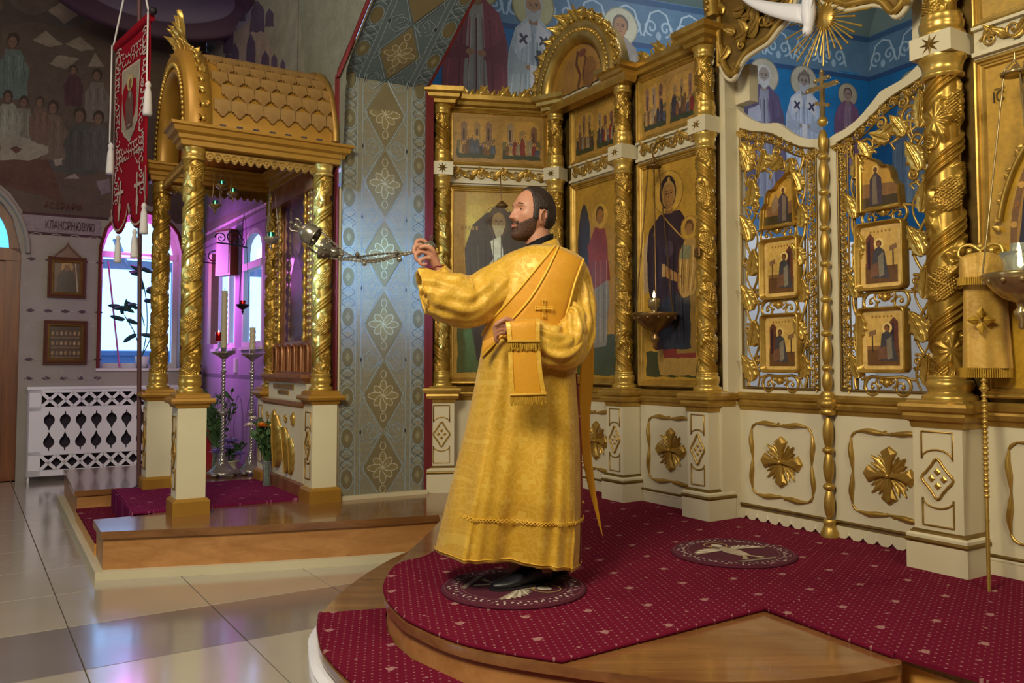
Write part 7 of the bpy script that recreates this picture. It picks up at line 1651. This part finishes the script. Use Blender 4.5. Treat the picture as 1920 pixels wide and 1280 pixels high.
# ================================================================== MAN IN GOLD VESTMENTS
YP = 3.72
G0 = G(985, 1105, .297)
PS = thing('person', 'bearded man in ochre gold vestments swinging a censer with raised arm', 'person', (float(V(1000, 640, YP)[0]), YP, .309))
OX, OY, OZ = PS.location
def W3(px, py, Y=YP): p = V(px, py, Y); return np.array([p[0]-OX, p[1]-OY, p[2]-OZ])
# ---- head surface, local x forward, y left, z up
def sst(a, b, x): t = np.clip((x-a)/(b-a), 0, 1); return t*t*(3-2*t)
def head_pts(nu, nv, off=0.0):
    th = np.linspace(0.0001, PI-.0001, nu)[:, None]; ph = np.linspace(0, 2*PI, nv, endpoint=False)[None, :]
    nx = np.sin(th)*np.cos(ph); ny = np.sin(th)*np.sin(ph); nz = np.cos(th)+0*ph
    t = np.abs(nz); fac = np.where(nz < 0, (1-t**3.2+1e-9)**(1/3.2)/np.sqrt(1-t**2+1e-6), 1.0); fac = np.clip(fac, 1, 1.75)
    fr = sst(-.1, .5, nx)
    x = .096*nx*(1+(fac-1)*fr); y = .078*ny*(1+(fac-1)*.45); z = .120*nz
    x = np.where(nx < 0, x*1.10, x)
    s = sst(.02, .11, -z); y = y*(1-.24*s); x = np.where(nx < 0, x*(1-.42*s), x)
    x = x+.004*fr*sst(.02, .08, z)*0
    F = sst(.25, .75, nx); g = lambda v, c, w: np.exp(-((v-c)/w)**2); x = x-.004*fr*sst(.03, .0, z)*sst(-.06, .0, z)
    hn = np.where(z > -.028, sst(.030, -.028, z), sst(-.044, -.030, z))
    x = x+F*(.024*hn*g(y, 0, .0095+.006*sst(.0, -.03, z)))
    x = x+F*.010*g(z, -.030, .008)*(g(y, .013, .006)+g(y, -.013, .006))
    x = x+F*(.007*g(z, .035, .010)*g(np.abs(y), .024, .022)-.013*g(np.abs(y), .032, .015)*g(z, .012, .013)+.004*g(np.abs(y), .050, .015)*g(z, -.012, .015))
    x = x+F*(.009*g(y, 0, .020)*(g(z, -.0565, .0055)+1.1*g(z, -.0685, .006))-.004*g(z, -.080, .006)*g(y, 0, .025)-.003*g(z, -.0625, .002)*g(y, 0, .022))
    x = x+F*.014*g(z, -.100, .018)*g(y, 0, .026)
    x = x-F*.006*g(np.abs(y), .048, .016)*g(z, -.055, .022)
    P_ = np.stack([x, y, z], -1)
    return P_, nx, ny, nz
HZ = float(V(1000, 402, YP)[2])-OZ; HC = np.array([float(V(999, 402, YP)[0])-OX, .0, HZ]); HA = math.atan2(-.45, -.89)
HT = Matrix.Translation(Vector(HC)) @ Matrix.Rotation(HA, 4, 'Z') @ Matrix.Rotation(-.05, 4, 'Y')
hp, *_ = head_pts(110, 132)
body = MB()
body.loops([[tuple(HT @ Vector(p)) for p in row] for row in hp[::-1]], True, True)
# ears
for s1 in (-1, 1):
    E_ = HT @ TM((-.008, s1*.073, -.022), (.12*s1*-1, -.18, s1*.35))
    body.ball((0, 0, 0), (.017, .0075, .029), 16, 10, E_)
    body.tube([(.019*cos(a)*(.95), s1*.008, .006+.030*sin(a)-.004) for a in [PI*.0-1.9+i*.36 for i in range(15)]], .0048, 8, E_)
    body.ball((-.0, s1*.006, -.026), (.008, .006, .010), 10, 6, E_)
# neck, torso, limbs under the clothes
neck = [tuple(HC+np.array([.012, .005, -.05])), tuple(W3(1008, 455)), tuple(W3(1016, 480)), tuple(W3(1015, 520))]
body.tube(neck, [.058, .056, .060, .09], 24)
body.tube([tuple(W3(1010, 500)), tuple(W3(1005, 560)), tuple(W3(1000, 660)), tuple(W3(1000, 740))], [.12, .14, .13, .12], 24)
for px, X_ in ((972, -.02), (1018, .03)): body.tube([tuple(W3(px+10, 720)), tuple(W3(px+4, 900)), tuple(W3(px, 1070))], [.085, .06, .045], 16)
# right arm (raised)
sh = W3(940, 515, 3.70); el = W3(872, 582, 3.60); wr = W3(822, 505, 3.56); kn = W3(801, 462, 3.545)
body.tube([tuple(W3(990, 505, 3.72)), tuple(sh), tuple((sh+el)/2), tuple(el), tuple((el+wr)/2), tuple(wr)], [.07, .058, .048, .043, .037, .027], 18)
body.tube([tuple(wr), tuple(wr*.7+kn*.3), tuple(wr*.4+kn*.6), tuple(kn)], [.026, .030, .036, .030], 18, None, True, None, .72)
def finger(pts, r0, r1): 
    P_ = spline([np.array(p) for p in pts], 4); n_ = len(P_); body.tube([tuple(p) for p in P_], [r0+(r1-r0)*i/(n_-1) for i in range(n_)], 10); body.ball(tuple(P_[-1]), r1*1.02, 10, 6)
finger([W3(806, 463, 3.56), W3(794, 451, 3.555), W3(782, 452, 3.545), W3(780, 463, 3.535), W3(786, 470, 3.53)], .0105, .0080)
finger([W3(804, 468, 3.545), W3(789, 460, 3.535), W3(778, 463, 3.525), W3(777, 474, 3.52), W3(786, 478, 3.525)], .0108, .0082)
finger([W3(804, 476, 3.535), W3(790, 472, 3.522), W3(780, 477, 3.512), W3(782, 487, 3.512), W3(792, 488, 3.52)], .0102, .0078)
finger([W3(807, 484, 3.530), W3(796, 484, 3.515), W3(787, 489, 3.508), W3(790, 496, 3.51), W3(799, 495, 3.52)], .0092, .0070)
finger([W3(815, 490, 3.545), W3(812, 470, 3.520), W3(800, 462, 3.512), W3(788, 464, 3.512)], .0135, .0088)
# left arm (folded under the stole)
sh = W3(1078, 510, 3.72); el = W3(1085, 640, 3.66); wr = W3(972, 615, 3.455)
body.tube([tuple(W3(1030, 505, 3.72)), tuple(sh), tuple((sh+el)/2), tuple(el), tuple((el+wr)/2), tuple(wr)], [.07, .06, .048, .044, .036, .027], 18)
kn = W3(945, 614, 3.43); body.tube([tuple(wr), tuple((wr+kn)/2), tuple(kn)], [.027, .034, .032], 16, None, True, None, .7)
for k in range(4):
    dy = k*7-6; yy = 3.415+.004*k
    finger([W3(950, 610+dy, yy+.01), W3(938, 609+dy, yy), W3(929, 615+dy, yy+.0), W3(927-(-1)*k, 623+dy, yy+.008), W3(933, 629+dy*.8, yy+.018)], .0098-.0006*k, .0075)
finger([W3(962, 604, 3.43), W3(950, 598, 3.415), W3(938, 603, 3.408), W3(930, 609, 3.41)], .0125, .0088)
bo = body.build('body', 'skin', PS); md = bo.modifiers.new('merge', 'REMESH'); md.mode = 'VOXEL'; md.voxel_size = .0030; md.use_smooth_shade = True
md = bo.modifiers.new('soft', 'SMOOTH'); md.factor = .5; md.iterations = 2
# hair, beard, brows, lips, eyes
def shell(name, mat, maskf, offf, nzamp, par=PS):
    nu, nv = 230, 280; P_, nx, ny, nz = head_pts(nu, nv); rs = np.random.RandomState(3)
    ctr = np.array([0, 0, 0.]); N_ = np.stack([nx*.9, ny, nz], -1); N_ /= np.linalg.norm(N_, axis=-1, keepdims=True)
    x, y, z = P_[..., 0], P_[..., 1], P_[..., 2]; m = maskf(x, y, z, nx)
    nn = rs.rand(nu, nv); nn = (nn+np.roll(nn, 1, 0)+np.roll(nn, 2, 0))/3; m = np.clip(m*1.0+(nn-.5)*.7*np.clip(m*(1-m)*4, 0, 1), 0, 1)
    off = offf(x, y, z)*m+nzamp*(nn-.5)*m-.004*(1-m)
    Q = P_+N_*off[..., None]; keep = m > .02
    b_ = MB(); idx = -np.ones((nu, nv), int); vs = []; fs = []
    for i in range(nu-1):
        for j in range(nv):
            j2 = (j+1) % nv
            if keep[i, j] or keep[i+1, j] or keep[i, j2] or keep[i+1, j2]:
                q_ = []
                for a, c in ((i, j), (i+1, j), (i+1, j2), (i, j2)):
                    if idx[a, c] < 0: idx[a, c] = len(vs); vs.append(tuple(HT @ Vector(Q[a, c])))
                    q_.append(int(idx[a, c]))
                fs.append(tuple(q_))
    b_.add(vs, fs, True); return b_.build(name, mat, par)
def hair_mask(x, y, z, nx):
    ay = np.abs(y)
    front = .030+.020*sst(.085, .115, z)-.006*sst(.03, .07, ay)*sst(.02, .06, z)
    top = sst(front+.010, front-.006, x)*sst(.004, .018, z)
    back = sst(-.024, -.034, x)*sst(-.098, -.088, z+.0*x)
    burn = sst(.040, .030, x)*sst(.008, .014, x)*sst(-.05, -.03, z)
    return np.clip(np.maximum(np.maximum(top, back), burn*(ay > .04)), 0, 1)
shell('hair', 'hair_strands', hair_mask, lambda x, y, z: .0065+.005*sst(.0, .08, z)*sst(.06, -.04, x), .0022)
def beard_mask(x, y, z, nx):
    ay = np.abs(y)
    line = -.030-.024*sst(.035, .088, x)
    m = sst(line+.006, line-.006, z)*sst(.008, .020, x+.0)
    mouth = np.exp(-(y/.020)**4)*np.exp(-((z+.0635)/.0125)**6)*(x > .06)
    must = (ay < .030)*(x > .06)*sst(-.041, -.045, z)*sst(-.056, -.052, z)
    m = np.maximum(m*(1-np.clip(mouth*1.4, 0, 1)), must*.9)
    under = sst(-.112, -.100, z)
    return np.clip(m, 0, 1)
shell('beard', 'beard_strands', beard_mask, lambda x, y, z: .004+.014*sst(-.06, -.105, z)*sst(.02, .08, x)+.004*sst(-.03, -.08, z), .0030)
b = MB()
for s1 in (-1, 1): b.tube([(.0885-.012*abs(u)**2*1.2-.004*u, s1*(.030+.018*u), .031+.005*(1-u*u)) for u in [-1+i/4 for i in range(9)]], [.0022, .0034, .0038, .0038, .0036, .0032, .0028, .0022, .0015], 6, HT)
b.build('eyebrows', 'beard_strands', PS)
b = MB(); b.tube([(.0975-.4*abs(y)**1.3, y, -.0572+.002*abs(y)/.02) for y in [-.020+.004*i for i in range(11)]], [.0015, .0028, .0036, .0042, .0046, .0044, .0046, .0042, .0036, .0028, .0015], 6, HT)
b.tube([(.0985-.4*abs(y)**1.3, y, -.0672) for y in [-.018+.0036*i for i in range(11)]], [.0015, .003, .0042, .005, .0054, .0054, .0054, .005, .0042, .003, .0015], 6, HT); b.build('lips', 'lips', PS)
for s1 in (-1, 1):
    b = MB(); ec = (.0668, s1*.031, .0120); b.ball(ec, .0112, 20, 14, HT); e_ = b.build('eye', 'eye_white', PS)
    b = MB(); b.ball((ec[0]+.0095, ec[1], ec[2]-.0005), (.0022, .0058, .0056), 14, 8, HT); b.build('iris', 'iris', e_)
    b = MB()
    for dz, rr_ in ((.0062, .0042), (-.0066, .0036)):
        b.tube([(ec[0]+.0080*cos(a), ec[1]+.0135*sin(a), ec[2]+dz*max(.05, cos(a*1.2))**.6-.001) for a in [-1.25+.25*i for i in range(11)]], [rr_*(.45+.55*cos(a_)) for a_ in [-1.25+.25*i for i in range(11)]], 8, HT)
    b.build('eyelids', 'skin', e_)
# cassock collar and skirt
b = MB(); L_ = []
c0 = W3(1006, 459); 
for r_, dz, dx in ((.072, -.035, .0), (.068, .0, .0), (.064, .022, .004), (.061, .022, .004), (.064, -.03, 0)):
    L_.append([(c0[0]+.008+r_*1.0*cos(a)+dx, c0[1]+r_*.95*sin(a), c0[2]+dz+.028*cos(a)) for a in [2*PI*j/40 for j in range(40)]])
b.loops(L_, True, False); b.build('collar', 'black_cloth', PS)
b = MB(); c1 = W3(985, 900); L_ = []
for i in range(12):
    u = i/11; z = .115+.5*(u); L_.append([(c1[0]+(.135+.01*sin(5*a)*(1-u))*cos(a), .0+(.11+.012*sin(6*a)*(1-u))*sin(a), z) for a in [2*PI*j/48 for j in range(48)]])
b.loops(L_, True, True); b.build('cassock_skirt', 'black_cloth', PS)
def shoe(px, py, ang, name='shoe'):
    g = G(px, py, .309); T = TM((g[0]-OX, g[1]-OY, 0.), (0, 0, ang)); b = MB(); L_ = []
    for x, w, h, zb in ((-.135, .022, .05, .004), (-.125, .034, .075, 0), (-.09, .038, .095, 0), (-.04, .037, .10, .004), (.0, .040, .082, .004), (.05, .047, .058, .0), (.10, .046, .046, .0), (.14, .034, .036, .003), (.158, .016, .024, .008)):
        L_.append([(x, w*cos(a), max(zb, zb+h*.5+h*.5*sin(a)) if sin(a) > -.6 else zb) for a in [2*PI*j/18 for j in range(18)]])
    b.loops(L_, True, True, True, None, T); o = b.build(name, 'shoe_leather', PS)
    b = MB(); b.prism([(-.142, -.02), (-.13, -.036), (-.05, -.040), (.06, -.050), (.13, -.040), (.165, -.012), (.165, .012), (.13, .040), (.06, .050), (-.05, .040), (-.13, .036), (-.142, .02)], .0, .012, 'xy', True, None, T); b.build('sole', 'dark_iron', o)
shoe(982, 1098, math.radians(-150)); shoe(1022, 1086, math.radians(-132))
# ---- vestment body
ROWS = [(463, 986, 1050, .085, .0), (472, 962, 1074, .115, 0), (483, 940, 1092, .135, 0), (500, 928, 1098, .150, 0), (530, 920, 1097, .165, 0), (570, 915, 1090, .172, 0), (610, 911, 1080, .170, 0), (650, 905, 1076, .172, 0), (700, 897, 1078, .180, 0), (760, 886, 1082, .190, 0), (820, 874, 1085, .200, 0), (880, 860, 1086, .210, 0), (940, 846, 1087, .220, 0), (1000, 832, 1086, .210, 0), (1050, 822, 1084, .210, 0)]
def robe_at(z):
    """centre x, half width, depth at height z (person space)"""
    zs = [W3(960, r[0])[2] for r in ROWS][::-1]; xs0 = [W3(r[1], r[0])[0] for r in ROWS][::-1]; xs1 = [W3(r[2], r[0])[0] for r in ROWS][::-1]; dp = [r[3] for r in ROWS][::-1]
    a, b_, c_ = np.interp(z, zs, xs0), np.interp(z, zs, xs1), np.interp(z, zs, dp); return (a+b_)/2, (b_-a)/2, c_
ZT, ZB = W3(960, 463)[2], W3(960, 1054)[2]
def robe_pt(a, z, off=0.):
    cx, w, dp = robe_at(z); u = min(1, max(0, (ZT-z)/(ZT-ZB))); A = .001+.030*u**1.35
    f = A*(sin(4*a+.6+.8*u)+.5*sin(3*a+5*u)*u+.65*sin(7*a+2.0-1.5*u)+.35*sin(13*a+3*u)+.25*sin(23*a)*u)
    k = .88; ca, sa = cos(a), sin(a); e = 2/2.25
    x = cx+(w+off)*(abs(ca)**e)*(1 if ca > 0 else -1); y = (dp+off)*(abs(sa)**e)*(1 if sa > 0 else -1)
    return (x+f*ca*.5, y+f*1.0, z)
NA = 150; L_ = []
for i in range(111):
    u = i/110; row = []
    for j in range(NA):
        a = 2*PI*j/NA; zb = ZB+.012-.034*cos(a)-.022*sin(a); z = ZT+(zb-ZT)*u
        x, y, _z = robe_pt(a, ZT+(ZB-ZT)*u); wr_ = .0035*sin(z*40+6*a)*math.exp(-((u-.30)/.12)**2)+.006*math.exp(-((u-.9)/.14)**2)*sin(9*a+z*9); row.append((x, y+wr_, z))
    L_.append(row)
b = MB(); b.loops(L_, True, False); rb_ = b.build('vestment', 'brocade', PS); md = rb_.modifiers.new('thick', 'SOLIDIFY'); md.thickness = .005; md.offset = -1
# shoulder cap
b = MB(); L_ = []
for k in range(8):
    u = k/7; z = ZT+.030*(1-u)-.0; cx, w, dp = robe_at(ZT); r_ = .052+(w-.052)*u if w > .052 else w
    L_.append([(cx+.004+(.064+(w-.064)*u)*cos(a), (.060+(dp-.060)*u)*sin(a), z-.018*(1-u)+.026*cos(a)*(1-u)) for a in [2*PI*j/48 for j in range(48)]])
b.loops(L_, True, False); b.build('neckline', 'brocade', PS)
# zigzag braid above the hem and hem trim
def zz(z0_, amp_, name, n_, rr, mat):
    b_ = MB(); P1_, P2_ = [], []
    for i in range(n_*2+1):
        a = PI*.98+(PI*1.06)*i/(n_*2); s1 = 1 if i % 2 else -1; dz = -.035*cos(a)*-1
        P1_.append(robe_pt(a, z0_-.10*cos(a)*.25+s1*amp_, .006)); P2_.append(robe_pt(a, z0_-.10*cos(a)*.25-s1*amp_, .006))
    b_.tube(P1_, rr, 5); b_.tube(P2_, rr, 5); return b_.build(name, mat, PS)
zz(W3(960, 962)[2], .008, 'zigzag_braid', 30, .0022, 'stole_trim')
b = MB(); b.tube([(lambda p, a: (p[0], p[1]-.002, ZB+.012-.034*cos(a)-.022*sin(a)+.016))(robe_pt(a, ZB, .003), a) for a in [PI*.98+PI*1.06*i/60 for i in range(61)]], .0022, 5); b.build('hem_stitch', 'stole_trim', PS)
# side slit with clasps on the right
b = MB(); P_ = []
for i in range(20): z = W3(960, 700)[2]+(ZB-W3(960, 700)[2])*i/19; p = robe_pt(-.12, z, .003); P_.append((p[0]-.001, p[1]-.004, z))
b.tube(P_, .004, 5); b.build('side_slit', 'burgundy', PS)
b = MB()
for yy in (705, 780, 865, 940): p = robe_pt(-.12, W3(960, yy)[2], .006); b.ball(p, .008, 10, 6)
b.build('clasp', 'gold', PS)
# ---- sleeves
def sweep(name, mat, secs, n=56, folds=.006, nf=7, openend=True, squash=1.0, par=PS, thick=.004, seed=0):
    """secs: (px, py, Y, radius)"""
    C_ = [np.array([*W3(s[0], s[1], s[2]), s[3]]) for s in secs]; S_ = spline(C_, 9); m = len(S_); L_ = []; prev = Vector((0, 0, 1))
    for i, s in enumerate(S_):
        p = Vector(s[:3]); t = (Vector(S_[min(i+1, m-1)][:3])-Vector(S_[max(i-1, 0)][:3])).normalized(); bb = t.cross(Vector((0, -1, 0))); 
        if bb.length < .05: bb = t.cross(Vector((0, 0, 1)))
        bb.normalize(); a_ = bb.cross(t).normalized(); u = i/(m-1); row = []
        for j in range(n):
            a = 2*PI*j/n; r_ = s[3]*(1+folds/s[3]*(sin(nf*a+5*u+seed)*(.3+u)+.7*sin((nf+4)*a-9*u+seed*2)+.9*sin(22*u+2*a+seed)*.6+.5*sin(37*u-3*a)))
            row.append(tuple(p+(bb*cos(a)+a_*sin(a)*squash)*r_))
        L_.append(row)
    b_ = MB(); b_.loops(L_, True, False); o = b_.build(name, mat, par); 
    if thick: md = o.modifiers.new('thick', 'SOLIDIFY'); md.thickness = thick; md.offset = -1
    return o
sweep('right_sleeve', 'brocade_light', [(975, 515, 3.70, .085), (945, 528, 3.68, .098), (912, 552, 3.64, .108), (880, 566, 3.61, .112), (850, 560, 3.585, .110), (822, 550, 3.57, .102), (800, 545, 3.56, .092), (790, 546, 3.555, .088)], folds=.0052, nf=9)
sweep('inner_cuff', 'brocade', [(872, 578, 3.60, .062), (850, 552, 3.59, .055), (832, 520, 3.575, .044), (821, 504, 3.56, .036)], folds=.0015, nf=5)
b = MB(); 
p_ = W3(820, 501, 3.56); b.tube([tuple(p_+np.array([.036*cos(a), .030*sin(a), .008*cos(a)+.002*sin(7*a)])) for a in [2*PI*i/30 for i in range(31)]], .0022, 5); b.build('cuff_lace', 'burgundy', PS)
sweep('left_sleeve', 'brocade_light', [(1058, 500, 3.72, .072), (1078, 530, 3.71, .072), (1083, 575, 3.68, .076), (1078, 622, 3.64, .088), (1058, 648, 3.58, .096), (1032, 650, 3.53, .092), (1000, 632, 3.49, .072), (972, 618, 3.465, .048)], folds=.0068, nf=8, seed=2)
# turned back fold of cloth at the left elbow
sweep('sleeve_fold', 'brocade_light', [(1062, 575, 3.60, .030), (1076, 590, 3.58, .042), (1072, 625, 3.55, .052), (1055, 660, 3.53, .050), (1020, 675, 3.51, .028)], folds=.006, nf=3, seed=5)
# ---- the stole
def front_y(x, z, off):
    cx, w, dp = robe_at(z); t = min(.999, abs((x-cx)/(w+off))); return -(dp+off)*(1-t**2.25)**(1/2.25)
def band(name, U, Lw, off, mat, nw=8, par=PS, trim=True):
    US = spline(U, 8); LS_ = spline(Lw, 8); m = min(len(US), len(LS_)); rows_ = []
    for i in range(m):
        row = []
        for k in range(nw+1):
            p = US[i]+(LS_[i]-US[i])*k/nw; Y = 3.60
            for _ in range(4): w = W3(p[0], p[1], Y); Y = OY+front_y(w[0], w[2], off)
            row.append((w[0], Y-OY, w[2]+0))
        rows_.append(row)
    b_ = MB(); b_.grid(rows_, True); o = b_.build(name, mat, par); md = o.modifiers.new('thick', 'SOLIDIFY'); md.thickness = .005
    if trim:
        b_ = MB()
        for e in (0, -1): b_.tube([(r[e][0], r[e][1]-.003, r[e][2]) for r in rows_], .0055, 6, None, True, None, 1)
        b_.build('gold_trim', 'stole_trim', o)
    return rows_
band('stole', [(1040, 461), (1012, 495), (975, 540), (940, 580), (916, 606), (904, 628)], [(1052, 465), (1030, 515), (1000, 560), (965, 600), (935, 635), (904, 668)], .012, 'stole_satin')
band('stole_overlay', [(1047, 462), (1024, 510), (997, 555), (968, 590), (945, 612), (930, 628)], [(1094, 486), (1078, 530), (1066, 575), (1052, 612), (1015, 630), (965, 640)], .022, 'stole_satin')
# cross on the stole
T_ = TM((0, 0, 0)); p_ = W3(1020, 577, 3.72-.205); b = MB(); 
def ctube(pts, r): b.tube([tuple(p_+np.array([x, y, z])) for x, y, z in pts], r, 6)
for o_ in (-.005, .005):
    ctube([(o_, 0, .034), (o_*.6, -.002, 0), (o_, 0, -.034)], .0022); ctube([(-.034, .004, o_), (0, -.002, o_*.6), (.034, -.0, o_)], .0022)
ctube([(-.008, 0, .036), (.008, 0, .036)], .003); ctube([(-.008, 0, -.036), (.008, 0, -.036)], .003); ctube([(-.036, .004, -.008), (-.036, .004, .008)], .003); ctube([(.036, 0, -.008), (.036, 0, .008)], .003); b.build('embroidered_cross', 'stole_trim', PS)
# strip over the forearm hanging down
def strip(name, L_pts, R_pts, Ys, mat, par=PS, nw=6, bow=.012):
    A = spline([np.array([*W3(p[0], p[1], y)]) for p, y in zip(L_pts, Ys)], 8); B_ = spline([np.array([*W3(p[0], p[1], y)]) for p, y in zip(R_pts, Ys)], 8); rows_ = []
    for a, c in zip(A, B_): rows_.append([tuple(a+(c-a)*k/nw+np.array([0, -bow*sin(PI*k/nw), 0])) for k in range(nw+1)])
    b_ = MB(); b_.grid(rows_, True); o = b_.build(name, mat, par); md = o.modifiers.new('thick', 'SOLIDIFY'); md.thickness = .006
    return o, rows_
o, R1 = strip('stole_end', [(949, 622), (948, 603), (952, 640), (954, 700), (957, 740)], [(1008, 612), (1012, 598), (1012, 640), (1017, 700), (1024, 738)], [3.50, 3.41, 3.395, 3.395, 3.40], 'stole_satin')
b = MB()
for e in (0, -1):
    s1 = 1 if e == 0 else -1; b.loops([[(r[e][0], r[e][1]-.006, r[e][2]), (r[e][0]+s1*.018, r[e][1]-.010, r[e][2]), (r[e][0]+s1*.018, r[e][1]-.002, r[e][2]), (r[e][0], r[e][1]+.004, r[e][2])] for r in R1[6:]], False)
b.build('gold_trim', 'brocade_light', o)
def fringe_row(mb, i, ln, n_=34, r=.0024):
    r_ = R1[i]; a, c = np.array(r_[0]), np.array(r_[-1])
    for k in range(n_): u = (k+.5)/n_; p = a+(c-a)*u+np.array([0, -.012-.008*sin(PI*u), 0]); mb.tube([tuple(p), tuple(p+np.array([.002*sin(k*3), -.002, -ln*.6])), tuple(p+np.array([.004*sin(k*5), 0, -ln*(1+.08*sin(k*7))]))], r, 4)
    mb.tube([tuple(a+np.array([0, -.014, 0])), tuple((a+c)/2+np.array([0, -.024, 0])), tuple(c+np.array([0, -.014, 0]))], .007, 6)
b = MB(); fringe_row(b, len(R1)-1, .042); fringe_row(b, 16, .036); b.build('fringe', 'fringe_gold', o, None, 'stuff')
# back strand and rear panel
strip('stole_back', [(1078, 480), (1094, 500), (1104, 580), (1088, 690), (1086, 800), (1100, 900), (1124, 985)], [(1092, 484), (1108, 520), (1113, 620), (1113, 700), (1106, 800), (1114, 900), (1131, 1008)], [3.74, 3.76, 3.80, 3.84, 3.86, 3.87, 3.88], 'stole_satin', bow=.0)
strip('stole_front_flap', [(905, 640), (903, 655), (903, 664)], [(952, 618), (945, 628), (935, 636)], [3.52, 3.515, 3.515], 'stole_satin', bow=0)
# ================================================================== CENSER (held out on its chains)
YC = 3.56
CE = thing('censer', 'swinging silver censer on slack chains held by the man in gold', 'censer', tuple(V(690, 490, YC)))
cl_ = np.array(CE.location)
def W4(px, py, Y=YC): return V(px, py, Y)-cl_
ax = W4(548, 423)-W4(612, 462); 
T_ = aim(W4(583, 440), -ax/np.linalg.norm(ax))
b = MB(); b.lathe([(.001, -.088), (.012, -.084), (.018, -.078), (.010, -.068), (.009, -.058), (.018, -.050), (.034, -.040), (.043, -.022), (.046, .0), (.045, .018), (.048, .022), (.045, .026), (.040, .012), (.036, -.02), (.001, -.034)], 28, T_)
b.build('bowl', 'censer_silver', CE); b = MB()
for k in range(3): a = 2*PI*k/3; b.tube([(.02*cos(a), .02*sin(a), -.052), (.034*cos(a), .034*sin(a), -.078), (.026*cos(a), .026*sin(a), -.092)], .004, 6, T_)
b.ball((0, 0, -.10), .010, 10, 6, T_); b.build('foot', 'censer_silver', CE)
ax2 = W4(650, 487)-W4(600, 472); T2 = aim(W4(616, 470), ax2/np.linalg.norm(ax2))
b = MB(); b.lathe([(.046, -.035), (.047, -.028), (.040, -.018), (.034, .0), (.024, .012), (.020, .02), (.024, .026), (.018, .04), (.008, .05), (.006, .058), (.011, .064), (.001, .072)], 26, T2)
for k in range(8): a = PI*k/4; b.ball((.037*cos(a), .037*sin(a), -.010), (.006, .006, .008), 6, 4, T2)
b.build('lid', 'censer_silver', CE)
hand = W4(786, 472, 3.53)
def chain(pts, name='chain'):
    S_ = spline(pts, 14); b_ = MB(); 
    # alternating oval links along the path
    d_ = [0]
    for i in range(1, len(S_)): d_.append(d_[-1]+float(np.linalg.norm(S_[i]-S_[i-1])))
    n_ = int(d_[-1]/.0085); prev = None
    for k in range(n_):
        l_ = (k+.5)/n_*d_[-1]; i = max(0, min(len(S_)-2, int(np.searchsorted(d_, l_))-1)); u = (l_-d_[i])/(d_[i+1]-d_[i]+1e-9); p = S_[i]+(S_[i+1]-S_[i])*u; dr = S_[i+1]-S_[i]
        T = aim(p, dr) @ Matrix.Rotation(PI/2*(k % 2), 4, 'Z'); b_.tube([(.0038*cos(a), 0, .0066*sin(a)) for a in [2*PI*j/8 for j in range(9)]], .0021, 5, T)
    b_.build(name, 'censer_silver', CE)
chain([W4(596, 428), W4(625, 455), W4(655, 478), W4(700, 488), W4(745, 480), hand])
chain([W4(590, 458), W4(618, 482), W4(660, 488), W4(705, 491), W4(750, 478), hand])
chain([W4(575, 462, 3.59), W4(610, 482, 3.59), W4(665, 482, 3.58), W4(710, 476, 3.57), W4(750, 474), hand])
chain([W4(640, 484), W4(675, 489), W4(710, 485), W4(750, 476), hand])
for k, (px, py, r) in enumerate(((683, 494, .011), (670, 477, .010), (743, 473, .009), (749, 486, .012), (760, 477, .008))):
    b = MB(); p = W4(px, py, YC-.01); b.ball(tuple(p), r, 14, 8); b.tube([tuple(p+np.array([r*1.02*cos(a), -.0, r*1.02*sin(a)*0])) for a in [0, 1]], .001, 4); b.ball(tuple(p+np.array([0, 0, r*1.15])), r*.25, 8, 5); b.build('bell', 'censer_silver', CE)
T3 = aim(W4(806, 462, 3.54), (.25, -.1, 1)); b = MB(); b.lathe([(.001, .0), (.030, .0), (.032, .004), (.026, .010), (.018, .016), (.010, .020), (.008, .026), (.001, .028)], 22, T3); b.tube([(.010*cos(a), 0, .038+.012*sin(a)) for a in [2*PI*i/14 for i in range(15)]], .0022, 6, T3); b.build('handle_cap', 'censer_silver', CE)
